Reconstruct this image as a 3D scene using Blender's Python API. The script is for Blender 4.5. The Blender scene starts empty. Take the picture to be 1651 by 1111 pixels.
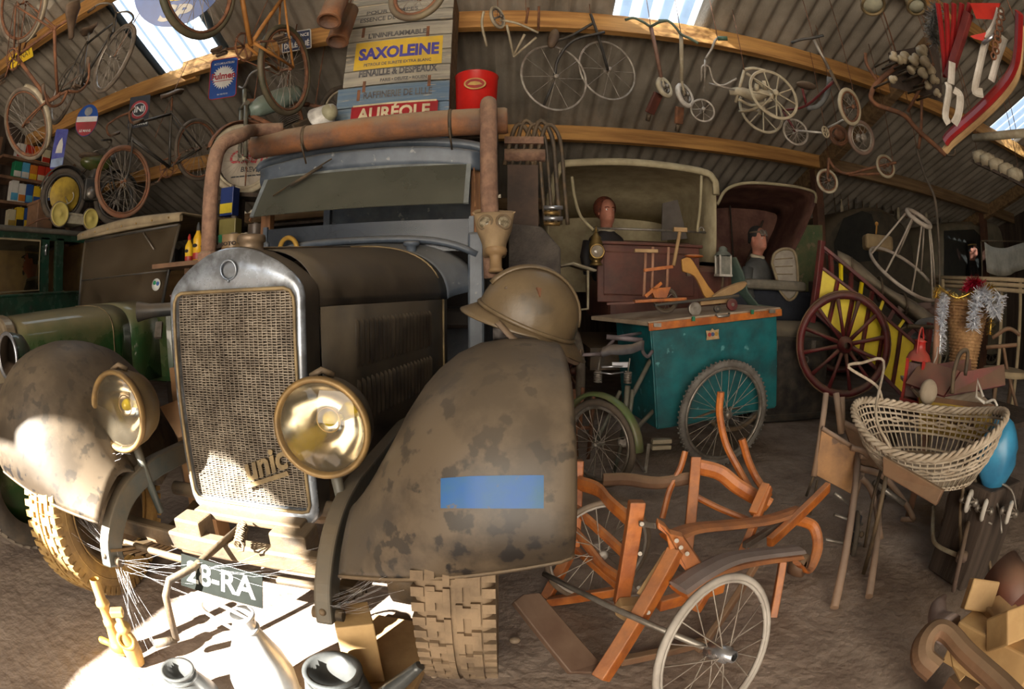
import bpy, bmesh, math, random
from mathutils import Vector as V, Matrix as M4, noise as NZ
random.seed(7)
scene = bpy.context.scene
COL = scene.collection
PI = math.pi
# ---------------- camera: 124 degree fisheye, eye height 1.15 m, pitched 6 degrees down
EYE = V((0, 0, 1.15)); PITCH = math.radians(6); FPX = 815.0; CX, CY = 825.5, 555.5
cam = bpy.data.cameras.new('camera'); camo = bpy.data.objects.new('camera', cam); COL.objects.link(camo)
cam.type = 'PANO'; cam.sensor_fit = 'HORIZONTAL'; cam.sensor_width = 36.0
_pt = cam if hasattr(cam, 'panorama_type') else cam.cycles
_pt.panorama_type = 'FISHEYE_EQUISOLID'; _pt.fisheye_lens = FPX / 1651 * 36.0; _pt.fisheye_fov = PI
cam.clip_start = 0.02; cam.clip_end = 200
camo.location = EYE; camo.rotation_euler = (PI / 2 - PITCH, 0, 0)
scene.camera = camo
# ---------------- view, world, sun, daylight
vs = scene.view_settings; vs.view_transform = 'Standard'; vs.look = 'None'; vs.gamma = 1.0; vs.use_curve_mapping = False
vs.exposure = 0.0
world = bpy.data.worlds.new('sky'); scene.world = world; world.use_nodes = True
_bg = world.node_tree.nodes['Background']; _bg.inputs[0].default_value = (0.78, 0.88, 1.0, 1); _bg.inputs[1].default_value = 2.2
SUN_DIR = V((0.42, 0.80, -0.52)).normalized()
_s = bpy.data.lights.new('sun_offscreen', 'SUN'); _s.energy = 62; _s.angle = math.radians(0.5); _s.color = (1.0, 0.95, 0.86)
_so = bpy.data.objects.new('sun_offscreen', _s); COL.objects.link(_so); _so.location = (-6, -10, 9)
_so.rotation_euler = SUN_DIR.to_track_quat('-Z', 'Y').to_euler()
def area(name, loc, target, sx, sy, power, color):
    l = bpy.data.lights.new(name, 'AREA'); l.shape = 'RECTANGLE'; l.size = sx; l.size_y = sy; l.energy = power; l.color = color
    o = bpy.data.objects.new(name, l); COL.objects.link(o); o.location = loc
    o.rotation_euler = (V(target) - V(loc)).to_track_quat('-Z', 'Y').to_euler(); return o
# daylight that falls in through the open barn door behind the photographer
area('daylight_barn_door_offscreen', (-0.55, -2.7, 1.55), (-0.55, 3, 1.55), 3.1, 2.8, 235, (1.0, 0.87, 0.70))

# ---------------- photograph pixel -> ray -> point
_cp, _sp = math.cos(PITCH), math.sin(PITCH)
def ray(x, y):
    dx, dy = x - CX, CY - y; r = math.hypot(dx, dy) + 1e-9; th = 2 * math.asin(r / (2 * FPX)); s = math.sin(th) / r
    a, b, c = dx * s, math.cos(th), dy * s
    return V((a, b * _cp + c * _sp, -b * _sp + c * _cp))
def PY(x, y, Y): v = ray(x, y); return EYE + v * (Y / v.y)
def PX(x, y, X): v = ray(x, y); return EYE + v * (X / v.x)
def PZ(x, y, z): v = ray(x, y); return EYE + v * ((z - EYE.z) / v.z)
def PD(x, y, d): return EYE + ray(x, y) * d
def G(x, y): return PZ(x, y, 0.0)
def PP(x, y, o, n): v = ray(x, y); o = V(o); n = V(n); return EYE + v * ((o - EYE).dot(n) / v.dot(n))

# ---------------- materials
MATS = {}
def mat(name, c1, c2=None, scale=6.0, rough=0.6, metal=0.0, bump=0.0, bscale=None, dust=0.0, dustc=(0.24, 0.175, 0.105), trans=0.0, emit=0.0, spec=0.5, contrast=0.5, stretch=None, alpha=None, coat=0.0, rvar=0.0, spots=None):
    if name in MATS: return MATS[name]
    m = bpy.data.materials.new(name); MATS[name] = m; m.use_nodes = True
    nt = m.node_tree; N = nt.nodes; L = nt.links; b = N['Principled BSDF']
    b.inputs['Roughness'].default_value = rough; b.inputs['Metallic'].default_value = metal
    b.inputs['Specular IOR Level'].default_value = spec; b.inputs['Coat Weight'].default_value = coat
    c2 = c2 or tuple(x * 0.6 for x in c1)
    tc = N.new('ShaderNodeTexCoord'); src = tc.outputs['Object']
    if stretch:
        mp = N.new('ShaderNodeMapping'); mp.inputs['Scale'].default_value = stretch; L.new(src, mp.inputs[0]); src = mp.outputs[0]
    nz = N.new('ShaderNodeTexNoise'); nz.inputs['Scale'].default_value = scale; nz.inputs['Detail'].default_value = 7; nz.inputs['Roughness'].default_value = 0.62
    L.new(src, nz.inputs['Vector'])
    rp = N.new('ShaderNodeValToRGB'); w = 0.5 * (1 - contrast)
    rp.color_ramp.elements[0].position = 0.28 + 0.2 * contrast; rp.color_ramp.elements[1].position = 0.72 - 0.2 * contrast
    rp.color_ramp.elements[0].color = (*c1, 1); rp.color_ramp.elements[1].color = (*c2, 1)
    L.new(nz.outputs['Fac'], rp.inputs[0]); col = rp.outputs[0]
    if spots:
        sc, thr, col3 = spots
        n2 = N.new('ShaderNodeTexNoise'); n2.inputs['Scale'].default_value = sc; n2.inputs['Detail'].default_value = 4; L.new(src, n2.inputs['Vector'])
        mr = N.new('ShaderNodeMapRange'); mr.inputs['From Min'].default_value = thr; mr.inputs['From Max'].default_value = thr + 0.05; L.new(n2.outputs['Fac'], mr.inputs['Value'])
        mx = N.new('ShaderNodeMix'); mx.data_type = 'RGBA'; L.new(mr.outputs[0], mx.inputs['Factor']); L.new(col, mx.inputs['A']); mx.inputs['B'].default_value = (*col3, 1); col = mx.outputs['Result']
    if dust > 0:
        ge = N.new('ShaderNodeNewGeometry'); sx = N.new('ShaderNodeSeparateXYZ'); L.new(ge.outputs['Normal'], sx.inputs[0])
        n3 = N.new('ShaderNodeTexNoise'); n3.inputs['Scale'].default_value = 9; n3.inputs['Detail'].default_value = 8; L.new(tc.outputs['Object'], n3.inputs['Vector'])
        ad = N.new('ShaderNodeMath'); ad.operation = 'MULTIPLY_ADD'; L.new(n3.outputs['Fac'], ad.inputs[0]); ad.inputs[1].default_value = 0.9; L.new(sx.outputs['Z'], ad.inputs[2])
        mr = N.new('ShaderNodeMapRange'); mr.inputs['From Min'].default_value = 0.35; mr.inputs['From Max'].default_value = 1.25; mr.inputs['To Max'].default_value = dust; L.new(ad.outputs[0], mr.inputs['Value'])
        mx = N.new('ShaderNodeMix'); mx.data_type = 'RGBA'; L.new(mr.outputs[0], mx.inputs['Factor']); L.new(col, mx.inputs['A']); mx.inputs['B'].default_value = (*dustc, 1); col = mx.outputs['Result']
        r2 = N.new('ShaderNodeMapRange'); r2.inputs['To Min'].default_value = rough; r2.inputs['To Max'].default_value = max(rough, 0.85); L.new(mr.outputs[0], r2.inputs['Value']); L.new(r2.outputs[0], b.inputs['Roughness'])
        if metal > 0:
            r3 = N.new('ShaderNodeMapRange'); r3.inputs['To Min'].default_value = metal; r3.inputs['To Max'].default_value = 0; L.new(mr.outputs[0], r3.inputs['Value']); L.new(r3.outputs[0], b.inputs['Metallic'])
    elif rvar > 0:
        r2 = N.new('ShaderNodeMapRange'); r2.inputs['To Min'].default_value = max(0.02, rough - rvar); r2.inputs['To Max'].default_value = min(1, rough + rvar); L.new(nz.outputs['Fac'], r2.inputs['Value']); L.new(r2.outputs[0], b.inputs['Roughness'])
    L.new(col, b.inputs['Base Color'])
    if trans: b.inputs['Transmission Weight'].default_value = trans
    if alpha is not None: b.inputs['Alpha'].default_value = alpha
    if emit: L.new(col, b.inputs['Emission Color']); b.inputs['Emission Strength'].default_value = emit
    if bump:
        n4 = N.new('ShaderNodeTexNoise'); n4.inputs['Scale'].default_value = bscale or scale * 4; n4.inputs['Detail'].default_value = 6; L.new(src, n4.inputs['Vector'])
        bp = N.new('ShaderNodeBump'); bp.inputs['Strength'].default_value = bump; bp.inputs['Distance'].default_value = 0.02; L.new(n4.outputs['Fac'], bp.inputs['Height']); L.new(bp.outputs[0], b.inputs['Normal'])
    return m
def glass(name, tint=(0.6, 0.62, 0.55), alpha=0.35, rough=0.08, dirt=0.5, dirtc=(0.22, 0.2, 0.16), dscale=4):
    """thin pane: part clear, part dusty, glossy on top"""
    m = bpy.data.materials.new(name); MATS[name] = m; m.use_nodes = True; nt = m.node_tree; N = nt.nodes; L = nt.links; N.clear()
    out = N.new('ShaderNodeOutputMaterial'); tr = N.new('ShaderNodeBsdfTransparent'); tr.inputs[0].default_value = (*tint, 1)
    gl = N.new('ShaderNodeBsdfGlossy'); gl.inputs['Roughness'].default_value = rough; gl.inputs[0].default_value = (0.9, 0.9, 0.9, 1)
    df = N.new('ShaderNodeBsdfDiffuse'); df.inputs[0].default_value = (*dirtc, 1)
    fr = N.new('ShaderNodeFresnel'); fr.inputs[0].default_value = 1.5
    m1 = N.new('ShaderNodeMixShader'); L.new(fr.outputs[0], m1.inputs[0]); L.new(tr.outputs[0], m1.inputs[1]); L.new(gl.outputs[0], m1.inputs[2])
    tc = N.new('ShaderNodeTexCoord'); nz = N.new('ShaderNodeTexNoise'); nz.inputs['Scale'].default_value = dscale; nz.inputs['Detail'].default_value = 8; L.new(tc.outputs['Object'], nz.inputs['Vector'])
    mr = N.new('ShaderNodeMapRange'); mr.inputs['From Min'].default_value = 0.25; mr.inputs['From Max'].default_value = 0.8; mr.inputs['To Min'].default_value = max(0, alpha - dirt * 0.4); mr.inputs['To Max'].default_value = min(1, alpha + dirt * 0.6); L.new(nz.outputs['Fac'], mr.inputs['Value'])
    m2 = N.new('ShaderNodeMixShader'); L.new(mr.outputs[0], m2.inputs[0]); L.new(m1.outputs[0], m2.inputs[1]); L.new(df.outputs[0], m2.inputs[2]); L.new(m2.outputs[0], out.inputs[0])
    return m

# ---------------- mesh builder
class MB:
    def __init__(s): s.v = []; s.f = []; s.sm = []; s.M = None
    def add(s, vs, fs, smooth=False):
        o = len(s.v)
        s.v += [s.M @ V(p) if s.M else V(p) for p in vs]
        s.f += [tuple(i + o for i in f) for f in fs]; s.sm += [smooth] * len(fs); return s
    def box(s, c, d, R=None):
        c = V(c); x, y, z = d[0] / 2, d[1] / 2, d[2] / 2
        p = [V((a * x, b * y, e * z)) for a in (-1, 1) for b in (-1, 1) for e in (-1, 1)]
        if R: p = [R @ q for q in p]
        return s.add([c + q for q in p], [(0, 1, 3, 2), (4, 6, 7, 5), (0, 4, 5, 1), (2, 3, 7, 6), (0, 2, 6, 4), (1, 5, 7, 3)])
    def beam(s, a, b, w, h, up=(0, 0, 1), w2=None, h2=None):
        a, b = V(a), V(b); d = (b - a).normalized(); u = V(up)
        if abs(d.dot(u)) > 0.97: u = V((1, 0, 0)) if abs(d.x) < 0.9 else V((0, 1, 0))
        r = d.cross(u).normalized(); u = r.cross(d); w2 = w if w2 is None else w2; h2 = h if h2 is None else h2
        p = [q + r * (i * ww / 2) + u * (j * hh / 2) for q, ww, hh in ((a, w, h), (b, w2, h2)) for i, j in ((-1, -1), (1, -1), (1, 1), (-1, 1))]
        return s.add(p, [(3, 2, 1, 0), (4, 5, 6, 7), (0, 1, 5, 4), (1, 2, 6, 5), (2, 3, 7, 6), (3, 0, 4, 7)])
    def tube(s, pts, r, n=8, closed=False, cap=True, smooth=True, flat=None):
        pts = [V(p) for p in pts]; k = len(pts); rs = r if isinstance(r, (list, tuple)) else [r] * k
        T = []
        for i in range(k):
            a = pts[(i - 1) % k] if closed or i > 0 else pts[i]; b = pts[(i + 1) % k] if closed or i < k - 1 else pts[i]
            t = b - a; T.append(t.normalized() if t.length > 1e-9 else V((0, 0, 1)))
        nrm = T[0].orthogonal().normalized()
        if flat: nrm = (V(flat) - T[0] * V(flat).dot(T[0])).normalized()
        vs = []
        for i in range(k):
            nrm = nrm - T[i] * nrm.dot(T[i]); nrm = nrm.normalized() if nrm.length > 1e-6 else T[i].orthogonal().normalized()
            bn = T[i].cross(nrm)
            ra = rs[i]; ra, rb = ra if isinstance(ra, tuple) else (ra, ra)
            for j in range(n):
                a = 2 * PI * j / n; vs.append(pts[i] + nrm * (math.cos(a) * ra) + bn * (math.sin(a) * rb))
        fs = []
        for i in range(k if closed else k - 1):
            i2 = (i + 1) % k
            for j in range(n): fs.append((i * n + j, i * n + (j + 1) % n, i2 * n + (j + 1) % n, i2 * n + j))
        s.add(vs, fs, smooth)
        if cap and not closed: s.add(vs[:n], [tuple(range(n))[::-1]]); s.add(vs[-n:], [tuple(range(n))])
        return s
    def rod(s, a, b, r, n=6, r2=None): return s.tube([a, b], [r, r if r2 is None else r2], n)
    def torus(s, c, ax, R, r, n=40, m=8, rb=None):
        c = V(c); ax = V(ax).normalized(); u = ax.orthogonal().normalized(); w = ax.cross(u)
        vs = []
        for i in range(n):
            a = 2 * PI * i / n; d = u * math.cos(a) + w * math.sin(a)
            for j in range(m):
                e = 2 * PI * j / m; vs.append(c + d * (R + r * math.cos(e)) + ax * ((rb or r) * math.sin(e)))
        fs = [(i * m + j, ((i + 1) % n) * m + j, ((i + 1) % n) * m + (j + 1) % m, i * m + (j + 1) % m) for i in range(n) for j in range(m)]
        return s.add(vs, fs, True)
    def lathe(s, prof, a=(0, 0, 0), ax=(0, 0, 1), n=28, smooth=True, cap=False):
        a = V(a); ax = V(ax).normalized(); u = ax.orthogonal().normalized(); w = ax.cross(u); vs = []
        for r, h in prof:
            for j in range(n):
                t = 2 * PI * j / n; vs.append(a + ax * h + (u * math.cos(t) + w * math.sin(t)) * r)
        k = len(prof); fs = [(i * n + j, i * n + (j + 1) % n, (i + 1) * n + (j + 1) % n, (i + 1) * n + j) for i in range(k - 1) for j in range(n)]
        s.add(vs, fs, smooth)
        if cap: s.add(vs[:n], [tuple(range(n))[::-1]]); s.add(vs[-n:], [tuple(range(n))])
        return s
    def cyl(s, a, b, r, n=20, r2=None):
        a, b = V(a), V(b); L = (b - a).length; r2 = r if r2 is None else r2
        return s.lathe([(r, 0), (r2, L)], a, b - a, n, True, True)
    def ball(s, c, rx, ry=None, rz=None, n=16, m=10, R=None):
        c = V(c); ry = ry or rx; rz = rz or rx; vs = []
        for i in range(m + 1):
            p = -PI / 2 + PI * i / m
            for j in range(n):
                t = 2 * PI * j / n; q = V((rx * math.cos(p) * math.cos(t), ry * math.cos(p) * math.sin(t), rz * math.sin(p)))
                vs.append(c + (R @ q if R else q))
        fs = [(i * n + j, i * n + (j + 1) % n, (i + 1) * n + (j + 1) % n, (i + 1) * n + j) for i in range(m) for j in range(n)]
        return s.add(vs, fs, True)
    def grid(s, rows, smooth=True, closeu=False, closev=False):
        k = len(rows); n = len(rows[0]); vs = [p for r in rows for p in r]
        fs = [(i * n + j, i * n + (j + 1) % n, ((i + 1) % k) * n + (j + 1) % n, ((i + 1) % k) * n + j) for i in range(k if closev else k - 1) for j in range(n if closeu else n - 1)]
        return s.add(vs, fs, smooth)
    def strap(s, pts, w, h, side=(1, 0, 0)):
        pts = [V(p) for p in pts]; sd = V(side).normalized(); rows = []
        for i, p in enumerate(pts):
            t = (pts[min(i + 1, len(pts) - 1)] - pts[max(i - 1, 0)]).normalized(); n = t.cross(sd).normalized()
            rows.append([p + sd * (a * w / 2) + n * (c * h / 2) for a, c in ((-1, -1), (1, -1), (1, 1), (-1, 1))])
        s.grid(rows, False, True); s.add(rows[0], [(0, 1, 2, 3)]); return s.add(rows[-1], [(3, 2, 1, 0)])
    def prism(s, poly, F, t, smooth=False):
        """2-D polygon in the frame F (4x4), from z=-t/2 to t/2"""
        n = len(poly); vs = [F @ V((p[0], p[1], -t / 2)) for p in poly] + [F @ V((p[0], p[1], t / 2)) for p in poly]
        s.add(vs[:n], [tuple(range(n))[::-1]]); s.add(vs[n:], [tuple(range(n))])
        return s.add(vs, [(i, (i + 1) % n, (i + 1) % n + n, i + n) for i in range(n)], smooth)
    def slab(s, pts, t, nrm=None):
        """world polygon given a thickness"""
        pts = [V(p) for p in pts]; n = len(pts)
        if nrm is None: nrm = (pts[1] - pts[0]).cross(pts[-1] - pts[0])
        nrm = V(nrm).normalized(); a = [p - nrm * t / 2 for p in pts]; b = [p + nrm * t / 2 for p in pts]
        s.add(a, [tuple(range(n))[::-1]]); s.add(b, [tuple(range(n))])
        return s.add(a + b, [(i, (i + 1) % n, (i + 1) % n + n, i + n) for i in range(n)])
MW = {}
def obj(name, mb, m, parent=None, bevel=0.0, solid=0.0, sub=0, local=False, world=True, fix=True, bseg=2):
    me = bpy.data.meshes.new(name); vs = mb.v
    if parent is not None and not local:
        inv = MW[parent.name].inverted(); vs = [inv @ p for p in vs]
    me.from_pydata([tuple(p) for p in vs], [], mb.f); me.polygons.foreach_set('use_smooth', mb.sm); me.update()
    if fix:
        bm = bmesh.new(); bm.from_mesh(me); bmesh.ops.remove_doubles(bm, verts=bm.verts, dist=1e-6); bmesh.ops.recalc_face_normals(bm, faces=bm.faces); bm.to_mesh(me); bm.free()
    if m is not None: me.materials.append(m)
    o = bpy.data.objects.new(name, me); COL.objects.link(o)
    if parent is not None: o.parent = parent; MW[o.name] = MW[parent.name]
    else: MW[o.name] = M4.Identity(4)
    if solid: q = o.modifiers.new('solid', 'SOLIDIFY'); q.thickness = solid; q.offset = 0
    if bevel: q = o.modifiers.new('bevel', 'BEVEL'); q.width = bevel; q.segments = bseg; q.limit_method = 'ANGLE'; q.angle_limit = math.radians(40)
    if sub: q = o.modifiers.new('sub', 'SUBSURF'); q.levels = sub; q.render_levels = sub
    return o
def tag(o, label=None, cat=None, group=None, kind=None):
    if label: o['label'] = label
    if cat: o['category'] = cat
    if group: o['group'] = group
    if kind: o['kind'] = kind
    return o
def thing(name, label, cat, M=None, group=None, loc=None):
    o = bpy.data.objects.new(name, None); COL.objects.link(o); o.empty_display_size = 0.1
    M = M if M is not None else M4.Translation(V(loc or (0, 0, 0)))
    o.matrix_basis = M; MW[o.name] = M.copy(); return tag(o, label, cat, group)
def struct(name, mb, m, **k): return tag(obj(name, mb, m, **k), kind='structure')
def kids(o): return [c for c in bpy.data.objects if c.parent == o]
def dup(root, M, label=None, group=None):
    ch = {}
    for o in bpy.data.objects:
        if o.parent: ch.setdefault(o.parent.name, []).append(o)
    def cp(o, par):
        c = o.copy(); COL.objects.link(c); c.parent = par
        for k in ch.get(o.name, []): cp(k, c)
        return c
    r = cp(root, None); r.matrix_basis = M; MW[r.name] = M.copy()
    if label: r['label'] = label
    if group: r['group'] = group
    return r
def frame(o, x, z):
    """4x4 with origin o, x axis along x, z axis near z"""
    x = V(x).normalized(); z = V(z); y = z.cross(x).normalized(); z = x.cross(y)
    m = M4.Identity(4)
    for i in range(3): m[i][0], m[i][1], m[i][2], m[i][3] = x[i], y[i], z[i], V(o)[i]
    return m
def frameN(o, x, n):
    """frame whose z is the normal n, x along x, y = n cross x: for signs and lettering"""
    return frame(o, x, n)
_tm = {}
def text(s, F, size, m, parent, width=None, ext=0.002, bold=0.0, shear=0.0, name='lettering', space=1.0, align='CENTER'):
    cu = bpy.data.curves.new('t', 'FONT'); cu.body = s; cu.size = size; cu.extrude = ext; cu.offset = bold; cu.shear = shear; cu.align_x = align; cu.align_y = 'CENTER'; cu.space_character = space; cu.resolution_u = 3
    o = bpy.data.objects.new('t', cu); me = bpy.data.meshes.new_from_object(o); bpy.data.objects.remove(o); bpy.data.curves.remove(cu)
    if width:
        xs = [v.co.x for v in me.vertices]; w = max(xs) - min(xs); k = width / w
        for v in me.vertices: v.co.x *= k
    T = MW[parent.name].inverted() @ F
    me.transform(T); me.materials.clear(); me.materials.append(m); me.name = name
    o = bpy.data.objects.new(name, me); COL.objects.link(o); o.parent = parent; MW[o.name] = MW[parent.name]; return o
def lerp(a, b, t): return a + (b - a) * t
def arc(c, u, w, r, a0, a1, n):
    return [V(c) + V(u) * (r * math.cos(lerp(a0, a1, i / n))) + V(w) * (r * math.sin(lerp(a0, a1, i / n))) for i in range(n + 1)]
def spline(pts, k=6):
    """Catmull-Rom through the points"""
    p = [V(q) for q in pts]; p = [p[0] * 2 - p[1]] + p + [p[-1] * 2 - p[-2]]; out = []
    for i in range(1, len(p) - 2):
        for j in range(k):
            t = j / k; a, b, c, d = p[i - 1], p[i], p[i + 1], p[i + 2]
            out.append(0.5 * ((2 * b) + (c - a) * t + (2 * a - 5 * b + 4 * c - d) * t * t + (3 * b - a - 3 * c + d) * t ** 3))
    out.append(p[-2]); return out
# ======================= the shed
def zroof(y): return 3.62 - 0.33 * (y - 3.9) if y > -0.3 else 3.62 - 0.33 * (-0.3 - 3.9) + 0.45 * (y + 0.3)
m_sheet = mat('fibre_cement', (0.36, 0.315, 0.255), (0.18, 0.155, 0.12), 2.2, 0.9, bump=0.25, bscale=60, contrast=0.35, stretch=(1, 0.5, 1))
m_beam = mat('old_pine', (0.62, 0.33, 0.10), (0.36, 0.17, 0.05), 3.0, 0.75, bump=0.3, bscale=30, stretch=(0.35, 6, 6))
m_beamd = mat('grey_pine', (0.30, 0.19, 0.09), (0.17, 0.10, 0.05), 3.0, 0.85, bump=0.3, bscale=30, stretch=(0.35, 6, 6))
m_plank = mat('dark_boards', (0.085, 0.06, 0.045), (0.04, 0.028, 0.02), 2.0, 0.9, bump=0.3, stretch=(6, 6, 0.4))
m_post = mat('red_brown_post', (0.16, 0.07, 0.04), (0.09, 0.045, 0.03), 4, 0.85, bump=0.3)
def m_skylight():
    m = bpy.data.materials.new('clear_sheet'); m.use_nodes = True; N = m.node_tree.nodes; L = m.node_tree.links; N.clear()
    out = N.new('ShaderNodeOutputMaterial'); a = N.new('ShaderNodeBsdfTransparent'); a.inputs[0].default_value = (0.86, 0.93, 1, 1)
    b = N.new('ShaderNodeBsdfTranslucent'); b.inputs[0].default_value = (0.36, 0.43, 0.50, 1); mx = N.new('ShaderNodeMixShader')
    tc = N.new('ShaderNodeTexCoord'); nz = N.new('ShaderNodeTexNoise'); nz.inputs['Scale'].default_value = 9; L.new(tc.outputs['Object'], nz.inputs['Vector'])
    mr = N.new('ShaderNodeMapRange'); mr.inputs['From Min'].default_value = 0.4; mr.inputs['From Max'].default_value = 0.65; mr.inputs['To Min'].default_value = 0.90; mr.inputs['To Max'].default_value = 1.0; L.new(nz.outputs['Fac'], mr.inputs['Value'])
    L.new(mr.outputs[0], mx.inputs[0]); L.new(a.outputs[0], mx.inputs[1]); L.new(b.outputs[0], mx.inputs[2]); L.new(mx.outputs[0], out.inputs[0]); return m
m_sky = m_skylight()
# floor of trodden earth
def zfloor(x, y): return 0.014 * NZ.noise(V((x * 1.3, y * 1.3, 0))) + 0.006 * NZ.noise(V((x * 7, y * 7, 3))) - 0.012
m_floor = mat('trodden_earth', (0.38, 0.30, 0.24), (0.215, 0.16, 0.125), 3.5, 0.95, bump=0.7, bscale=22, contrast=0.3, spots=(40, 0.68, (0.34, 0.27, 0.20)))
b = MB(); nx, ny = 200, 130
b.grid([[V((lerp(-7, 10, i / nx), lerp(-3, 9, j / ny), zfloor(lerp(-7, 10, i / nx), lerp(-3, 9, j / ny)))) for i in range(nx + 1)] for j in range(ny + 1)])
struct('floor', b, m_floor, fix=False)
# ceiling: corrugated sheets, one object each
ceil = tag(thing('ceiling', None, None), kind='structure'); SW = 0.9; X0 = -3.76 - 4 * SW
def sheet_mesh(name, dy, m):
    sl = 0.33 if dy > 0 else -0.45; L = abs(dy) + 0.12; b = MB(); n = 56; rows = []
    for t in (0, 0.5, 1):
        rows.append([V((SW * 1.15 * i / n, L * t, -sl * L * t + 0.026 * math.cos(2 * PI * 5 * SW * 1.15 * i / n / SW))) for i in range(n + 1)])
    b.grid(rows); o = obj(name, b, m, ceil); return o
YB = [-0.3, 0.95, 2.32, 3.98, 5.62, 7.2, 8.4]
for r in range(len(YB) - 1):
    src = {}
    for k in range(20):
        x = X0 + k * SW; sky = (r == 2 and k in (4, 9, 15))
        if r == 2 and k == 15: pass
        if sky not in src:
            o = sheet_mesh('skylight_sheet' if sky else 'roof_sheet', YB[r + 1] - YB[r], m_sky if sky else m_sheet); src[sky] = o
        else: o = src[sky].copy(); COL.objects.link(o)
        o.location = (x, YB[r] - 0.03, zroof(YB[r]) + 0.003 * (k % 2))
for k in range(20):
    b = MB(); x = X0 + k * SW
    if k < 20:
        b.slab([(x, -0.3, zroof(-0.3) + 0.03), (x + SW, -0.3, zroof(-0.3) + 0.03), (x + SW, -2.75, zroof(-2.75)), (x, -2.75, zroof(-2.75))], 0.02); obj('roof_sheet', b, m_sheet, ceil)
# purlins and rafters
def purlin(n, x0, x1, y, zb, h, w, m): b = MB(); b.beam((x0, y, zb + h / 2), (x1, y, zb + h / 2), w, h); struct(n, b, m, bevel=0.006)
purlin('trim_1', -6.6, -3.15, 3.96, 3.40, 0.19, 0.09, m_beam); purlin('trim_2', -3.3, 9.5, 3.87, 3.42, 0.18, 0.09, m_beam)
purlin('trim_3', -6.6, 4.15, 5.54, 2.88, 0.18, 0.10, m_beam); purlin('trim_4', 4.0, 9.5, 5.56, 2.87, 0.19, 0.10, m_beamd)
purlin('trim_5', -6.6, 9.5, 2.60, 3.84, 0.18, 0.09, m_beam); purlin('trim_6', -6.6, 9.5, 7.2, 2.33, 0.17, 0.09, m_beamd); purlin('trim_7', -6.6, 9.5, 0.95, 4.40, 0.17, 0.09, m_beamd)
for i, x in enumerate((4.06, 8.38)):
    b = MB(); b.beam((x, 0.2, zroof(0.2) - 0.16), (x, 8.2, zroof(8.2) - 0.16), 0.12, 0.2); struct('trim_%d' % (8 + i), b, m_beamd, bevel=0.006)
    b = MB(); b.beam((x, 5.7, -0.02), (x, 5.7, 2.9), 0.13, 0.13, (0, 1, 0)); struct('trim_%d' % (10 + i), b, m_post, bevel=0.008)
# walls of upright boards
def board_wall(name, pts, m, w=0.22, gaps=None, t=0.03):
    """pts(x)->(z0,z1) list along a wall from a to b"""
    root = tag(thing(name, None, None), kind='structure'); a, bb, zt = pts; a, bb = V(a), V(bb); L = (bb - a).length; d = (bb - a) / L; nrm = V((-d.y, d.x, 0)); n = int(L / w); i = 0
    for i in range(n):
        s0, s1 = i * L / n - 0.006, (i + 1) * L / n + 0.006; off = 0.031 * (i % 2)
        for (l0, l1, h0, h1) in (gaps(s0, s1) if gaps else [(0, 0, None, None)]):
            p, q = a + d * s0 + nrm * off, a + d * s1 + nrm * off; hp = zt(p.y) if h0 is None else h0; hq = zt(q.y) if h1 is None else h1
            b = MB(); b.slab([p + V((0, 0, l0)), q + V((0, 0, l1)), q + V((0, 0, hq)), p + V((0, 0, hp))], t, nrm); obj('board', b, m, root)
    return root
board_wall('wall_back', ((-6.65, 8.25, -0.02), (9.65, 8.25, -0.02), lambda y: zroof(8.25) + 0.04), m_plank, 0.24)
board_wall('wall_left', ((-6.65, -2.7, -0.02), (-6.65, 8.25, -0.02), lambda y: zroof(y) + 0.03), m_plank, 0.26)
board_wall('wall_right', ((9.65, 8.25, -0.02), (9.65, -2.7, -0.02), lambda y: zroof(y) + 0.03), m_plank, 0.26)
# wall behind the photographer: open barn door, and an added gap shaped to throw the sun patch
HT = [(-4.4, 3.0), (-4.0, 3.10), (-3.62, 3.10), (-3.45, 3.34), (-3.25, 3.36), (-2.95, 3.13), (-2.7, 2.90), (-2.45, 2.66), (-2.2, 2.52)]; HB = [(-4.4, 2.98), (-3.7, 2.90), (-3.5, 2.78), (-3.36, 2.42), (-3.1, 2.05), (-2.2, 2.0)]
def pl(tab, x):
    for (x0, z0), (x1, z1) in zip(tab, tab[1:]):
        if x0 <= x <= x1: return lerp(z0, z1, (x - x0) / (x1 - x0))
    return None
def fgaps(s0, s1):
    x0, x1 = -6.65 + s0, -6.65 + s1; top = zroof(-2.7) - 0.05; xm = (x0 + x1) / 2
    if -2.15 < xm < 1.05: return [(3.05, 3.05, top, top)]
    if pl(HT, x0) is not None and pl(HT, x1) is not None: return [(0, 0, pl(HB, x0), pl(HB, x1)), (pl(HT, x0), pl(HT, x1), top, top)]
    return [(0, 0, top, top)]
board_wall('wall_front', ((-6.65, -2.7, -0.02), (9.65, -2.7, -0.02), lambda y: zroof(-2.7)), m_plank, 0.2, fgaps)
b = MB(); b.slab([(-2.25, -2.72, 3.15), (2.2, -2.72, 3.15), (2.2, -7.2, 2.8), (-2.25, -7.2, 2.8)], 0.04); b.slab([(-2.25, -2.72, 0), (-2.25, -7.2, 0), (-2.25, -7.2, 2.8), (-2.25, -2.72, 3.15)], 0.04, (1, 0, 0)); struct('trim_12', b, m_sheet)   # unseen porch roof and side wall, added to block sun at the door
b = MB(); b.slab([(-16, -2.8, -0.05), (16, -2.8, -0.05), (16, -20, -0.05), (-16, -20, -0.05)], 0.02); struct('trim_13', b, m_floor)      # yard outside
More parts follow.
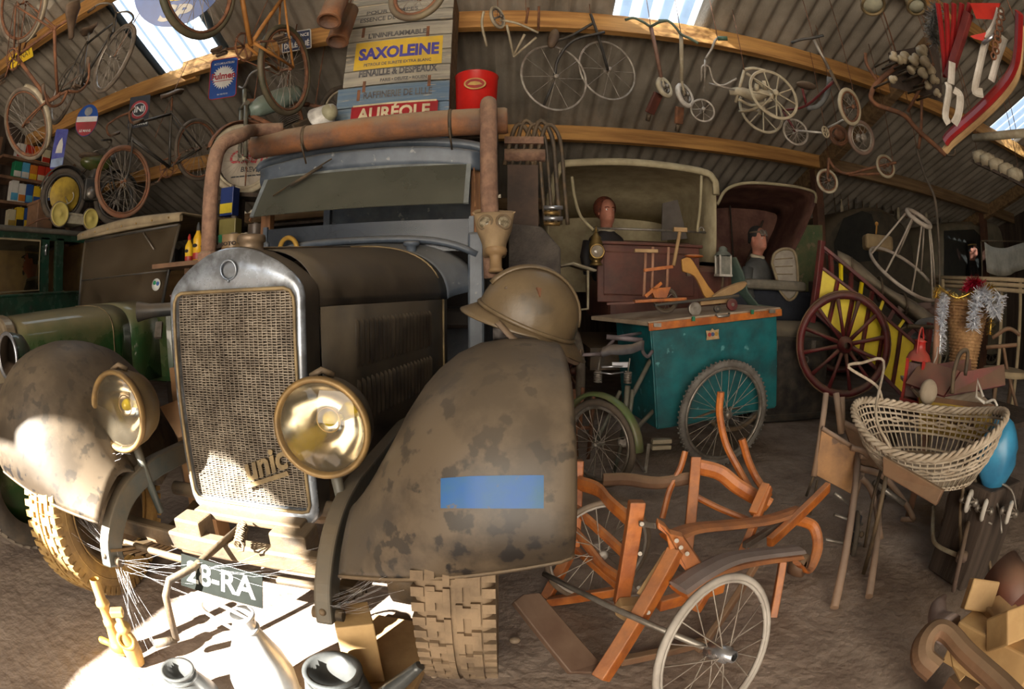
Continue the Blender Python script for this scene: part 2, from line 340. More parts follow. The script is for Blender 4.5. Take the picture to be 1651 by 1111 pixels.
# ======================= the old lorry
XC = -0.93; AY = 1.32; WR = 0.385
m_black = mat('dusty_black_paint', (0.020, 0.016, 0.013), (0.040, 0.031, 0.022), 5, 0.38, dust=0.5, dustc=(0.21, 0.165, 0.105), bump=0.05)
m_fend = mat('dusty_wing_paint', (0.042, 0.031, 0.021), (0.092, 0.067, 0.043), 4.5, 0.42, dust=0.4, dustc=(0.175, 0.135, 0.09), spots=(17, 0.565, (0.014, 0.012, 0.011)), contrast=0.8, bump=0.04)
m_chrome = mat('tarnished_nickel', (0.62, 0.63, 0.66), (0.34, 0.35, 0.38), 9, 0.3, 0.85, rvar=0.15, bump=0.06, bscale=14)
m_brass = mat('old_brass', (0.55, 0.36, 0.12), (0.24, 0.15, 0.06), 10, 0.42, 0.8, rvar=0.15)
m_dullbrass = mat('dusty_brass', (0.30, 0.22, 0.11), (0.15, 0.11, 0.06), 8, 0.6, 0.35)
m_rad = mat('radiator_core', (0.26, 0.22, 0.17), (0.13, 0.105, 0.08), 14, 0.55, 0.45, bump=0.2)
m_dark = mat('black_void', (0.012, 0.010, 0.009), (0.02, 0.016, 0.013), 6, 0.8)
m_blue = mat('grey_blue_paint', (0.11, 0.135, 0.17), (0.06, 0.078, 0.105), 5, 0.42, dust=0.7, dustc=(0.21, 0.20, 0.18), spots=(16, 0.66, (0.25, 0.26, 0.26)))
m_wood = mat('cab_wood', (0.30, 0.14, 0.055), (0.16, 0.07, 0.03), 4, 0.7, bump=0.2, stretch=(8, 8, 0.6))
m_rust = mat('rusty_pipe', (0.28, 0.115, 0.045), (0.12, 0.07, 0.05), 4.5, 0.75, dust=0.9, dustc=(0.36, 0.26, 0.165), bump=0.25, bscale=50)
m_pipe = mat('dusty_rust_pipe', (0.27, 0.155, 0.10), (0.17, 0.095, 0.065), 22, 0.85, dust=0.7, dustc=(0.33, 0.23, 0.15), bump=0.3, bscale=80)
m_tyre = mat('dusty_tyre', (0.27, 0.19, 0.115), (0.15, 0.105, 0.065), 8, 0.9, bump=0.15)
m_tyred = mat('dark_tyre', (0.06, 0.05, 0.04), (0.11, 0.085, 0.06), 8, 0.85, bump=0.1)
m_iron = mat('oily_iron', (0.06, 0.048, 0.036), (0.13, 0.085, 0.045), 9, 0.6, 0.3, dust=0.5, bump=0.2)
m_mirror = mat('headlamp_reflector', (0.72, 0.69, 0.62), (0.55, 0.5, 0.42), 6, 0.14, 1.0)
m_bulb = mat('yellow_bulb', (0.85, 0.70, 0.05), (0.7, 0.5, 0.02), 8, 0.15, 0, trans=0.4)
g_lens = glass('lamp_lens', (0.97, 0.95, 0.88), 0.05, 0.03, 0.12, (0.5, 0.42, 0.3))
g_ws = glass('dusty_windscreen', (0.55, 0.58, 0.5), 0.62, 0.12, 0.45, (0.125, 0.125, 0.098), 2.5)
g_wl = glass('lower_windscreen', (0.5, 0.56, 0.66), 0.5, 0.25, 0.4, (0.075, 0.085, 0.10), 3)
g_car = glass('brown_windscreen', (0.78, 0.70, 0.55), 0.22, 0.1, 0.4, (0.15, 0.12, 0.085), 5)
T = thing('truck', 'big old lorry with grey dusty wings, tall honeycomb radiator and round headlamps', 'truck', loc=(XC, AY, 0))
def X(r): return XC + r
# --- radiator shell
def raycast(poly, c, ang):
    d = (math.cos(ang), math.sin(ang)); best = None
    for (x0, y0), (x1, y1) in zip(poly, poly[1:] + poly[:1]):
        ex, ey = x1 - x0, y1 - y0; den = d[0] * ey - d[1] * ex
        if abs(den) < 1e-12: continue
        t = ((x0 - c[0]) * ey - (y0 - c[1]) * ex) / den; u = ((x0 - c[0]) * d[1] - (y0 - c[1]) * d[0]) / den
        if t > 0 and -1e-9 <= u <= 1 + 1e-9 and (best is None or t < best): best = t
    return (c[0] + d[0] * best, c[1] + d[1] * best)
RO = [(-0.275, 0.43), (-0.262, 0.39), (-0.235, 0.365), (-0.10, 0.345), (0.10, 0.345), (0.235, 0.365), (0.262, 0.39), (0.275, 0.43), (0.282, 1.15), (0.274, 1.185), (0.25, 1.215), (0.19, 1.26), (0.11, 1.30), (0.04, 1.318), (-0.04, 1.318), (-0.11, 1.30), (-0.19, 1.26), (-0.25, 1.215), (-0.274, 1.185), (-0.282, 1.15)]
RI = [(-0.25, 0.445), (-0.235, 0.425), (0.235, 0.425), (0.25, 0.445), (0.252, 1.13), (0.245, 1.158), (0.225, 1.172), (-0.225, 1.172), (-0.245, 1.158), (-0.252, 1.13)]
def ring(poly, n=120, k=1.0): return [raycast(poly, (0, 0.8), 2 * PI * i / n) for i in range(n)]
ro, ri = ring(RO), ring(RI)
def lay(r, y, k=1.0): return [V((X(x * k), y, 0.8 + (z - 0.8) * k)) for x, z in r]
b = MB(); b.grid([lay(ri, 1.50), lay(ri, 1.472), lay(ri, 1.462, 1.012), [a.lerp(c, 0.5) for a, c in zip(lay(ri, 1.466, 1.012), lay(ro, 1.466))], lay(ro, 1.468, 0.985), lay(ro, 1.482), lay(ro, 1.488)], True, True)
shell = obj('radiator_shell', b, mat('shell_nickel', (0.46, 0.51, 0.58), (0.20, 0.21, 0.225), 9, 0.3, 0.6, contrast=0.7, dust=0.0, rvar=0.15, bump=0.08, bscale=10), T)
b = MB(); b.grid([lay(ro, 1.487, 1.002), lay(ro, 1.50, 1.006), lay(ro, 1.60, 1.006)], True, True); obj('radiator_side_band', b, m_black, T)
b = MB(); pts = [p + V((0, -0.004, 0)) for p in lay(ri, 1.464, 1.006)]; b.tube(pts, 0.0065, 6, True); obj('brass_bead', b, m_dullbrass, shell)
b = MB(); nf, nc = 84, 27; rnd = random.Random(3)
for c in range(nc):
    x0 = -0.246 + 0.492 * c / nc; wv = 0.492 / nc
    for i in range(nf):
        z = 0.428 + 0.742 * (i + 0.5) / nf + rnd.uniform(-0.0012, 0.0012); t = rnd.uniform(-0.0012, 0.0012)
        b.add([(X(x0), 1.484, z - 0.0022 - t), (X(x0 + wv), 1.484, z - 0.0022 + t), (X(x0 + wv), 1.484, z + 0.0018 + t), (X(x0), 1.484, z + 0.0018 - t), (X(x0), 1.5, z + 0.003), (X(x0 + wv), 1.5, z + 0.003)], [(0, 1, 2, 3), (3, 2, 5, 4)])
for c in range(nc + 1): b.box((X(-0.246 + 0.492 * c / nc), 1.487, 0.799), (0.0035, 0.008, 0.742))
tag(obj('grille_core', b, m_rad, T, fix=False), kind='stuff')
b = MB(); b.box((X(0), 1.52, 0.81), (0.50, 0.03, 0.74)); obj('radiator_backing', b, m_iron, T)
b = MB(); b.lathe([(0.0, 0.052), (0.03, 0.052), (0.05, 0.048), (0.053, 0.04), (0.053, 0.026), (0.045, 0.022), (0.045, 0.0), (0.056, -0.01)], (X(0.045), 1.54, 1.312), (0, 0, 1), 24); obj('radiator_cap', b, mat('brown_cap', (0.17, 0.12, 0.075), (0.09, 0.07, 0.05), 8, 0.5, 0.4), T)
b = MB(); b.torus((X(0), 1.457, 1.243), (0, 1, 0.12), 0.032, 0.0045, 28, 6); b.rod((X(0), 1.457, 1.214), (X(0), 1.457, 1.20), 0.004); obj('emblem', b, mat('emblem_steel', (0.20, 0.24, 0.30), (0.32, 0.35, 0.38), 12, 0.35, 0.7), T)
F = frame((X(0.085), 1.466, 0.585), (1, 0, 0.38), (0, -1, 0)); sc = text('unic', F, 0.115, m_dullbrass, T, None, 0.003, 0.0035, 0.3, 'script_lettering')
b = MB(); b.beam((X(0.0), 1.462, 0.497), (X(0.185), 1.462, 0.566), 0.006, 0.016, (0, 0, 1)); obj('script_underline', b, m_dullbrass, T)
# --- bonnet
def hsec(y, n=14):
    t = (y - 1.60) / 1.27; w = lerp(0.276, 0.56, t); zt = lerp(1.315, 1.42, t); zc = 1.11; pts = []
    for i in range(n + 1):
        a = PI / 2 * i / n; e = 0.72
        pts.append((w * math.copysign(abs(math.cos(a)) ** e, 1), zc + (zt - zc) * math.sin(a) ** 0.9))
    return pts, w
for sgn, nm in ((1, 'bonnet_top'), (-1, 'bonnet_top')):
    b = MB(); b.grid([[V((X(sgn * x), y, z)) for x, z in hsec(y)[0]] for y in [1.60 + 1.27 * i / 10 for i in range(11)]]); obj(nm, b, m_black, T, solid=0.004)
    b = MB(); b.grid([[V((X(sgn * hsec(y)[1]), y, z)) for z in (1.108, 0.8, 0.47)] for y in [1.62 + 1.24 * i / 4 for i in range(5)]]); sd = obj('bonnet_side', b, m_black, T, solid=0.004)
    for row, (z0, z1) in enumerate(((1.055, 0.86), (0.82, 0.64))):
        for i in range(20):
            y = 1.86 + 0.74 * i / 19; w = hsec(y)[1]; c = MB(); xs = X(sgn * w)
            rows = []
            for z, h in ((z0, 0.0), (z0 - 0.012, 0.013), (z0 - 0.03, 0.015), (z1 + 0.02, 0.012), (z1, 0.0)):
                rows.append([V((xs - sgn * 0.001, y - 0.012, z)), V((xs + sgn * h, y - 0.006, z)), V((xs + sgn * h * 0.8, y + 0.006, z)), V((xs - sgn * 0.001, y + 0.011, z))])
            c.grid(rows); obj('louvre', c, m_black, sd)
b = MB(); b.tube([V((X(x), 2.79, z + 0.006)) for x, z in hsec(2.79)[0]][3:] + [], 0.006, 6); b.tube([V((X(hsec(2.79)[1] + 0.006), 2.79, z)) for z in (1.11, 0.9, 0.5)], 0.007, 6); obj('bonnet_strip', b, m_dullbrass, T)
b = MB(); b.rod((X(0), 1.6, 1.322), (X(0), 2.87, 1.425), 0.006, 6); obj('bonnet_hinge', b, m_iron, T)
b = MB(); b.lathe([(0.0, 0.045), (0.045, 0.045), (0.05, 0.035), (0.045, 0.02), (0.03, 0.018), (0.03, -0.02)], (X(0.34), 2.92, 1.405), (0, 0, 1), 20); obj('filler_cap', b, m_blue, T)
# --- scuttle and cab
b = MB(); rows = []
for i in range(7):
    t = i / 6; y = lerp(2.87, 3.06, t); sec, w = hsec(2.87); k = lerp(1.0, 1.29, t ** 1.5)
    zz = lerp(0, 0.05, t); rows.append([V((X(-x * k), y, z + zz)) for x, z in sec] + [V((X(x * k), y, z + zz)) for x, z in sec[::-1][1:]])
b.grid(rows); obj('scuttle', b, m_blue, T, solid=0.004)
b = MB(); rows = [[V((X(x), 2.97 + 0.05 * (x / 0.72) ** 2, 1.475 - 0.10 * (x / 0.72) ** 4 + dz)) for x in [-0.72 + 1.44 * i / 24 for i in range(25)]] for dz in (0,)]
b.tube(rows[0], 0.022, 8); obj('scuttle_moulding', b, m_blue, T)
for s in (-1, 1):
    b = MB(); b.box((X(s * 0.715), 3.05, 1.02), (0.10, 0.08, 0.98)); obj('scuttle_post', b, m_blue, T, bevel=0.015)
    b = MB(); b.beam((X(s * 0.715), 3.08, 1.43), (X(s * 0.715), 3.10, 2.0), 0.075, 0.07, (0, 1, 0)); obj('windscreen_pillar', b, m_wood, T, bevel=0.006)
    b = MB(); b.slab([(X(s * 0.75), 3.08, 0.5), (X(s * 0.75), 4.35, 0.5), (X(s * 0.75), 4.35, 1.35), (X(s * 0.75), 3.08, 1.35)], 0.03, (1, 0, 0)); obj('cab_door', b, m_blue, T)
    b = MB(); b.box((X(s * 0.735), 4.33, 1.6), (0.06, 0.08, 0.95)); obj('cab_rear_pillar', b, m_blue, T)
b = MB(); b.box((X(0), 4.37, 1.3), (1.48, 0.03, 1.6)); obj('cab_back_panel', b, m_blue, T)
b = MB(); b.box((X(0), 4.05, 0.95), (1.3, 0.5, 0.16)); b.box((X(0), 4.26, 1.25), (1.3, 0.12, 0.5)); obj('bench_seat', b, mat('seat_leather', (0.05, 0.035, 0.025)), T, bevel=0.03)
# roof with its rolled front edge and sun visor band
def roofsec(y, zt, w): return [V((X(w * math.sin(a)), y, zt + 0.085 * (math.cos(a) - 1))) for a in [-PI / 2 + PI * i / 20 for i in range(21)]]
b = MB(); ys = [(2.985, 2.07, 0.755), (2.965, 2.10, 0.77), (2.985, 2.125, 0.765), (3.05, 2.14, 0.76), (4.38, 2.16, 0.76)]
b.grid([roofsec(*q) for q in ys]); obj('cab_roof', b, m_blue, T, solid=0.01)
b = MB(); rows = []
for dz, dy in ((0.0, 0.0), (-0.02, -0.008), (-0.05, 0.006), (-0.085, 0.0), (-0.115, 0.012), (-0.125, 0.03)):
    rows.append([V((X(x), 2.985 + dy, 2.065 - 0.05 * (abs(x) / 0.74) ** 3 + dz)) for x in [-0.74 + 1.48 * i / 20 for i in range(21)]])
b.grid(rows); obj('roof_band', b, m_blue, T, solid=0.006)
# upper screen hinged open at the top, lower screen fixed
TL, TR_, BL, BR = V((X(-0.69), 3.0, 1.94)), V((X(0.67), 3.0, 1.94)), V((X(-0.70), 2.83, 1.655)), V((X(0.67), 2.83, 1.655))
b = MB(); b.slab([BL, BR, TR_, TL], 0.006); up = obj('upper_windscreen', b, g_ws, T)
b = MB()
for p, q in ((TL, TR_), (TL, BL), (TR_, BR)): b.beam(p, q, 0.028, 0.014, (0, -1, 0.4))
obj('screen_frame', b, mat('screen_frame_paint', (0.25, 0.27, 0.26), (0.15, 0.16, 0.16), 8, 0.5), up)
b = MB(); b.rod(PY(535, 256, 2.93), PY(440, 316, 2.86), 0.005); b.rod(PY(520, 268, 2.92), PY(468, 300, 2.875), 0.008); obj('wiper', b, m_iron, T)
for s in (-1, 1):
    b = MB(); b.beam((X(s * 0.70), 2.99, 1.9), (X(s * 0.72), 2.84, 1.63), 0.008, 0.02); obj('screen_stay', b, m_wood, T)
b = MB(); b.slab([(X(-0.69), 3.045, 1.40), (X(0.67), 3.045, 1.40), (X(0.67), 3.045, 1.595), (X(-0.69), 3.045, 1.595)], 0.006); obj('lower_windscreen', b, g_wl, T)
for x_ in (-0.70, 0.685): b = MB(); b.box((X(x_), 3.04, 1.5), (0.03, 0.03, 0.22)); obj('lower_screen_frame', b, m_blue, T)
b = MB(); b.torus((X(-0.26), 3.35, 1.44), (0, -1, 0.75), 0.21, 0.013, 36, 8); b.rod((X(-0.26), 3.35, 1.44), (X(-0.26), 3.0, 1.1), 0.02)
for a in range(4): b.rod((X(-0.26), 3.35, 1.44), V((X(-0.26), 3.35, 1.44)) + V((math.cos(a * PI / 2 + .4) * 0.21, 0.126 * math.sin(a * PI / 2 + .4), 0.168 * math.sin(a * PI / 2 + .4))), 0.008)
obj('steering_wheel', b, mat('brown_bakelite', (0.16, 0.10, 0.06), None, 5, 0.4), T)
b = MB(); b.torus((X(-0.47), 2.93, 1.44), (0.3, 1, 0.1), 0.075, 0.016, 24, 8); obj('hand_wheel', b, mat('yellow_hoop', (0.62, 0.38, 0.06), (0.4, 0.22, 0.04), 6, 0.5), T)
# --- gas pipe over the roof and its two down pipes
def P3(y, *pts): return [PY(px, py, y) for px, py in pts]
ca, cb = V((X(-0.73), 2.84, 2.125)), V((X(0.90), 2.84, 2.16))
b = MB(); b.lathe([(0.0, 0.0), (0.075, 0.0), (0.082, 0.01), (0.082, 1.62), (0.075, 1.635), (0.0, 1.635)], ca, cb - ca, 32); gp = obj('gas_cylinder', b, m_rust, T)
for t in (0.24, 0.80):
    c = ca.lerp(cb, t); b = MB(); b.torus(c, cb - ca, 0.084, 0.003, 32, 6, 0.012); b.rod(c + V((0, -0.08, -0.06)), c + V((0.01, 0.0, -0.17)), 0.006); obj('strap', b, m_iron, gp)
lp = spline([ca + V((0.22, -0.02, 0.09)), ca + V((0.05, -0.14, 0.07)), V((-1.41, 2.28, 2.02)), V((-1.455, 2.14, 1.93)), V((-1.465, 2.10, 1.78)), V((-1.465, 2.10, 1.38))], 8)
b = MB(); b.tube(lp, 0.042, 14); q = obj('down_pipe', b, m_pipe, T)
b = MB(); b.lathe([(0.045, 0.0), (0.058, 0.0), (0.058, 0.04), (0.045, 0.05)], (-1.465, 2.10, 1.33), (0, 0, 1), 8, False, True); obj('pipe_flange', b, m_pipe, q)
rp_ = spline([V((X(0.78), 2.84, 2.17)), V((X(0.80), 2.72, 2.21)), V((-0.128, 2.64, 2.185)), V((-0.125, 2.62, 2.08)), V((-0.12, 2.62, 1.7)), V((-0.10, 2.62, 1.22))], 8)
b = MB(); b.tube(rp_, 0.047, 14); obj('down_pipe', b, m_pipe, T)
# gas generator box beside the cab
b = MB(); b.slab([(-0.02, 3.25, 0.75), (0.30, 3.35, 0.75), (0.30, 3.35, 1.42), (0.18, 3.32, 1.55), (-0.02, 3.25, 1.56)], 0.5, (0, 1, 0)); gb = obj('gas_generator', b, mat('grey_rough_iron', (0.10, 0.085, 0.07), (0.055, 0.045, 0.04), 9, 0.8, 0.2, bump=0.4, bscale=60), T, bevel=0.01)
b = MB(); b.box((0.07, 3.3, 1.78), (0.20, 0.1, 0.42)); obj('filter_box', b, mat('dark_brown_wood', (0.075, 0.045, 0.03), (0.04, 0.027, 0.02), 6, 0.8), gb)
for i in range(5):
    b = MB(); x = 0.05 + 0.05 * i; b.tube(spline([V((x - 0.1, 3.3, 2.0)), V((x - 0.02, 3.28, 2.28 + 0.03 * (i % 2))), V((x + 0.07, 3.3, 2.2)), V((x + 0.10, 3.32, 1.85)), V((x + 0.12, 3.34, 1.6))], 6), 0.016 - 0.002 * (i % 3), 8); obj('hose', b, m_iron, gb)
b = MB(); b.cyl((-0.05, 3.3, 2.07), (0.22, 3.3, 2.07), 0.045); b.box((0.08, 3.3, 2.17), (0.26, 0.08, 0.05)); obj('roof_rail', b, m_pipe, gb)
for i in range(4):
    b = MB(); b.cyl((0.2, 3.16, 1.58 + i * 0.035), (0.3 + 0.02 * (i % 2), 3.16, 1.58 + i * 0.035), 0.014, 10); obj('valve', b, m_chrome if i % 2 else m_brass, gb)
# --- wings
FP = spline([V((0, 0.962, 0.535)), V((0, 0.945, 0.61)), V((0, 0.958, 0.72)), V((0, 1.01, 0.85)), V((0, 1.12, 0.96)), V((0, 1.27, 1.012)), V((0, 1.42, 1.015)), V((0, 1.60, 0.965)), V((0, 1.75, 0.86)), V((0, 1.87, 0.72)), V((0, 1.97, 0.5))], 4)
FD = [(0.0, 0.11), (0.0, 0.06), (0.008, 0.03), (0.03, 0.01), (0.08, 0.0), (0.15, 0.0), (0.22, 0.012), (0.28, 0.04), (0.33, 0.08), (0.37, 0.125), (0.42, 0.20), (0.47, 0.30), (0.52, 0.41), (0.57, 0.53)]
FC = V((0, 1.36, 0.45))
def wing_pt(ti, ui, off=0.0, sgn=1):
    """ti index along the crest (float), ui index over the section (float)"""
    i = min(int(ti), len(FP) - 2); p = FP[i].lerp(FP[i + 1], ti - i); j = min(int(ui), len(FD) - 2); f = ui - j
    xo = lerp(FD[j][0], FD[j + 1][0], f); d = lerp(FD[j][1], FD[j + 1][1], f)
    n = (FC - p).normalized(); k = lerp(0.16, 1.0, min(1, max(0, ti / 18.0)) ** 1.1); kx = 1.0
    if xo < 0.02: k = 0.45
    q = p + n * (d * k - off); q.z += (0.045 - 0.19 * xo) * max(0.0, 1 - ti / 9.0); return V((X(sgn * ((1.065 if sgn > 0 else 0.985) - xo)), q.y, q.z))
NT, NU = len(FP), len(FD)
for sgn in (1, -1):
    b = MB(); b.grid([[wing_pt(i, j / 2, 0, sgn) for j in range(2 * NU - 1)] for i in range(NT)]); wg = obj('wing', b, m_fend, T, solid=0.006)
    b = MB(); b.tube([wing_pt(0, j / 2, 0.001, sgn) for j in range(2 * NU - 1)], 0.006, 6); obj('wing_lip', b, m_iron, wg)
    if sgn == 1: WG = wg
# --- headlamps
def headlamp(xr, nm, R=0.14):
    c = V((X(xr), 1.27, 0.785)); b = MB(); ax = V((0, -1, 0))
    b.lathe([(R * 0.99, 0.0), (R * 1.0, -0.03), (R * 0.97, -0.07), (R * 0.85, -0.12), (R * 0.6, -0.16), (R * 0.3, -0.18), (0, -0.185)], c, ax, 36); h = obj('headlamp', b, m_black if xr > 0 else mat('gold_brown_paint', (0.20, 0.14, 0.06), (0.12, 0.085, 0.04), 5, 0.45), T)
    b = MB(); b.torus(c + V((0, -0.004, 0)), ax, R * 0.985, 0.010, 48, 8, 0.016); obj('lamp_rim', b, mat('dull_rim', (0.30, 0.19, 0.07), (0.17, 0.11, 0.05), 9, 0.5, 0.4), h)
    b = MB(); b.lathe([(R * 0.95, -0.006), (R * 0.8, -0.055), (R * 0.55, -0.10), (R * 0.25, -0.13), (0, -0.135)], c, ax, 36); obj('reflector', b, m_mirror, h)
    b = MB(); b.lathe([(R * 0.95, 0.0), (R * 0.7, 0.016), (R * 0.35, 0.024), (0, 0.027)], c, ax, 36); obj('lens', b, g_lens, h)
    b = MB(); b.ball(c + V((0.01, 0.05, 0.015)), 0.022, 0.03, 0.022); b.rod(c + V((0.01, 0.06, 0.015)), c + V((0.01, 0.13, 0)), 0.014); obj('bulb', b, m_bulb, h)
    b = MB(); b.torus(c + V((0.01, 0.035, 0.015)), ax, 0.036, 0.002, 24, 5); obj('bulb_ring', b, m_brass, h)
    b = MB(); b.tube([c + V((-0.03, 0.02, R * 1.0)), c + V((0.0, 0.03, R * 1.13)), c + V((0.03, 0.05, R * 1.0))], 0.010, 8); obj('lamp_clip', b, m_iron, h)
    b = MB(); b.rod(c + V((0, 0.07, -R * 0.9)), c + V((0.01 if xr > 0 else 0.02, 0.12, -0.42)), 0.019, 10, 0.015); obj('lamp_post', b, mat('slate_paint', (0.06, 0.075, 0.07), None, 6, 0.4, dust=0.5), h)
    return h
headlamp(0.405, 'r'); headlamp(-0.425, 'l')
# --- wheels
def truck_wheel(xr, tyre_m, ang=0.0):
    c = V((X(xr), AY, WR)); ax = V((math.cos(ang), math.sin(ang), 0)); W = 0.095
    b = MB(); b.lathe([(0.245, -0.07), (0.29, -0.094), (0.34, -W), (0.366, -0.085), (0.377, -0.07), (0.377, 0.07), (0.366, 0.085), (0.34, W), (0.29, 0.094), (0.245, 0.07)], c, ax, 60); w = obj('tyre', b, tyre_m, T)
    b = MB(); n = 30; u = V((0, 0, 1)); fw = ax.cross(u)
    def tp(a, h, r): return c + ax * h + (u * math.cos(a) + fw * math.sin(a)) * r
    def block(a0, a1, h0, h1, r0=0.37, r1=0.388):
        v = [tp(a, h, r) for r in (r0, r1) for a in (a0, a1) for h in (h0, h1)]
        b.add(v, [(0, 1, 3, 2), (4, 6, 7, 5), (0, 4, 5, 1), (2, 3, 7, 6), (0, 2, 6, 4), (1, 5, 7, 3)])
    for i in range(n):
        a = 2 * PI * i / n; d = 2 * PI / n
        for s, o in ((-1, 0), (1, 0.5)):
            a_ = a + d * o
            lo, hi = (0.006, 0.022) if s > 0 else (-0.022, -0.006)
            block(a_, a_ + d * 0.93, lo, hi)                                   # centre rib
            x0, x1 = (0.022, 0.056) if s > 0 else (-0.056, -0.022); block(a_ + d * 0.1, a_ + d * 0.45, x0, x1)   # bridge of the H
            x0, x1 = (0.040, 0.062) if s > 0 else (-0.062, -0.040); block(a_ - d * 0.05, a_ + d * 0.72, x0, x1)
            for kk in (0, 0.5):
                x0, x1 = (0.066, 0.096) if s > 0 else (-0.096, -0.066); block(a_ + d * kk, a_ + d * (kk + 0.3), x0, x1, 0.345, 0.383)
    obj('tread', b, tyre_m, w)
    b = MB()
    for s in (-1, 1): b.torus(c + ax * (s * 0.093), ax, 0.315, 0.004, 48, 6); b.torus(c + ax * (s * 0.09), ax, 0.265, 0.004, 48, 6)
    obj('sidewall_rib', b, tyre_m, w)
    b = MB(); b.lathe([(0.25, -0.075), (0.235, -0.07), (0.22, -0.02), (0.10, 0.01), (0.06, 0.05), (0.0, 0.055)], c, ax, 36); b.lathe([(0.25, 0.075), (0.235, 0.07), (0.22, 0.02), (0.10, 0.01), (0.05, 0.0), (0.0, 0.0)], c, ax, 36); obj('wheel_disc', b, m_iron, w)
    return w
truck_wheel(0.79, m_tyre, 0.02); wl = truck_wheel(-0.73, mat('ochre_dust_tyre', (0.40, 0.25, 0.075), (0.20, 0.125, 0.05), 7, 0.85, bump=0.15), 0.10)
# --- chassis ahead of the radiator
m_horn = mat('slate_chassis', (0.055, 0.065, 0.062), (0.10, 0.085, 0.06), 6, 0.5, 0.1, dust=0.45, bump=0.1)
for s in (1, -1):
    pts = spline([V((X(s * 0.43), 2.9, 0.52)), V((X(s * 0.43), 1.7, 0.53)), V((X(s * 0.43), 1.40, 0.53)), V((X(s * 0.43), 1.22, 0.485)), V((X(s * 0.43), 1.10, 0.38)), V((X(s * 0.43), 1.065, 0.28))], 6)
    b = MB(); b.strap(pts, 0.05, 0.085)
    h = obj('frame_horn', b, m_horn, T, bevel=0.008)
    b = MB(); b.cyl((X(s * 0.43) - 0.045, 1.07, 0.30), (X(s * 0.43) + 0.045, 1.07, 0.30), 0.018); b.ball((X(s * 0.43), 1.035, 0.33), 0.011); obj('shackle_bolt', b, m_iron, h)
    for k in range(6):
        b = MB(); L = 0.42 - 0.06 * k; y0 = 1.47
        b.grid([[V((X(s * 0.43) + dx, y0 + L * t, 0.255 - 0.014 * k + 0.09 * (L * t / 0.42) ** 2 + dz)) for dx, dz in ((-0.027, 0), (0.027, 0), (0.027, 0.011), (-0.027, 0.011), (-0.027, 0))] for t in [-1 + i / 6 for i in range(13)]], False)
        obj('leaf_spring', b, mat('golden_leaf_iron', (0.16, 0.10, 0.04), (0.08, 0.055, 0.03), 8, 0.6, 0.3), h)
b = MB(); b.beam((X(-0.72), AY, 0.31), (X(0.72), AY, 0.31), 0.06, 0.07); b.beam((X(-0.5), 1.2, 0.30), (X(0.5), 1.2, 0.30), 0.025, 0.025); obj('front_axle', b, m_iron, T, bevel=0.01)
b = MB(); b.cyl((X(-0.44), 1.56, 0.40), (X(0.44), 1.56, 0.40), 0.03); obj('cross_tube', b, m_iron, T)
for s in (-1, 1):
    b = MB(); b.lathe([(0.0, -0.04), (0.14, -0.04), (0.145, 0.0), (0.145, 0.05), (0.05, 0.06), (0, 0.06)], (X(s * 0.62), AY, 0.36), (s, 0, 0), 24); obj('brake_drum', b, m_iron, T)
pm = mat('black_plate', (0.012, 0.014, 0.012), None, 4, 0.9, spec=0.1); c0 = V((X(0.03), 1.13, 0.30)); F = frame(c0, (1, 0, -0.04), (0.0, -1, 0.45))
b = MB(); b.prism([(-0.16, -0.055), (0.16, -0.055), (0.16, 0.055), (-0.16, 0.055)], F, 0.004); pt = obj('number_plate', b, pm, T)
text('28-RA', F @ M4.Translation((0.0, 0, 0.003)), 0.10, mat('plate_grey', (0.42, 0.42, 0.38)), pt, 0.27, 0.001, 0.002)
b = MB(); b.tube([V((X(-0.02), 1.40, 0.36)), V((X(-0.06), 1.12, 0.335)), V((X(-0.10), 1.02, 0.33)), V((X(-0.12), 1.0, 0.28)), V((X(-0.14), 0.99, 0.10))], 0.013, 10); b.tube([V((X(-0.14), 0.99, 0.10)), V((X(-0.20), 0.93, 0.10))], 0.016, 10); obj('starting_crank', b, m_iron, T)
b = MB(); b.tube([V((X(0.02), 1.36, 0.39)) + V((0.06 * t, -0.14 * t, 0.0)) + V((0.02 * math.sin(t * 60), 0, 0.02 * math.cos(t * 60))) for t in [i / 60 for i in range(61)]], 0.004, 5); obj('crank_spring', b, m_iron, T)
b = MB(); b.box((X(0), 1.45, 0.385), (0.46, 0.10, 0.03)); b.box((X(-0.2), 1.35, 0.33), (0.12, 0.1, 0.14)); b.box((X(0.2), 1.40, 0.34), (0.14, 0.12, 0.10)); obj('front_crossmember', b, m_iron, T, bevel=0.008)
b = MB(); b.box((X(0), 2.2, 0.55), (0.5, 1.2, 0.5)); obj('engine', b, m_iron, T, bevel=0.03)
# --- blue paint stripe on the wing beside the helmet
b = MB(); tl = [PY(712, 770, 1), PY(880, 770, 1)]
def wing_uv(px, py):
    best = None
    for i in range(0, 81):
        for j in range(0, 61):
            t, u = 20 * i / 80, 2.0 + 9.0 * j / 60; w = wing_pt(t, u); d = (w - EYE).normalized() - ray(px, py); k = d.length_squared
            if best is None or k < best[0]: best = (k, t, u)
    return best[1], best[2]
cs = [wing_uv(713, 770), wing_uv(879, 770), wing_uv(877, 820), wing_uv(711, 821)]
rows = []
for i in range(5):
    a = i / 4; l = (lerp(cs[0][0], cs[3][0], a), lerp(cs[0][1], cs[3][1], a)); r = (lerp(cs[1][0], cs[2][0], a), lerp(cs[1][1], cs[2][1], a))
    rows.append([wing_pt(lerp(l[0], r[0], j / 12), lerp(l[1], r[1], j / 12), 0.0045) for j in range(13)])
b.grid(rows); tag(obj('paint_stripe', b, mat('blue_stripe', (0.006, 0.085, 0.30), (0.02, 0.10, 0.20), 9, 0.5, spots=(22, 0.64, (0.10, 0.09, 0.07))), WG), 'blue painted stripe')
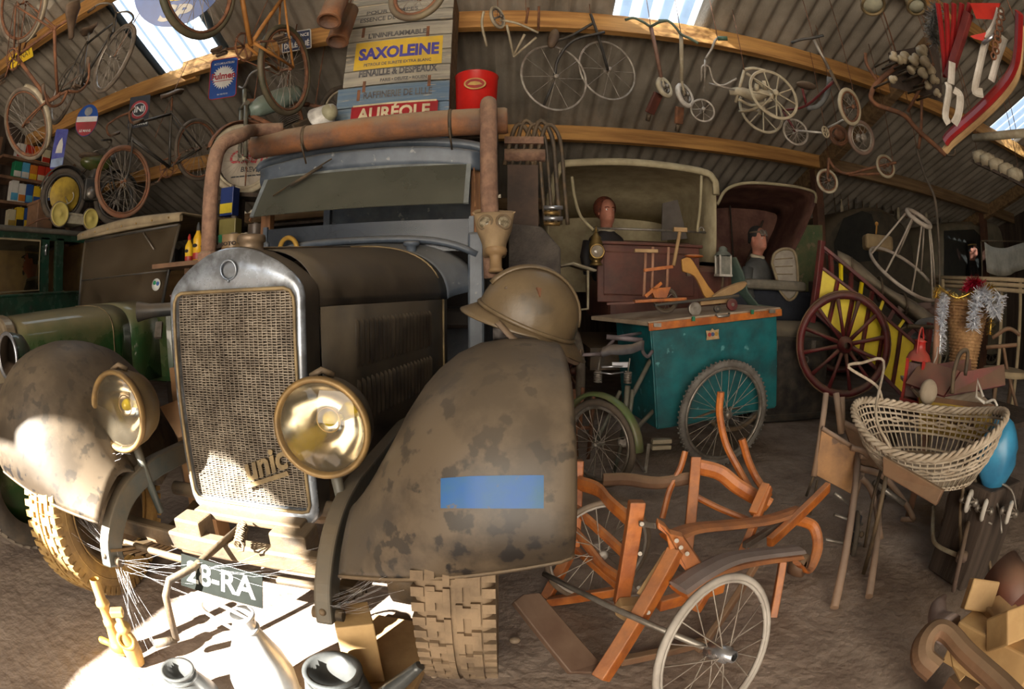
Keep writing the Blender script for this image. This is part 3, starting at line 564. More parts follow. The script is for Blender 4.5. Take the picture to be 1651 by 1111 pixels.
# ======================= shared builders
m_rubber = mat('old_rubber', (0.075, 0.06, 0.045), (0.14, 0.105, 0.075), 8, 0.8, bump=0.1)
m_greytyre = mat('grey_old_tyre', (0.22, 0.18, 0.13), (0.13, 0.10, 0.075), 8, 0.85)
m_steel = mat('dull_steel', (0.34, 0.31, 0.27), (0.18, 0.15, 0.12), 12, 0.45, 0.6)
m_spoke = mat('grey_spoke', (0.45, 0.40, 0.34), (0.25, 0.21, 0.17), 12, 0.5, 0.4)
m_rustt = mat('rust_tube', (0.24, 0.10, 0.045), (0.12, 0.055, 0.03), 14, 0.8, bump=0.1)
m_bframe = mat('black_frame', (0.028, 0.03, 0.03), (0.06, 0.05, 0.04), 10, 0.45, dust=0.4)
m_leather = mat('old_leather', (0.075, 0.05, 0.035), (0.14, 0.09, 0.055), 8, 0.7, dust=0.5)
m_cream = mat('cream_paint', (0.52, 0.46, 0.33), (0.34, 0.28, 0.19), 9, 0.65, dust=0.3)
m_white = mat('grubby_white', (0.62, 0.58, 0.52), (0.42, 0.38, 0.32), 9, 0.6)
m_red = mat('red_paint', (0.42, 0.025, 0.02), (0.22, 0.015, 0.015), 7, 0.45, dust=0.35)
m_maroon = mat('maroon_paint', (0.17, 0.02, 0.022), (0.075, 0.016, 0.016), 7, 0.5, dust=0.5)
m_yellow = mat('yellow_paint', (0.92, 0.72, 0.01), (0.8, 0.58, 0.01), 6, 0.5)
m_owood = mat('orange_varnish', (0.58, 0.175, 0.028), (0.33, 0.085, 0.018), 4, 0.4, dust=0.4, dustc=(0.40, 0.27, 0.17), bump=0.1, stretch=(3, 3, 3))
m_bwood = mat('brown_wood', (0.22, 0.115, 0.06), (0.12, 0.062, 0.035), 5, 0.65, dust=0.5, bump=0.15)
m_lwood = mat('pale_wood', (0.50, 0.33, 0.16), (0.33, 0.20, 0.09), 4, 0.7, bump=0.15)
m_tan = mat('tan_canvas', (0.36, 0.28, 0.17), (0.25, 0.19, 0.115), 6, 0.9, bump=0.15)
m_teal = mat('teal_paint', (0.008, 0.155, 0.17), (0.010, 0.075, 0.085), 4, 0.45, dust=0.2, spots=(11, 0.66, (0.10, 0.30, 0.31)), bump=0.08)
m_dgreen = mat('dark_green_paint', (0.010, 0.045, 0.028), (0.016, 0.028, 0.018), 4, 0.22, dust=0.5, dustc=(0.10, 0.095, 0.06), coat=0.4)
m_olive = mat('olive_green_paint', (0.018, 0.070, 0.022), (0.035, 0.060, 0.018), 3, 0.18, dust=0.75, dustc=(0.25, 0.20, 0.10), coat=0.5)
m_wicker = mat('grey_wicker', (0.52, 0.44, 0.34), (0.34, 0.27, 0.19), 14, 0.75)
m_basket = mat('brown_wicker', (0.46, 0.27, 0.12), (0.28, 0.15, 0.065), 14, 0.7)
m_skin = mat('waxwork_skin', (0.52, 0.22, 0.12), (0.44, 0.17, 0.09), 4, 0.5)
def rotm(ax, a): return M4.Rotation(a, 4, ax)
def Tr(x, y, z): return M4.Translation((x, y, z))
def hubs(p0, p1, up=(0, 0, 1), L=1.02):
    """frame for a bicycle: rear hub p0, front hub p1; length scales to fit"""
    p0, p1 = V(p0), V(p1); k = (p1 - p0).length / L; return frame(p0, p1 - p0, up) @ M4.Scale(k, 4)
def wheel(par, c, ax, R, rt, ns, mt, mr, ms=None, hub=0.018, hw=0.05, rimr=None, sr=0.0018, name='wheel', local=True, cross=True, flat=1.0):
    c = V(c); ax = V(ax).normalized(); b = MB(); b.torus(c, ax, R - rt, rt, 44, 8, rt * flat); w = obj(name, b, mt, par, local=local)
    b = MB(); b.torus(c, ax, R - 2.2 * rt, rt * 0.55, 44, 6, rt * 0.8); obj('rim', b, mr, w, local=local)
    b = MB(); b.lathe([(hub * 0.5, -hw), (hub, -hw * 0.8), (hub, -hw * 0.6), (hub * 0.55, -hw * 0.5), (hub * 0.55, hw * 0.5), (hub, hw * 0.6), (hub, hw * 0.8), (hub * 0.5, hw)], c, ax, 12, True, True); obj('hub', b, mr, w, local=local)
    u = ax.orthogonal().normalized(); v = ax.cross(u); b = MB()
    for i in range(ns):
        a = 2 * PI * i / ns; s = 1 if i % 2 else -1; a2 = a + (0.5 * s if cross and i % 4 < 2 else (-0.5 * s if cross else 0))
        b.rod(c + ax * (s * hw * 0.6) + (u * math.cos(a2) + v * math.sin(a2)) * hub * 0.9, c + (u * math.cos(a) + v * math.sin(a)) * (R - 2.2 * rt), sr, 4)
    tag(obj('spokes', b, ms or m_spoke, w, local=local, fix=False), kind='stuff'); return w
def bicycle(label, M, R=0.33, mf=None, mt=None, mr=None, bars='drop', ns=28, group='bicycles hung in the shed', saddle=True, guard=None, rt=0.02, gear=True, basket=False, front=True, lamp=False, name='bicycle'):
    mf = mf or m_bframe; mt = mt or m_rubber; mr = mr or m_steel
    t = thing(name, label, 'bicycle', M, group)
    wheel(t, (0, 0, 0), (0, 1, 0), R, rt, ns, mt, mr)
    if front: wheel(t, (1.02, 0, 0), (0, 1, 0), R, rt, ns, mt, mr)
    BB = V((0.43, 0, -0.06)); ST = V((0.27, 0, 0.45)); HT = V((0.80, 0, 0.47)); HB = V((0.84, 0, 0.36))
    b = MB(); b.rod(BB, ST + (ST - BB) * 0.06, 0.015, 10); b.rod(ST, HT, 0.014, 10); b.rod(BB, HB, 0.016, 10); b.rod(HT + V((-0.012, 0, 0.035)), HB + V((0.012, 0, -0.035)), 0.018, 10)
    for s in (-1, 1): b.rod(BB + V((0, s * 0.03, 0)), (0, s * 0.06, 0), 0.009, 8); b.rod(ST + V((0, s * 0.015, 0)), (0, s * 0.06, 0), 0.008, 8)
    obj('frame', b, mf, t, local=True)
    b = MB()
    for s in (-1, 1): b.tube(spline([HB + V((0, s * 0.02, -0.03)), HB + V((0.03, s * 0.05, -0.1)), V((0.95, s * 0.055, 0.1)), V((1.02, s * 0.05, 0))], 4), 0.010, 8)
    b.rod(HT, HT + V((-0.03, 0, 0.12)), 0.011, 8); obj('fork', b, mf, t, local=True)
    top = HT + V((-0.03, 0, 0.12)); b = MB()
    if bars == 'drop':
        for s in (-1, 1): b.tube(spline([top, top + V((0.06, s * 0.12, 0.01)), top + V((0.10, s * 0.2, 0.0)), top + V((0.17, s * 0.21, -0.03)), top + V((0.16, s * 0.21, -0.12)), top + V((0.04, s * 0.21, -0.13))], 5), 0.011, 8)
    elif bars == 'flat':
        for s in (-1, 1): b.tube(spline([top, top + V((0.05, s * 0.12, 0.03)), top + V((0.0, s * 0.24, 0.02)), top + V((-0.16, s * 0.27, 0.0))], 5), 0.011, 8)
    if bars:
        hb = obj('handlebar', b, mr, t, local=True)
        for s in (-1, 1):
            b = MB(); e = top + (V((0.10, s * 0.21, -0.13)) if bars == 'drop' else V((-0.10, s * 0.262, 0.0))); b.rod(e + V((0.05, 0, 0)), e + V((-0.07, s * 0.006, 0)), 0.016, 8); obj('grip', b, m_leather, hb, local=True)
    if saddle:
        sp = ST + (ST - BB) * 0.32; b = MB(); b.rod(ST, sp, 0.012, 8); po = obj('seat_post', b, mr, t, local=True)
        rows = []
        for x, w, h in ((-0.13, 0.03, 0), (-0.12, 0.075, 0.012), (-0.06, 0.085, 0.02), (0.0, 0.055, 0.012), (0.08, 0.028, 0.006), (0.14, 0.022, 0.008), (0.155, 0.008, 0)):
            rows.append([sp + V((x, w * math.cos(a), 0.025 + h + 0.028 * math.sin(a) * (1 if math.sin(a) > 0 else 0.7))) for a in [2 * PI * k / 12 for k in range(12)]])
        b = MB(); b.grid(rows, True, True); b.add(rows[0], [tuple(range(12))]); b.add(rows[-1], [tuple(range(12))[::-1]]); obj('saddle', b, m_leather, t, local=True)
    if gear:
        b = MB(); c = BB + V((0, -0.05, 0)); b.torus(c, (0, 1, 0), 0.088, 0.006, 36, 6)
        for i in range(5): a = 2 * PI * i / 5; b.rod(c, c + V((math.cos(a), 0, math.sin(a))) * 0.088, 0.006, 6)
        for i in range(36): a = 2 * PI * i / 36; b.box(c + V((math.cos(a), 0, math.sin(a))) * 0.096, (0.007, 0.004, 0.007))
        cr = obj('chainring', b, mr, t, local=True)
        for s, a in ((-1, -0.6), (1, PI - 0.6)):
            d = V((math.cos(a), 0, math.sin(a))); b = MB(); b.beam(BB + V((0, s * 0.06, 0)), BB + V((0, s * 0.075, 0)) + d * 0.165, 0.012, 0.016, (0, 1, 0)); ck = obj('crank', b, mr, cr, local=True)
            b = MB(); e = BB + V((0, s * 0.12, 0)) + d * 0.165; b.box(e + V((0.03, 0, 0)), (0.02, 0.08, 0.02)); b.box(e + V((-0.03, 0, 0)), (0.02, 0.08, 0.02)); b.rod(e + V((0, -0.06 * s, 0)), e + V((0, 0.05 * s, 0)), 0.008); b.box(e, (0.06, 0.01, 0.012)); obj('pedal', b, m_leather, t, local=True)
        b = MB(); b.tube([c + V((0, 0, 0.09)), V((0, -0.05, 0.035)), V((-0.035, -0.05, 0)), V((0, -0.05, -0.035)), c + V((0, 0, -0.09))], 0.004, 5); obj('chain', b, m_rustt, t, local=True)
    if guard:
        for cx, a0, a1 in ((0, 0.3, 2.9), (1.02, 0.9, 3.0)):
            b = MB(); rows = [[V((cx, 0, 0)) + V((math.cos(a), 0, math.sin(a))) * (R + 0.018 - 0.012 * k * k) + V((0, 0.026 * k, 0)) for k in (-1, -0.6, 0, 0.6, 1)] for a in [lerp(a0, a1, i / 18) for i in range(19)]]
            b.grid(rows); obj('mudguard', b, guard, t, local=True, solid=0.003)
    return t
def sign(name, label, F, poly, m, t=0.006, edge=None, cat='sign'):
    th = thing(name, label, cat, F); b = MB(); b.prism(poly, M4.Identity(4), t); p = obj('plate', b, m, th, local=True)
    if edge:
        n = len(poly); b = MB(); b.tube([V((x, y, t / 2)) for x, y in poly], 0.005, 5, True); obj('edge', b, edge, th, local=True)
    return th
def lett(th, s, x, y, size, m, w=None, bold=0.0, shear=0.0, z=0.0045):
    return text(s, MW[th.name] @ Tr(x, y, z), size, m, th, w, 0.0012, bold, shear)
def patch(th, poly, m, name, z=0.004, t=0.002):
    b = MB(); b.prism(poly, Tr(0, 0, z), t); return obj(name, b, m, th, local=True)
def circ(r, n=32, cx=0, cy=0, ry=None, a0=0): return [(cx + r * math.cos(a0 + 2 * PI * i / n), cy + (ry or r) * math.sin(a0 + 2 * PI * i / n)) for i in range(n)]
def rrect(w, h, r=0.02, n=4):
    out = []
    for sx, sy, a in ((1, -1, -PI / 2), (1, 1, 0), (-1, 1, PI / 2), (-1, -1, PI)):
        for i in range(n + 1): t = a + PI / 2 * i / n; out.append((sx * (w / 2 - r) + r * math.cos(t), sy * (h / 2 - r) + r * math.sin(t)))
    return out
def facing(p, right=None, tilt=0.0, yaw=0.0):
    """sign frame at p looking back along the aisle: x to the right, normal to -y, turned by yaw and tilted"""
    return Tr(*p) @ rotm('Z', yaw) @ rotm('X', PI / 2 + tilt) 
def bust(name, label, M, skin=None, jacket=None, hairm=None, hair=True, cap=None, goggles=False, beard=False, scarf=None, cat='mannequin', shoulders=0.40, eyes=True, puff=False):
    """waxwork head and shoulders; face looks along local -y; origin at the chest, crown about 0.62 above"""
    skin = skin or m_skin; t = thing(name, label, cat, M); N = 28
    def rg(z, rx, ry, cy=0.0): return (z, rx, ry, cy)
    R = [rg(0.28, 0.060, 0.062, 0.015), rg(0.33, 0.056, 0.058, 0.012), rg(0.365, 0.062, 0.070, 0.0), rg(0.385, 0.066, 0.085, -0.012), rg(0.41, 0.070, 0.092, -0.012), rg(0.44, 0.074, 0.095, -0.006), rg(0.475, 0.077, 0.096, 0.0), rg(0.51, 0.079, 0.098, 0.004), rg(0.545, 0.078, 0.097, 0.006), rg(0.575, 0.070, 0.088, 0.008), rg(0.60, 0.052, 0.066, 0.01), rg(0.615, 0.025, 0.032, 0.01), rg(0.62, 0.003, 0.003, 0.01)]
    rows = []
    for z, rx, ry, cy in R:
        row = []
        for i in range(N):
            a = 2 * PI * i / N - PI / 2; x, y = rx * math.cos(a), cy + ry * math.sin(a); f = max(0, -math.sin(a))
            g = lambda zz, s: math.exp(-((z - zz) / s) ** 2)
            nose = 0.024 * g(0.452, 0.02) * math.exp(-(x / 0.013) ** 2) + 0.010 * g(0.485, 0.022) * math.exp(-(x / 0.010) ** 2)
            lips = 0.007 * g(0.415, 0.010) * math.exp(-(x / 0.022) ** 2); chin = 0.010 * g(0.385, 0.014) * math.exp(-(x / 0.022) ** 2)
            sock = -0.010 * g(0.492, 0.012) * (math.exp(-((x - 0.033) / 0.016) ** 2) + math.exp(-((x + 0.033) / 0.016) ** 2)); brow = 0.004 * g(0.512, 0.01) * f
            row.append(V((x, y - (nose + lips + chin + sock + brow) * (1 if f > 0.3 else 0), z)))
        rows.append(row)
    b = MB(); b.grid(rows, True, True); h = obj('head', b, skin, t, local=True, sub=1)
    for s in (-1, 1):
        b = MB(); b.ball((s * 0.081, 0.012, 0.475), 0.010, 0.02, 0.032); obj('ear', b, skin, h, local=True)
        if eyes:
            b = MB(); b.ball((s * 0.033, -0.076, 0.492), 0.012); e = obj('eye', b, mat('eye_white', (0.75, 0.72, 0.66)), h, local=True)
            b = MB(); b.ball((s * 0.033, -0.0865, 0.492), 0.0055, 0.003, 0.0055, 10, 6); obj('pupil', b, m_dark, h, local=True)
            b = MB(); b.tube([(s * 0.015, -0.094, 0.513), (s * 0.034, -0.093, 0.518), (s * 0.056, -0.078, 0.512)], 0.005, 6); obj('eyebrow', b, hairm or m_dark, h, local=True)
    b = MB(); b.tube([(-0.024, -0.094, 0.414), (-0.008, -0.104, 0.416), (0.008, -0.104, 0.416), (0.024, -0.094, 0.414)], 0.0045, 6); obj('lips', b, mat('wax_lips', (0.42, 0.07, 0.05)), h, local=True)
    if hair:
        rr = []
        for i in range(9):
            p = lerp(-0.25, PI / 2, i / 8); rr.append([V((0.087 * math.cos(p) * math.cos(a), 0.016 + (0.104 if math.sin(a) > 0 else 0.090) * math.cos(p) * math.sin(a), 0.528 + 0.103 * math.sin(p) - (0.06 if math.sin(a) > 0.2 and i < 2 else 0))) for a in [2 * PI * k / 24 for k in range(24)]])
        b = MB(); b.grid(rr, True, True); obj('hair', b, hairm or m_dark, t, local=True)
    if puff: b = MB(); b.ball((0, 0.045, 0.525), 0.118, 0.105, 0.125); obj('curls', b, hairm, t, local=True)
    if beard:
        b = MB(); b.tube([(-0.03, -0.097, 0.432), (0, -0.112, 0.434), (0.03, -0.097, 0.432)], [0.004, 0.008, 0.004], 6); obj('moustache', b, hairm or m_dark, t, local=True)
        b = MB(); b.ball((0, -0.10, 0.378), 0.02, 0.016, 0.028); obj('goatee', b, hairm or m_dark, t, local=True)
    if cap:
        b = MB(); b.lathe([(0.095, 0), (0.098, 0.03), (0.118, 0.055), (0.12, 0.065), (0.08, 0.082), (0, 0.086)], (0, 0.008, 0.548), (0, 0.12, 1), 28); cp = obj('cap', b, cap, t, local=True)
        b = MB(); b.grid([[V((0.09 * math.cos(a) * k, -0.055 - 0.075 * k * abs(math.sin(a)) - 0.0, 0.545 - 0.02 * k * abs(math.sin(a)))) for a in [PI * i / 12 for i in range(13)]] for k in (0.55, 0.8, 1.05)]); obj('peak', b, cap, cp, local=True, solid=0.004)
        b = MB(); b.torus((0, 0.008, 0.563), (0, 0.12, 1), 0.098, 0.004, 28, 6, 0.010); obj('cap_band', b, mat('gold_braid', (0.55, 0.36, 0.10)), cp, local=True)
    if goggles:
        for s in (-1, 1): b = MB(); b.torus((s * 0.038, -0.085, 0.548), (s * 0.3, -1, 0.3), 0.028, 0.008, 20, 6); b.ball((s * 0.038, -0.085, 0.548), 0.022, 0.010, 0.022); obj('goggle', b, m_steel, t, local=True)
        b = MB(); b.torus((0, 0.008, 0.55), (0, 0.05, 1), 0.09, 0.003, 28, 6, 0.01); obj('goggle_strap', b, m_leather, t, local=True)
    jr = []
    for z, rx, ry in ((-0.25, 0.17, 0.12), (-0.02, 0.18, 0.13), (0.10, shoulders * 0.48, 0.125), (0.19, shoulders * 0.5, 0.105), (0.235, shoulders * 0.42, 0.088), (0.265, 0.11, 0.078), (0.29, 0.072, 0.072)):
        jr.append([V((rx * math.copysign(abs(math.cos(a)) ** 0.8, math.cos(a)), 0.01 + ry * math.sin(a), z)) for a in [2 * PI * k / 24 for k in range(24)]])
    b = MB(); b.grid(jr, True, True); b.add(jr[0], [tuple(range(24))]); jk = obj('jacket', b, jacket or m_dark, t, local=True, sub=1)
    for s in (-1, 1):
        b = MB(); b.tube([(s * shoulders * 0.47, 0.01, 0.17), (s * (shoulders * 0.5 + 0.03), 0.0, 0.02), (s * (shoulders * 0.5 + 0.02), -0.05, -0.14)], [0.062, 0.056, 0.05], 12); obj('sleeve', b, jacket or m_dark, jk, local=True)
    if scarf: b = MB(); b.torus((0, 0.012, 0.30), (0, -0.2, 1), 0.062, 0.022, 24, 8); obj('scarf', b, scarf, t, local=True)
    return t
# ======================= left: two green cars, rack, motorbike
XG = -2.97
car = thing('tourer_car', 'open olive green tourer with folding windscreen and tan hood, beside the lorry', 'car', loc=(XG, 1.37, 0))
def gx(r): return XG + r
def gsec(y, n=12):
    t = (y - 1.58) / 1.3; w = lerp(0.33, 0.50, t); zt = lerp(1.13, 1.17, t); zc = 0.95
    return [(w * abs(math.cos(PI / 2 * i / n)) ** 0.55, zc + (zt - zc) * math.sin(PI / 2 * i / n) ** 0.8) for i in range(n + 1)], w
for s in (1, -1):
    b = MB(); b.grid([[V((gx(s * x), y, z)) for x, z in [(gsec(y)[1], 0.62)] + gsec(y)[0]] for y in [1.58 + 0.98 * i / 8 for i in range(9)]]); obj('bonnet', b, m_olive, car, solid=0.004)
b = MB(); b.grid([[V((gx(x), y, z)) for x, z in [(-gsec(y)[1], 0.62)] + [(-a, c) for a, c in gsec(y)[0]] + gsec(y)[0][::-1] + [(gsec(y)[1], 0.62)]] for y in (2.565, 2.7, 2.9)]); obj('scuttle', b, m_olive, car, solid=0.004)
b = MB(); sec, w = gsec(1.58); out = [V((gx(x * 1.05), 1.56, z + 0.02)) for x, z in [(w, 0.55)] + sec] + [V((gx(-x * 1.05), 1.56, z + 0.02)) for x, z in sec[::-1] + [(w, 0.55)]]
b.slab(out, 0.10, (0, 1, 0)); obj('radiator', b, mat('tan_nickel', (0.36, 0.29, 0.19), (0.22, 0.17, 0.11), 8, 0.4, 0.4), car, bevel=0.02)
b = MB(); b.tube([V((gx(x * 1.01), 2.40, z + 0.004)) for x, z in [(gsec(2.4)[1], 0.64)] + gsec(2.40)[0]], 0.004, 5); obj('bonnet_strip', b, m_dullbrass, car)
# windscreen: two panes in a slim frame, wiper, round sticker
a0, a1, b0, b1 = V((gx(-0.57), 2.90, 1.13)), V((gx(0.50), 2.90, 1.13)), V((gx(-0.60), 3.0, 1.70)), V((gx(0.585), 3.0, 1.70))
l, r = a0.lerp(b0, 0.42), a1.lerp(b1, 0.42)
b = MB(); b.slab([a0, a1, r, l], 0.005); obj('lower_pane', b, g_car, car)
b = MB(); b.slab([l, r, b1, b0], 0.005); obj('upper_pane', b, g_car, car)
b = MB()
for p, q in ((a0, b0), (a1, b1), (b0, b1), (a0, a1), (l, r)): b.rod(p, q, 0.013 if (p, q) != (l, r) else 0.006, 8)
obj('screen_frame', b, m_bframe, car)
b = MB(); b.rod(PP(231, 375, b0 + V((0, -0.03, 0)), (0, -1, 0.1)), PP(248, 402, a0 + V((0, 0.0, 0)), (0, -1, 0.1)), 0.006); obj('wiper', b, m_steel, car)
st = PP(252, 459, a0 + V((0, -0.012, 0)), (0, -1, 0.17)); b = MB(); b.lathe([(0.0, 0), (0.045, 0), (0.045, 0.004), (0, 0.004)], st, (0, -1, 0.17), 24); sk = obj('round_sticker', b, mat('sticker', (0.75, 0.75, 0.70), (0.5, 0.52, 0.5)), car)
for a, c in ((0.3, (0.05, 0.15, 0.45)), (2.4, (0.02, 0.30, 0.12)), (4.4, (0.12, 0.12, 0.12))):
    b = MB(); b.lathe([(0.0, 0.004), (0.016, 0.004), (0.016, 0.006), (0, 0.006)], st + V((math.cos(a) * 0.02, 0, math.sin(a) * 0.02)), (0, -1, 0.17), 12); obj('sticker_spot', b, mat('sticker_%.1f' % a, c), sk)
# hood (folding roof): front bar, bows and cloth
b = MB(); hr = [[V((gx(x), y, 1.755 + 0.03 * math.cos(x * 2.4) + dz)) for x in [-0.64 + 1.28 * i / 12 for i in range(13)]] for y, dz in ((2.93, -0.045), (2.925, 0.0), (2.96, 0.02), (3.9, 0.05), (4.3, 0.0))]
b.grid(hr); obj('hood_cloth', b, m_tan, car, solid=0.012)
b = MB(); b.beam((gx(-0.64), 2.95, 1.74), (gx(0.64), 2.95, 1.74), 0.05, 0.05); obj('hood_front_bar', b, m_tan, car, bevel=0.012)
for i in range(7): b = MB(); b.ball((gx(-0.55 + 0.18 * i), 2.92, 1.75), 0.008, n=8, m=5); obj('hood_stud', b, m_brass, car)
b = MB(); b.box((gx(0), 3.6, 0.85), (1.25, 1.5, 0.55)); bd = obj('body', b, m_olive, car, bevel=0.05)
b = MB(); b.box((gx(0), 3.75, 1.2), (1.05, 0.16, 0.45)); obj('seat_back', b, m_leather, car, bevel=0.04)
# wing, tyre, headlamp, exhaust trumpet horn
def arch(yc, zc, R, w, xr, a0, a1, m, nm, flare=0.0):
    b = MB(); rows = []
    for i in range(17):
        a = lerp(a0, a1, i / 16); c = V((0, yc, zc)) + V((0, math.cos(a), math.sin(a))) * R
        rows.append([V((gx(xr + w * k), c.y, c.z)) - V((0, math.cos(a), math.sin(a))) * (0.05 * k * k) for k in (-1, -0.7, -0.3, 0, 0.3, 0.7, 1)])
    b.grid(rows); return obj(nm, b, m, car, solid=0.006)
arch(1.37, 0.36, 0.47, 0.13, 0.59, 0.2, PI * 0.93, mat('grey_wing', (0.12, 0.10, 0.085), (0.08, 0.066, 0.055), 4, 0.5, dust=0.5), 'front_wing')
for xr in (0.59,):
    b = MB(); c = V((gx(xr), 1.37, 0.36)); b.lathe([(0.24, -0.05), (0.28, -0.07), (0.33, -0.065), (0.352, -0.05), (0.36, -0.02), (0.36, 0.02), (0.352, 0.05), (0.33, 0.065), (0.28, 0.07), (0.24, 0.05)], c, (1, 0, 0), 48); ty = obj('tyre', b, m_tyred, car)
    b = MB()
    for i in range(40):
        a = 2 * PI * i / 40
        for h0, da in ((-0.045, 0), (-0.012, 0.5), (0.02, 0)):
            aa = a + da * 2 * PI / 40; d = V((0, math.cos(aa), math.sin(aa))); tt = V((0, -math.sin(aa), math.cos(aa))); b.beam(c + V((h0, 0, 0)) + d * 0.361 - tt * 0.016, c + V((h0 + 0.022, 0, 0)) + d * 0.361 + tt * 0.016, 0.016, 0.014, d)
    obj('tread', b, m_greytyre, ty)
    b = MB(); b.lathe([(0.25, -0.04), (0.22, -0.03), (0.08, 0.02), (0.0, 0.03)], c, (1, 0, 0), 32); obj('wheel_disc', b, m_olive, ty)
hc = PD(12, 575, 2.55); b = MB(); b.lathe([(0.10, 0), (0.105, -0.03), (0.09, -0.09), (0.04, -0.14), (0, -0.15)], hc, (0, -1, 0), 28); hl = obj('headlamp', b, m_dgreen, car)
b = MB(); b.torus(hc, (0, -1, 0), 0.102, 0.009, 32, 8); obj('lamp_rim', b, m_chrome, hl)
b = MB(); b.lathe([(0.10, 0), (0.06, 0.012), (0, 0.018)], hc, (0, -1, 0), 28); obj('lens', b, m_mirror, hl)
ha = PD(222, 503, 3.25); b = MB(); b.lathe([(0.062, 0), (0.055, 0.03), (0.042, 0.10), (0.04, 0.26)], ha, (0.85, 0.5, 0.02), 24); b.lathe([(0.05, 0.02), (0.03, 0.03), (0, 0.035)], ha, (0.85, 0.5, 0.02), 24); hn = obj('horn', b, m_bframe, car)
b = MB(); b.torus(ha + V((0.85, 0.5, 0.02)) * 0.27, (0.85, 0.5, 0.02), 0.05, 0.008, 24, 6); b.torus(ha + V((0.85, 0.5, 0.02)) * 0.25, (0.85, 0.5, 0.02), 0.075, 0.006, 24, 6); obj('horn_ring', b, m_steel, hn)
b = MB(); b.beam(PD(257, 520, 3.5), PD(255, 545, 3.45), 0.05, 0.03); obj('side_bracket', b, m_steel, car)
# dark green saloon
XS = -4.5
sal = thing('saloon_car', 'tall dark green saloon with a puppet driver at the window', 'car', loc=(XS - 0.75, 3.4, 0))
b = MB(); b.slab([(XS, 1.9, 0.45), (XS, 4.2, 0.45), (XS, 4.2, 1.30), (XS, 1.9, 1.30)], 0.04, (1, 0, 0)); obj('body_side', b, m_dgreen, sal)
b = MB(); b.box((XS + 0.012, 3.05, 1.31), (0.05, 2.3, 0.03)); obj('waist_moulding', b, m_dgreen, sal, bevel=0.01)
for y0, y1 in ((1.9, 1.98), (3.06, 3.20), (3.30, 3.42), (4.08, 4.2)):
    b = MB(); b.box((XS, (y0 + y1) / 2, 1.58), (0.05, y1 - y0, 0.56)); obj('door_pillar', b, m_dgreen, sal, bevel=0.008)
b = MB(); b.box((XS, 3.05, 1.86), (0.05, 2.3, 0.07)); obj('roof_rail', b, m_dgreen, sal, bevel=0.01)
b = MB(); b.grid([[V((XS - 0.75 + 0.80 * math.sin(a), y, 1.90 + 0.09 * math.cos(a) - 0.0)) for a in [-PI / 2 + PI * i / 12 for i in range(13)]] for y in (1.85, 1.9, 4.18, 4.22)]); obj('roof', b, mat('roof_cloth', (0.13, 0.115, 0.085), (0.075, 0.065, 0.05), 5, 0.9), sal, solid=0.03)
b = MB(); b.slab([(XS, 1.98, 1.33), (XS, 3.06, 1.33), (XS, 3.06, 1.83), (XS, 1.98, 1.83)], 0.005, (1, 0, 0)); obj('side_window', b, glass('saloon_glass', (0.95, 0.93, 0.85), 0.03, 0.05, 0.08, (0.2, 0.17, 0.1)), sal)
b = MB(); b.tube([V((XS + 0.03, y, z)) for y, z in ((2.0, 1.34), (3.05, 1.34), (3.05, 1.82), (2.0, 1.82))], 0.012, 6, True); obj('window_bead', b, mat('bead_tan', (0.22, 0.17, 0.09)), sal)
b = MB(); b.box((XS - 1.45, 3.05, 1.2), (0.04, 2.3, 1.4)); obj('far_side', b, mat('tan_lining', (0.30, 0.20, 0.08), (0.2, 0.13, 0.06), 5, 0.9), sal)
b = MB(); b.box((XS - 0.7, 4.18, 1.2), (1.5, 0.04, 1.4)); obj('back_panel', b, mat('tan_lining', (0.30, 0.20, 0.08)), sal)
b = MB(); b.rod((XS + 0.04, 3.13, 1.68), (XS + 0.04, 3.13, 1.78), 0.012); b.ball((XS + 0.05, 3.13, 1.77), 0.018); obj('door_catch', b, m_chrome, sal)
b = MB(); b.box((XS - 0.7, 3.5, 1.0), (1.2, 0.15, 0.7)); obj('seat_back', b, mat('ochre_leather', (0.25, 0.16, 0.06)), sal, bevel=0.04)
hp = PX(51, 420, XS - 0.20)
bust('mannequin', 'ruddy puppet driver with goatee and black peaked cap in green saloon', Tr(hp.x, hp.y, hp.z - 0.49) @ rotm('Z', -0.75), mat('ruddy_wax', (0.62, 0.17, 0.08), (0.55, 0.14, 0.07)), m_dark, m_dark, cap=m_dark, beard=True, scarf=mat('pale_shirt', (0.35, 0.33, 0.28)))
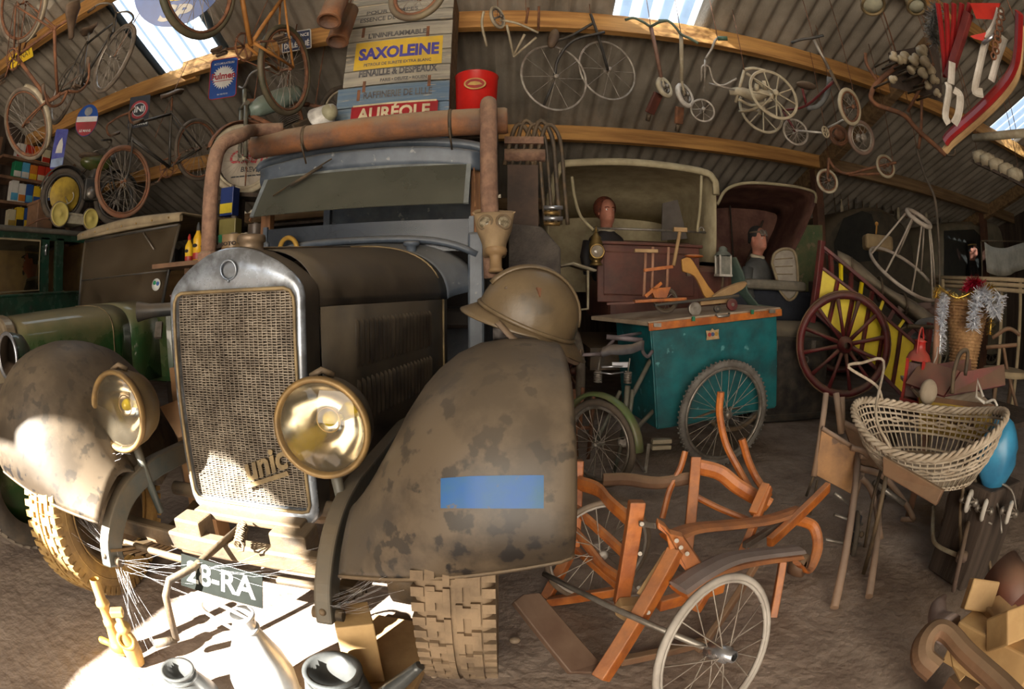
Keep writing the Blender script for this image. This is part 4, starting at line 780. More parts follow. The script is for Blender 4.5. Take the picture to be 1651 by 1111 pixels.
# rack with oil cans along the left wall
XR = -6.25
rk = thing('shelf_rack', 'dark wooden rack of oil cans against the left wall', 'shelf', loc=(XR, 4.0, 0))
SZ = [3.10, 2.84, 2.53, 2.20, 1.9]
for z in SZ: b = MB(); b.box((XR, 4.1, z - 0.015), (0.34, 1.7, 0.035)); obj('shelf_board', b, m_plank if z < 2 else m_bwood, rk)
for y in (3.3, 4.92): b = MB(); b.box((XR - 0.12, y, 1.7), (0.06, 0.05, 3.4)); obj('upright', b, m_bwood, rk)
rnd = random.Random(11)
def oilcan(x, y, z, w, h, c, c2, label, txt=None, kind='box', d=0.12, face='x', cat='can', M=None):
    t = thing('oil_can', label, cat, M or Tr(x, y, z) @ rotm('Z', PI / 2 if face == 'x' else 0)); m1 = mat('can_%s' % (c,), c, tuple(q * 0.75 for q in c), 7, 0.4, 0.1); m2 = mat('can_%s' % (c2,), c2, tuple(q * 0.75 for q in c2), 7, 0.4, 0.1)
    b = MB()
    if kind == 'box': b.box((0, 0, h / 2), (w, d, h)); bo = obj('body', b, m1, t, local=True, bevel=0.006)
    else: b.lathe([(0, 0), (w / 2, 0), (w / 2, h * 0.02), (w / 2 * 0.98, h * 0.04), (w / 2 * 0.98, h * 0.96), (w / 2, h * 0.98), (w / 2, h), (0, h)], (0, 0, 0), (0, 0, 1), 20); bo = obj('body', b, m1, t, local=True)
    b = MB(); b.lathe([(w * 0.14, 0), (w * 0.14, h * 0.10), (0, h * 0.10)], (w * 0.2 if kind == 'box' else 0, 0, h), (0, 0, 1), 14); obj('cap', b, m_steel, t, local=True)
    b = MB(); b.box((0, -d / 2 - 0.001 if kind == 'box' else 0, h * 0.25), (w * 0.96, 0.003, h * 0.34)) if kind == 'box' else b.lathe([(w / 2 + 0.001, h * 0.1), (w / 2 + 0.001, h * 0.45)], (0, 0, 0), (0, 0, 1), 20)
    obj('label_band', b, m2, t, local=True)
    if txt: text(txt, MW[t.name] @ frame((0, -d / 2 - 0.004 if kind == 'box' else -w / 2 - 0.002, h * 0.58), (1, 0, 0), (0, -1, 0)), h * 0.22, mat('can_ink', (0.06, 0.04, 0.03)), t, w * 0.8, 0.001, 0.001)
    return t
CL = dict(cream=(0.62, 0.55, 0.36), yellow=(0.75, 0.50, 0.03), red=(0.50, 0.04, 0.02), blue=(0.03, 0.09, 0.30), green=(0.02, 0.20, 0.09), white=(0.68, 0.66, 0.6), gold=(0.42, 0.28, 0.06), black=(0.03, 0.03, 0.03), orange=(0.62, 0.20, 0.03), sky=(0.10, 0.38, 0.60))
rows = [(0, [('white', 'red', None), ('red', 'white', None), ('orange', 'black', None), ('cream', 'red', None)], 0.16, 0.2),
        (1, [('green', 'white', None), ('sky', 'white', None), ('orange', 'yellow', None), ('red', 'cream', None), ('red', 'white', None)], 0.145, 0.22),
        (2, [('white', 'sky', None), ('white', 'orange', None), ('blue', 'sky', None), ('yellow', 'blue', None), ('white', 'red', 'GLY'), ('cream', 'blue', None)], 0.135, 0.27),
        (3, [('cream', 'gold', None), ('yellow', 'black', None), ('blue', 'yellow', None), ('red', 'yellow', None), ('gold', 'orange', None)], 0.14, 0.26),
        (4, [('gold', 'black', None), ('gold', 'orange', None), ('cream', 'black', None)], 0.15, 0.24)]
NR = ['top shelf', 'second shelf', 'third shelf', 'fourth shelf', 'lowest shelf']
for ri_, cans, w, h in rows:
    y = 3.52
    for i, (c, c2, tx) in enumerate(cans):
        hh = h * rnd.uniform(0.9, 1.05); oilcan(XR + 0.08, y + w / 2, SZ[ri_] + 0.004, w, hh, CL[c], CL[c2], '%s tin with %s label band%s, %s of the oil rack' % (c, c2, ' reading GLY' if tx else '', NR[ri_]), tx, 'box', 0.11)
        y += w + 0.012
# platform behind the cars with a motorbike on it
pf = thing('platform', 'dark plank platform on legs carrying the old motorbike', 'platform', loc=(-4.9, 4.6, 0))
for i in range(5): b = MB(); b.box((-4.7, 4.35 + 0.17 * i, 2.02), (2.3, 0.16, 0.04)); obj('plank', b, m_plank, pf)
for x in (-5.8, -3.65):
    for y in (4.35, 5.0): b = MB(); b.box((x, y, 1.0), (0.07, 0.07, 2.02)); obj('leg', b, m_plank, pf)
p0, p1 = PD(105, 292, 6.05), PD(190, 283, 6.3); p0.z = 2.04 + 0.31; p1.z = 2.35
k = frame(p0, p1 - p0, (0, 0, 1)); mb = thing('motorbike', 'old black motorbike with green tank on the platform', 'motorbike', k)
wb = (p1 - p0).length
for c in (0, wb): wheel(mb, (c, 0, 0), (0, 1, 0), 0.31, 0.035, 24, m_tyred, m_bframe, hw=0.06)
b = MB(); b.lathe([(0.20, 0), (0.19, 0.01), (0, 0.012)], (0, -0.055, 0), (0, -1, 0), 24); obj('wheel_cover', b, mat('yellow_disc', (0.50, 0.33, 0.03), (0.25, 0.16, 0.02)), mb, local=True)
b = MB(); b.rod((0, 0.05, 0), (0.35, 0.03, 0.40), 0.016); b.rod((0.35, 0, 0.40), (wb - 0.3, 0, 0.48), 0.018); b.rod((0.05, 0, -0.05), (wb - 0.45, 0, -0.1), 0.018); b.rod((wb - 0.45, 0, -0.1), (wb - 0.28, 0, 0.42), 0.018); b.rod((0.35, 0, 0.4), (0.45, 0, -0.08), 0.018); obj('frame', b, m_bframe, mb, local=True)
b = MB(); b.ball((wb * 0.55, 0, 0.40), 0.23, 0.10, 0.10); obj('tank', b, mat('green_tank', (0.04, 0.07, 0.015), (0.10, 0.09, 0.03), 6, 0.25, dust=0.3), mb, local=True)
b = MB(); b.box((wb * 0.5, 0, 0.08), (0.22, 0.16, 0.25)); b.cyl((wb * 0.5, 0, 0.2), (wb * 0.55, 0, 0.32), 0.06); en = obj('engine', b, m_bframe, mb, local=True, bevel=0.02)
b = MB(); b.lathe([(0, 0), (0.07, 0), (0.07, 0.02), (0, 0.03)], (wb * 0.48, -0.09, 0.03), (0, -1, 0), 20); obj('engine_cover', b, m_steel, en, local=True)
b = MB(); b.ball((0.30, 0, 0.47), 0.16, 0.10, 0.04); obj('saddle', b, m_leather, mb, local=True)
b = MB()
for s in (-1, 1): b.rod((wb, s * 0.06, 0), (wb - 0.22, s * 0.05, 0.52), 0.014)
obj('fork', b, m_bframe, mb, local=True)
b = MB(); b.tube(spline([V((wb - 0.42, -0.33, 0.56)), V((wb - 0.24, -0.2, 0.62)), V((wb - 0.2, 0, 0.58)), V((wb - 0.24, 0.2, 0.62)), V((wb - 0.42, 0.33, 0.56))], 5), 0.012); obj('handlebar', b, m_steel, mb, local=True)
b = MB(); b.lathe([(0.075, 0), (0.07, -0.05), (0.03, -0.1), (0, -0.1)], (wb - 0.08, 0, 0.50), (1, 0, 0), 22); hl = obj('headlamp', b, m_bframe, mb, local=True)
b = MB(); b.lathe([(0.072, 0), (0.04, 0.012), (0, 0.016)], (wb - 0.08, 0, 0.50), (1, 0, 0), 22); obj('lens', b, m_mirror, hl, local=True)
for c in (0, wb):
    b = MB(); b.grid([[V((c, 0, 0)) + V((math.cos(a), 0, math.sin(a))) * (0.345 - 0.02 * q * q) + V((0, 0.06 * q, 0)) for q in (-1, -0.5, 0, 0.5, 1)] for a in [lerp(0.4, 2.9, i / 14) for i in range(15)]]); obj('mudguard', b, m_bframe, mb, local=True, solid=0.004)
# toy pedal car on the saloon roof
pc = thing('pedal_car', 'pale metal toy pedal car with yellow disc wheels on the saloon roof', 'toy car', loc=(-4.62, 3.35, 2.0))
for px, py, R in ((96, 348, 0.125), (146, 352, 0.115)):
    c = PX(px, py, -4.56); c.z = 1.99 + R; b = MB(); b.lathe([(0, -0.02), (R * 0.9, -0.02), (R, -0.015), (R, 0.015), (R * 0.88, 0.02), (R * 0.82, 0.01), (R * 0.25, 0.018), (0.02, 0.025), (0, 0.028)], c, (1, -0.15, 0), 32); w = obj('wheel', b, mat('pale_yellow_disc', (0.66, 0.55, 0.16), (0.5, 0.38, 0.10), 6, 0.5), pc)
    b = MB(); b.torus(c, (1, -0.15, 0), R, 0.012, 32, 6); obj('tyre', b, m_greytyre, w)
    b = MB(); b.rod(c, c + V((-0.42, 0.06, 0)), 0.008); obj('axle', b, m_steel, pc)
q = PX(121, 350, -4.57); b = MB(); b.box(q + V((-0.12, 0.0, -0.03)), (0.26, 0.30, 0.09)); b.box(q + V((-0.12, 0.0, 0.03)), (0.24, 0.28, 0.03)); obj('chassis', b, m_cream, pc, bevel=0.01)
q2 = PX(105, 317, -4.66); b = MB(); b.torus(q2, (0.6, -0.5, 0.45), 0.11, 0.007, 28, 6)
for a in range(3):
    u = V((0.6, -0.5, 0.45)).orthogonal().normalized(); vv = V((0.6, -0.5, 0.45)).normalized().cross(u); b.rod(q2, q2 + (u * math.cos(a * 2.1) + vv * math.sin(a * 2.1)) * 0.11, 0.006)
b.rod(q2, PX(122, 350, -4.66), 0.006); obj('steering_wheel', b, m_cream, pc)
b = MB(); b.tube(spline([PX(40, 366, -4.6), PX(60, 356, -4.6), PX(80, 352, -4.6), PX(130, 356, -4.6), PX(165, 358, -4.6)], 4), 0.008); obj('push_rod', b, m_rustt, pc)
for i, (px, py, w, h, mm, lb) in enumerate(((65, 340, 0.26, 0.3, m_bwood, 'square brown box behind the toy pedal car'), (128, 330, 0.16, 0.22, mat('dusty_mauve', (0.16, 0.11, 0.10)), 'dusty rounded jug shape behind the toy pedal car'))):
    q = PX(px, py, -5.0); t = thing('storage_box' if i == 0 else 'stone_jug', lb, 'box' if i == 0 else 'jug', loc=(q.x, q.y, 1.985)); b = MB()
    if i == 0: b.box((q.x, q.y, 1.985 + h / 2), (w, w, h)); obj('carton', b, mm, t, bevel=0.01); b = MB(); b.box((q.x, q.y, 1.985 + h + 0.01), (w + 0.02, w + 0.02, 0.03)); obj('lid', b, m_bwood, t)
    else: b.lathe([(0, 0), (0.09, 0), (0.1, 0.1), (0.085, 0.2), (0.04, 0.25), (0.035, 0.3), (0, 0.3)], (q.x, q.y, 1.985), (0, 0, 1), 20); obj('vessel', b, mm, t)
# ======================= bicycles and signs under the roof, left half
def hang(par, top, bot, m=None):
    b = MB(); b.rod(top, bot, 0.004, 5); return obj('hanging_wire', b, m or m_rustt, par)
t = bicycle('rusty old bicycle hung nose down beside the oil rack', hubs(PD(34, 6, 3.75), PD(42, 200, 3.9), (1.0, 0.05, 0)), mf=m_rustt, mt=m_greytyre, mr=m_rustt, bars='flat', guard=m_cream, saddle=True); hang(t, PD(34, 6, 3.75), PD(34, 6, 3.75) + V((0, 0.2, 0.55)))
t = bicycle('dark bicycle hung upright beside the clear roof sheet', hubs(PD(103, 150, 4.05), PD(183, 93, 3.45)), mt=m_rubber, mr=m_steel, bars='flat'); hang(t, PD(183, 93, 3.45), PD(183, 93, 3.45) + V((0, 0.3, 0.95)))
t = bicycle('black racing bicycle with drop bars and a red front tyre, hung under the roof', hubs(PD(319, 241, 5.15), PD(199, 292, 4.55)), mt=m_rubber, mr=m_rustt, bars='drop'); hang(t, PD(250, 222, 4.9), PD(250, 222, 4.9) + V((0, 0.3, 0.9)))
for o in bpy.data.objects:
    if o.parent == t and o.name.startswith('wheel') and o.data.vertices[0].co.x > 0.5: o.data.materials[0] = mat('red_brown_tyre', (0.27, 0.11, 0.06), (0.17, 0.11, 0.07), 6, 0.8)
t = bicycle('orange framed bicycle hung over the round blue and yellow sign', hubs(PD(461, 112, 3.55), PD(322, -24, 2.95)), mf=mat('orange_tube', (0.45, 0.19, 0.04), (0.28, 0.12, 0.03)), mt=mat('green_black_tyre', (0.06, 0.06, 0.035), (0.13, 0.10, 0.06)), mr=m_rustt, bars=None, saddle=False); hang(t, PD(405, 60, 3.3), PD(405, 60, 3.3) + V((0, 0.2, 0.7)))
# moped behind the big pipe
p0, p1 = PD(560, 185, 4.75), PD(391, 256, 4.2); k = frame(p0, p1 - p0, (0, 0, 1)); L = (p1 - p0).length
mo = thing('moped', 'dusty moped with pale green tank behind the big gas pipe', 'moped', k)
wheel(mo, (L, 0, 0), (0, 1, 0), 0.30, 0.026, 28, m_cream, m_cream, hw=0.05); wheel(mo, (0, 0, 0), (0, 1, 0), 0.30, 0.026, 28, m_rubber, m_cream, hw=0.05)
b = MB()
for s in (-1, 1): b.rod((L, s * 0.07, 0), (L - 0.18, s * 0.06, 0.42), 0.018)
b.rod((L - 0.18, -0.09, 0.42), (L - 0.18, 0.09, 0.42), 0.022); b.rod((L - 0.18, 0, 0.40), (L - 0.24, 0, 0.56), 0.02); obj('fork', b, mat('grey_green_tube', (0.20, 0.20, 0.15), (0.13, 0.11, 0.08), 8, 0.5, 0.3), mo, local=True)
b = MB(); rows = []
for x, w, h in ((0.30, 0.04, 0.05), (0.36, 0.08, 0.085), (0.55, 0.10, 0.10), (0.75, 0.09, 0.09), (0.88, 0.05, 0.05)):
    x *= L / 1.2; rows.append([V((x + 0.1, w * math.cos(a), 0.36 + h * math.sin(a))) for a in [2 * PI * i / 14 for i in range(14)]])
b.grid(rows, True, True); b.add(rows[0], [tuple(range(14))]); b.add(rows[-1], [tuple(range(14))[::-1]]); obj('tank', b, mat('celadon_paint', (0.26, 0.34, 0.30), (0.17, 0.22, 0.18), 6, 0.35, dust=0.4), mo, local=True)
b = MB(); b.rod((L - 0.22, 0, 0.45), (0.35, 0, 0.22), 0.025); b.rod((0.35, 0, 0.22), (0, 0.05, 0), 0.018); b.rod((0.45, 0, 0.27), (0.5, 0, -0.12), 0.022); b.rod((0.5, 0, -0.12), (0, -0.05, 0), 0.018); b.rod((0.5, 0, -0.1), (L - 0.2, 0, 0.33), 0.022); obj('frame', b, m_rustt, mo, local=True)
b = MB(); b.box((0.52, 0, 0.02), (0.2, 0.14, 0.16)); en = obj('engine', b, m_iron, mo, local=True, bevel=0.02)
for i in range(8): b = MB(); b.box((0.58, 0, 0.12 + 0.016 * i), (0.13, 0.13, 0.006)); obj('cooling_fin', b, m_steel, en, local=True)
b = MB(); b.tube(spline([V((L - 0.42, -0.3, 0.6)), V((L - 0.28, -0.16, 0.64)), V((L - 0.24, 0, 0.58)), V((L - 0.28, 0.16, 0.64)), V((L - 0.42, 0.3, 0.6))], 5), 0.011); obj('handlebar', b, m_steel, mo, local=True)
b = MB(); b.tube(spline([V((L - 0.16, 0, 0.3)), V((L - 0.3, 0.02, 0.15)), V((L - 0.22, 0.03, 0.0))], 6), [0.03 if False else 0.012] * 13); obj('cable', b, m_rustt, mo, local=True)
b = MB(); b.grid([[V((L, 0, 0)) + V((math.cos(a), 0, math.sin(a))) * (0.33 - 0.02 * q * q) + V((0, 0.05 * q, 0)) for q in (-1, -0.5, 0, 0.5, 1)] for a in [lerp(0.7, 2.6, i / 12) for i in range(13)]]); obj('mudguard', b, m_rustt, mo, local=True, solid=0.004)
b = MB(); b.rod((0.5, 0, -0.12), (0.5, 0, -0.32), 0.015); obj('stand', b, m_iron, mo, local=True)
for q in (0.0, 0.35): b = MB(); e = p0.lerp(p1, q) + V((0, 0, 0.15)); b.rod(e, V((e.x, e.y + 0.05, zroof(e.y) - 0.05)), 0.006); obj('hanging_wire', b, m_rustt, mo)
pl_ = thing('loft_board', 'thick dark board above the cab that carries the moped', 'board', loc=(p0.x, p0.y, p1.z - 0.35)); b = MB(); c = (p0 + p1) / 2; d = (p1 - p0); d.z = 0; b.beam(V((p0.x, p0.y, p1.z - 0.315)).lerp(V((p1.x, p1.y, p1.z - 0.315)), 0.62), V((p1.x, p1.y, p1.z - 0.315)) + d * 0.15, 0.22, 0.03); obj('plank', b, m_plank, pl_)
b = MB(); b.beam((p1.x, p1.y + 0.02, 0.0), (p1.x, p1.y + 0.02, p1.z - 0.32), 0.06, 0.06, (0, 1, 0)); obj('prop', b, m_plank, pl_)
for q in (p0.lerp(p1, 0.7), p1): b = MB(); b.rod((q.x, q.y + 0.08, p1.z - 0.32), (q.x, q.y + 0.08, zroof(q.y) - 0.05), 0.006); obj('hanging_wire', b, m_rustt, pl_)
# round wheel-disc sign
I_ = mat('ink_red', (0.42, 0.03, 0.04), (0.30, 0.03, 0.03)); I_k = mat('ink_black', (0.03, 0.03, 0.035)); I_w = mat('ink_white', (0.78, 0.76, 0.70), (0.62, 0.6, 0.55)); I_b = mat('enamel_blue', (0.015, 0.085, 0.36), (0.012, 0.06, 0.26), 5, 0.3); I_y = mat('enamel_yellow', (0.80, 0.56, 0.02), (0.7, 0.45, 0.02), 5, 0.35)
P = PD(398, 258, 4.36); F = facing(P, yaw=0.52); s_ = sign('disc_sign', 'round white spare-wheel sign with red script inside the moped wheel', F, circ(0.235, 40), mat('tan_white_disc', (0.42, 0.36, 0.28), (0.30, 0.25, 0.19)))
lett(s_, 'Castrol', 0.02, 0.02, 0.15, I_, 0.38, 0.004, 0.35); lett(s_, 'BREVET', 0.05, -0.085, 0.06, I_k, 0.2, 0.001, 0.1); b = MB(); b.beam((-0.13, -0.15, 0.004), (0.13, -0.13, 0.004), 0.012, 0.004, (0, 0, 1)); obj('underline', b, I_k, s_, local=True)
# enamel signs on the purlin
P = PD(360, 126, 4.9); F = facing(P, yaw=0.42, tilt=0.05) @ rotm('Z', 0.1); s_ = sign('enamel_sign', 'blue enamel sign with white burst and red lettering on the purlin', F, rrect(0.265, 0.41, 0.03), I_b, 0.008, I_)
patch(s_, [(math.cos(a) * r, 0.01 + math.sin(a) * r * 1.1) for i in range(56) for a, r in [(2 * PI * i / 56, 0.115 if i % 2 else 0.088)]], I_w, 'white_burst', 0.005); lett(s_, 'Fulmen', 0, 0.02, 0.09, I_, 0.235, 0.003, 0.0, 0.0075); lett(s_, 'ACCUMULATEURS', 0, 0.155, 0.03, I_w, 0.2, 0.0005); lett(s_, 'EN VENTE ICI', 0, -0.165, 0.02, I_w, 0.1)
b = MB(); b.beam((-0.105, -0.028, 0.007), (0.10, -0.028, 0.007), 0.006, 0.003, (0, 0, 1)); obj('underline', b, I_, s_, local=True)
P = PD(224, 180, 5.2); F = facing(P, yaw=0.6) @ rotm('Z', 0.1); s_ = sign('enamel_sign', 'black enamel sign with red ring and white INI lettering', F, rrect(0.22, 0.33, 0.01), I_k, 0.008)
for r, m_, z in ((0.095, I_, 0.0045), (0.07, I_w, 0.006), (0.064, I_k, 0.0075)): patch(s_, circ(r, 36, 0, 0.02), m_, 'ring' if m_ is I_ else 'disc', z)
lett(s_, 'INI', 0, 0.02, 0.085, I_w, 0.1, 0.002, 0, 0.009); lett(s_, 'RECOMMANDE', 0, -0.13, 0.045, I_w, 0.2, 0.001)
P = PD(140, 194, 5.35); F = facing(P, yaw=0.75); s_ = sign('oval_sign', 'small oval blue, white and red sign on the purlin end', F, circ(0.125, 36, ry=0.165), I_b, 0.008)
patch(s_, [(0.122 * math.cos(a), 0.16 * math.sin(a)) for a in [PI + PI * i / 20 for i in range(21)]], I_, 'red_half', 0.0045); b = MB(); b.box((0, 0.01, 0.006), (0.235, 0.055, 0.003)); obj('white_bar', b, I_w, s_, local=True); lett(s_, 'LE MANS', 0, -0.11, 0.035, I_w, 0.13, 0.001, 0, 0.006)
patch(s_, circ(0.045, 20, 0, 0.09), mat('grey_figure', (0.3, 0.3, 0.3)), 'figure_mark', 0.006)
P = PD(95, 240, 6.2); F = facing(P, yaw=0.85); s_ = sign('enamel_sign', 'blue violet enamel plate with a white figure beside the motorbike', F, rrect(0.17, 0.46, 0.02), mat('violet_blue', (0.05, 0.05, 0.30), (0.1, 0.12, 0.42)), 0.008)
patch(s_, [(-0.04, -0.05), (0.05, -0.05), (0.045, 0.05), (0.02, 0.13), (-0.01, 0.09), (-0.03, 0.03)], I_w, 'white_figure', 0.005); patch(s_, [(-0.08, -0.21), (0.08, -0.21), (0.08, -0.1), (-0.08, -0.12)], mat('pale_blue', (0.35, 0.45, 0.65)), 'pale_foot', 0.005)
P = PD(34, 92, 5.0); F = facing(P, yaw=0.95) @ rotm('Z', 0.55); s_ = sign('yellow_plate', 'small yellow plate with dark lettering nailed to the upper purlin', F, rrect(0.24, 0.13, 0.01), I_y, 0.008); lett(s_, 'OBENAT', 0, 0.0, 0.08, mat('olive_ink', (0.16, 0.11, 0.02)), 0.2, 0.001)
P = PD(478, 66, 4.55); F = facing(P, yaw=0.35) @ rotm('Z', 0.17); s_ = sign('enamel_sign', 'dark blue enamel plate with white lettering behind the hanging wheel', F, rrect(0.25, 0.2, 0.01), mat('navy_enamel', (0.03, 0.04, 0.09), (0.05, 0.06, 0.12)), 0.008, I_w)
lett(s_, 'DE FRANCE', 0.01, 0.05, 0.045, I_w, 0.2, 0.001); lett(s_, 'D\u00c9L\u00c9GU\u00c9', 0, -0.045, 0.075, I_w, 0.22, 0.002)
P = PD(291, -32, 3.35); F = facing(P, yaw=0.5, tilt=0.35); s_ = sign('round_sign', 'large round blue sign with yellow centre and white letters in a hanging wheel', F, circ(0.31, 48), I_b, 0.008); patch(s_, circ(0.20, 40, 0, 0.06), I_y, 'yellow_centre', 0.005); lett(s_, 'SP', 0.0, -0.225, 0.14, I_w, 0.22, 0.006, 0.25, 0.007)
# two rusty exhaust canisters
for i, (px, py, d, lb) in enumerate(((541, 6, 3.35, 'upper rusty exhaust canister hung beside the crates'), (553, 40, 3.65, 'lower rusty exhaust canister half behind the crates'))):
    c = PD(px, py, d); t = thing('exhaust_canister', lb, 'canister', loc=c); b = MB(); b.lathe([(0.0, 0.17), (0.07, 0.17), (0.075, 0.16), (0.075, -0.16), (0.07, -0.17), (0.062, -0.168), (0.06, -0.15), (0, -0.15)], c, (0.05, 0.25, 1), 28); cb_ = obj('shell', b, m_rust, t); b = MB(); b.torus(c + V((0.05, 0.25, 1)).normalized() * -0.165, (0.05, 0.25, 1), 0.075, 0.005, 28, 6); obj('rolled_edge', b, m_rust, t); b = MB(); b.rod(c + V((0.05, 0.25, 1)).normalized() * 0.16, c + V((0, 0.2, 0.75)), 0.005); obj('hanging_wire', b, m_rustt, t)
# wheel hung in front of the crates and a pale one at the top of the frame
for i, (px, py, d, R, lb) in enumerate(((672, -8, 2.6, 0.155, 'small pram wheel hung in front of the crates'),)):
    c = PD(px, py, d); t = thing('pram_wheel', lb, 'wheel', loc=c); wheel(t, c, (0.25, 1, 0.1), R, 0.018, 16, mat('khaki_tyre', (0.20, 0.16, 0.09), (0.12, 0.09, 0.06)), m_rustt, local=False); b = MB(); b.rod(c, c + V((0, 0.1, 1.3)), 0.004); obj('hanging_wire', b, m_rustt, t)
# ======================= things on the lorry
# crates stacked on the cab roof
m_crate = mat('grey_crate_wood', (0.42, 0.38, 0.30), (0.24, 0.23, 0.20), 3, 0.85, bump=0.4, bscale=20, stretch=(0.6, 1, 8), spots=(6, 0.62, (0.48, 0.40, 0.28)))
m_crateb = mat('blue_crate_wood', (0.10, 0.17, 0.26), (0.19, 0.24, 0.27), 3, 0.8, bump=0.4, bscale=20, stretch=(0.6, 1, 8), spots=(9, 0.64, (0.42, 0.38, 0.30)))
def crate(lb, z0, z1, x0, x1, y0, m, nb, dy=0.42):
    t = thing('wooden_crate', lb, 'crate', loc=((x0 + x1) / 2, y0 + dy / 2, z0), group=None); h = (z1 - z0) / nb
    for i in range(nb):
        b = MB(); b.box(((x0 + x1) / 2 + 0.002 * (i % 2), y0 + 0.01, z0 + h * (i + 0.5)), (x1 - x0, 0.02, h - 0.006)); obj('front_slat', b, m, t, bevel=0.003)
        for x in (x0 + 0.012, x1 - 0.012): b = MB(); b.box((x, y0 + dy / 2 + 0.01, z0 + h * (i + 0.5)), (0.02, dy - 0.03, h - 0.006)); obj('side_slat', b, m_beamd, t, bevel=0.003)
    b = MB(); b.box(((x0 + x1) / 2, y0 + dy / 2, (z0 + z1) / 2), (x1 - x0 - 0.06, dy - 0.05, z1 - z0 - 0.02)); obj('inner_lining', b, m, t)
    return t
YC = 3.30; KZ = lambda py: PY(640, py, YC).z
xs0, xs1 = PY(556, 110, YC).x, PY(726, 110, YC).x
tp = crate('topmost pale wooden petrol crate, cut off by the roof', KZ(38) + 0.004, KZ(38) + 0.32, xs0 + 0.0, xs1 + 0.0, YC - 0.01, m_crate, 3)
md = crate('grey wooden petrol crate with the yellow SAXOLEINE label', KZ(134) + 0.004, KZ(38), xs0, xs1, YC, m_crate, 4)
lw = crate('bottom blue wooden crate of the stack on the cab roof', 2.155, KZ(134), xs0 - 0.035, xs1, YC + 0.0, m_crateb, 3)
def onface(px, py, y=YC - 0.002, rot=0.0): return frame(PY(px, py, y), (1, 0, rot), (0, -1, 0))
ink = mat('stencil_ink', (0.07, 0.07, 0.075), (0.16, 0.15, 0.14), 30, 0.8)
def slatl(s, px, py, size, w, par, m=None, bold=0.0, dy=0.004, rot=0.0): return text(s, onface(px, py, YC - dy, rot), size, m or ink, par, w, 0.0008, bold)
text('ESSENCE DE P\u00c9TROLE', frame(PY(632, 28, YC - 0.014), (1, 0, 0), (0, -1, 0)), 0.055, ink, tp, 0.5, 0.0008, 0.001)
text('POUR LAMPES', frame(PY(632, 17, YC - 0.014), (1, 0, 0), (0, -1, 0)), 0.045, ink, tp, 0.4, 0.0008, 0.001)
slatl("L'ININFLAMMABLE", 640, 54, 0.06, 0.44, md, bold=0.002)
pa, pb = PY(571, 104, YC - 0.002), PY(714, 66, YC - 0.002)
b = MB(); c = (pa + pb) / 2; b.box((c.x, YC - 0.003, PY(640, 85, YC).z), (pb.x - pa.x, 0.003, PY(640, 63, YC).z - PY(640, 107, YC).z)); lab = tag(obj('paper_label', b, mat('label_yellow', (0.72, 0.47, 0.03), (0.6, 0.4, 0.06), 9, 0.7, spots=(20, 0.7, (0.45, 0.4, 0.3))), md), 'yellow paper label')
slatl('SAXOLEINE', 642, 83, 0.135, 0.60, md, mat('violet_ink', (0.06, 0.05, 0.28), (0.08, 0.07, 0.33)), 0.006, 0.006)
slatl('PETROLE DE SURETE EXTRA BLANC', 640, 100, 0.035, 0.50, md, ink, 0.0005, 0.006)
slatl('FENAILLE & DESPEAUX', 640, 114, 0.075, 0.58, md, ink, 0.003); slatl('PARIS \u2022 DEUTZ \u2022 ROUEN', 650, 126, 0.035, 0.34, md, ink, 0.001)
slatl('RAFFINERIE DE LILLE', 640, 150, 0.075, 0.5, lw, ink, 0.002)
for px, py in ((586, 53), (690, 50), (587, 140), (692, 130), (578, 154)):
    par = md if py < 128 else lw; p = PY(px, py, YC - 0.003); b = MB(); b.box(p, (0.022, 0.004, 0.09)); obj('hinge_strap', b, m_rustt, par)
sg = thing('enamel_sign', 'red enamel sign with cream lettering leaning on the blue crate', 'sign', frame(PY(634, 181, YC - 0.05), (1, 0, 0), (0, -1, 0.1)))
b = MB(); b.prism(rrect(0.62, 0.15, 0.01), M4.Identity(4), 0.006); obj('plate', b, mat('sign_red', (0.36, 0.02, 0.025), (0.25, 0.015, 0.02), 6, 0.35), sg, local=True); lett(sg, 'AUR\u00c9OLE', 0, -0.005, 0.135, mat('sign_cream', (0.70, 0.60, 0.38)), 0.52, 0.004); b = MB(); b.box((0, 0.075, 0), (0.6, 0.014, 0.012)); obj('cream_border', b, mat('sign_cream', (0.70, 0.60, 0.38)), sg, local=True)
c = PY(768, 160, 3.35); c.z = 2.36; pr_ = 0.15
t = thing('plank_box', 'dark plank box under the red tin', 'box', loc=(c.x, c.y, 2.15)); b = MB(); b.box((c.x, c.y + 0.02, 2.265), (0.30, 0.30, 0.19)); obj('carton', b, m_plank, t, bevel=0.006); b = MB(); b.box((c.x, c.y - 0.14, 2.27), (0.28, 0.02, 0.16)); obj('front_slat', b, m_bwood, t)
t = thing('red_tin', 'round red tin with gold oval badge on the cab roof', 'tin', loc=c); b = MB(); b.lathe([(0, 0), (pr_ * 0.9, 0), (pr_, 0.32), (pr_ + 0.006, 0.325), (pr_ - 0.006, 0.33), (pr_ - 0.012, 0.31), (0, 0.30)], c, (0, 0, 1), 36); obj('bucket', b, mat('bright_red_tin', (0.62, 0.02, 0.015), (0.48, 0.015, 0.01), 5, 0.35), t)
F = frame(c + V((0.0, -pr_ - 0.006, 0.21)), (1, 0, 0), (0, -1, 0.02)); b = MB(); b.prism(circ(0.075, 28, ry=0.045), F, 0.006); bdg = obj('badge', b, mat('badge_gold', (0.55, 0.36, 0.10)), t); b = MB(); b.prism(circ(0.064, 28, ry=0.036), F @ Tr(0, 0, 0.004), 0.003); obj('badge_field', b, m_red, t); b = MB(); b.prism([(-0.05, -0.01), (-0.03, 0.012), (0.0, 0.016), (0.03, 0.01), (0.05, -0.008), (0, -0.014)], F @ Tr(0, 0, 0.006), 0.003); obj('badge_mark', b, mat('badge_gold', (0.55, 0.36, 0.10)), t)
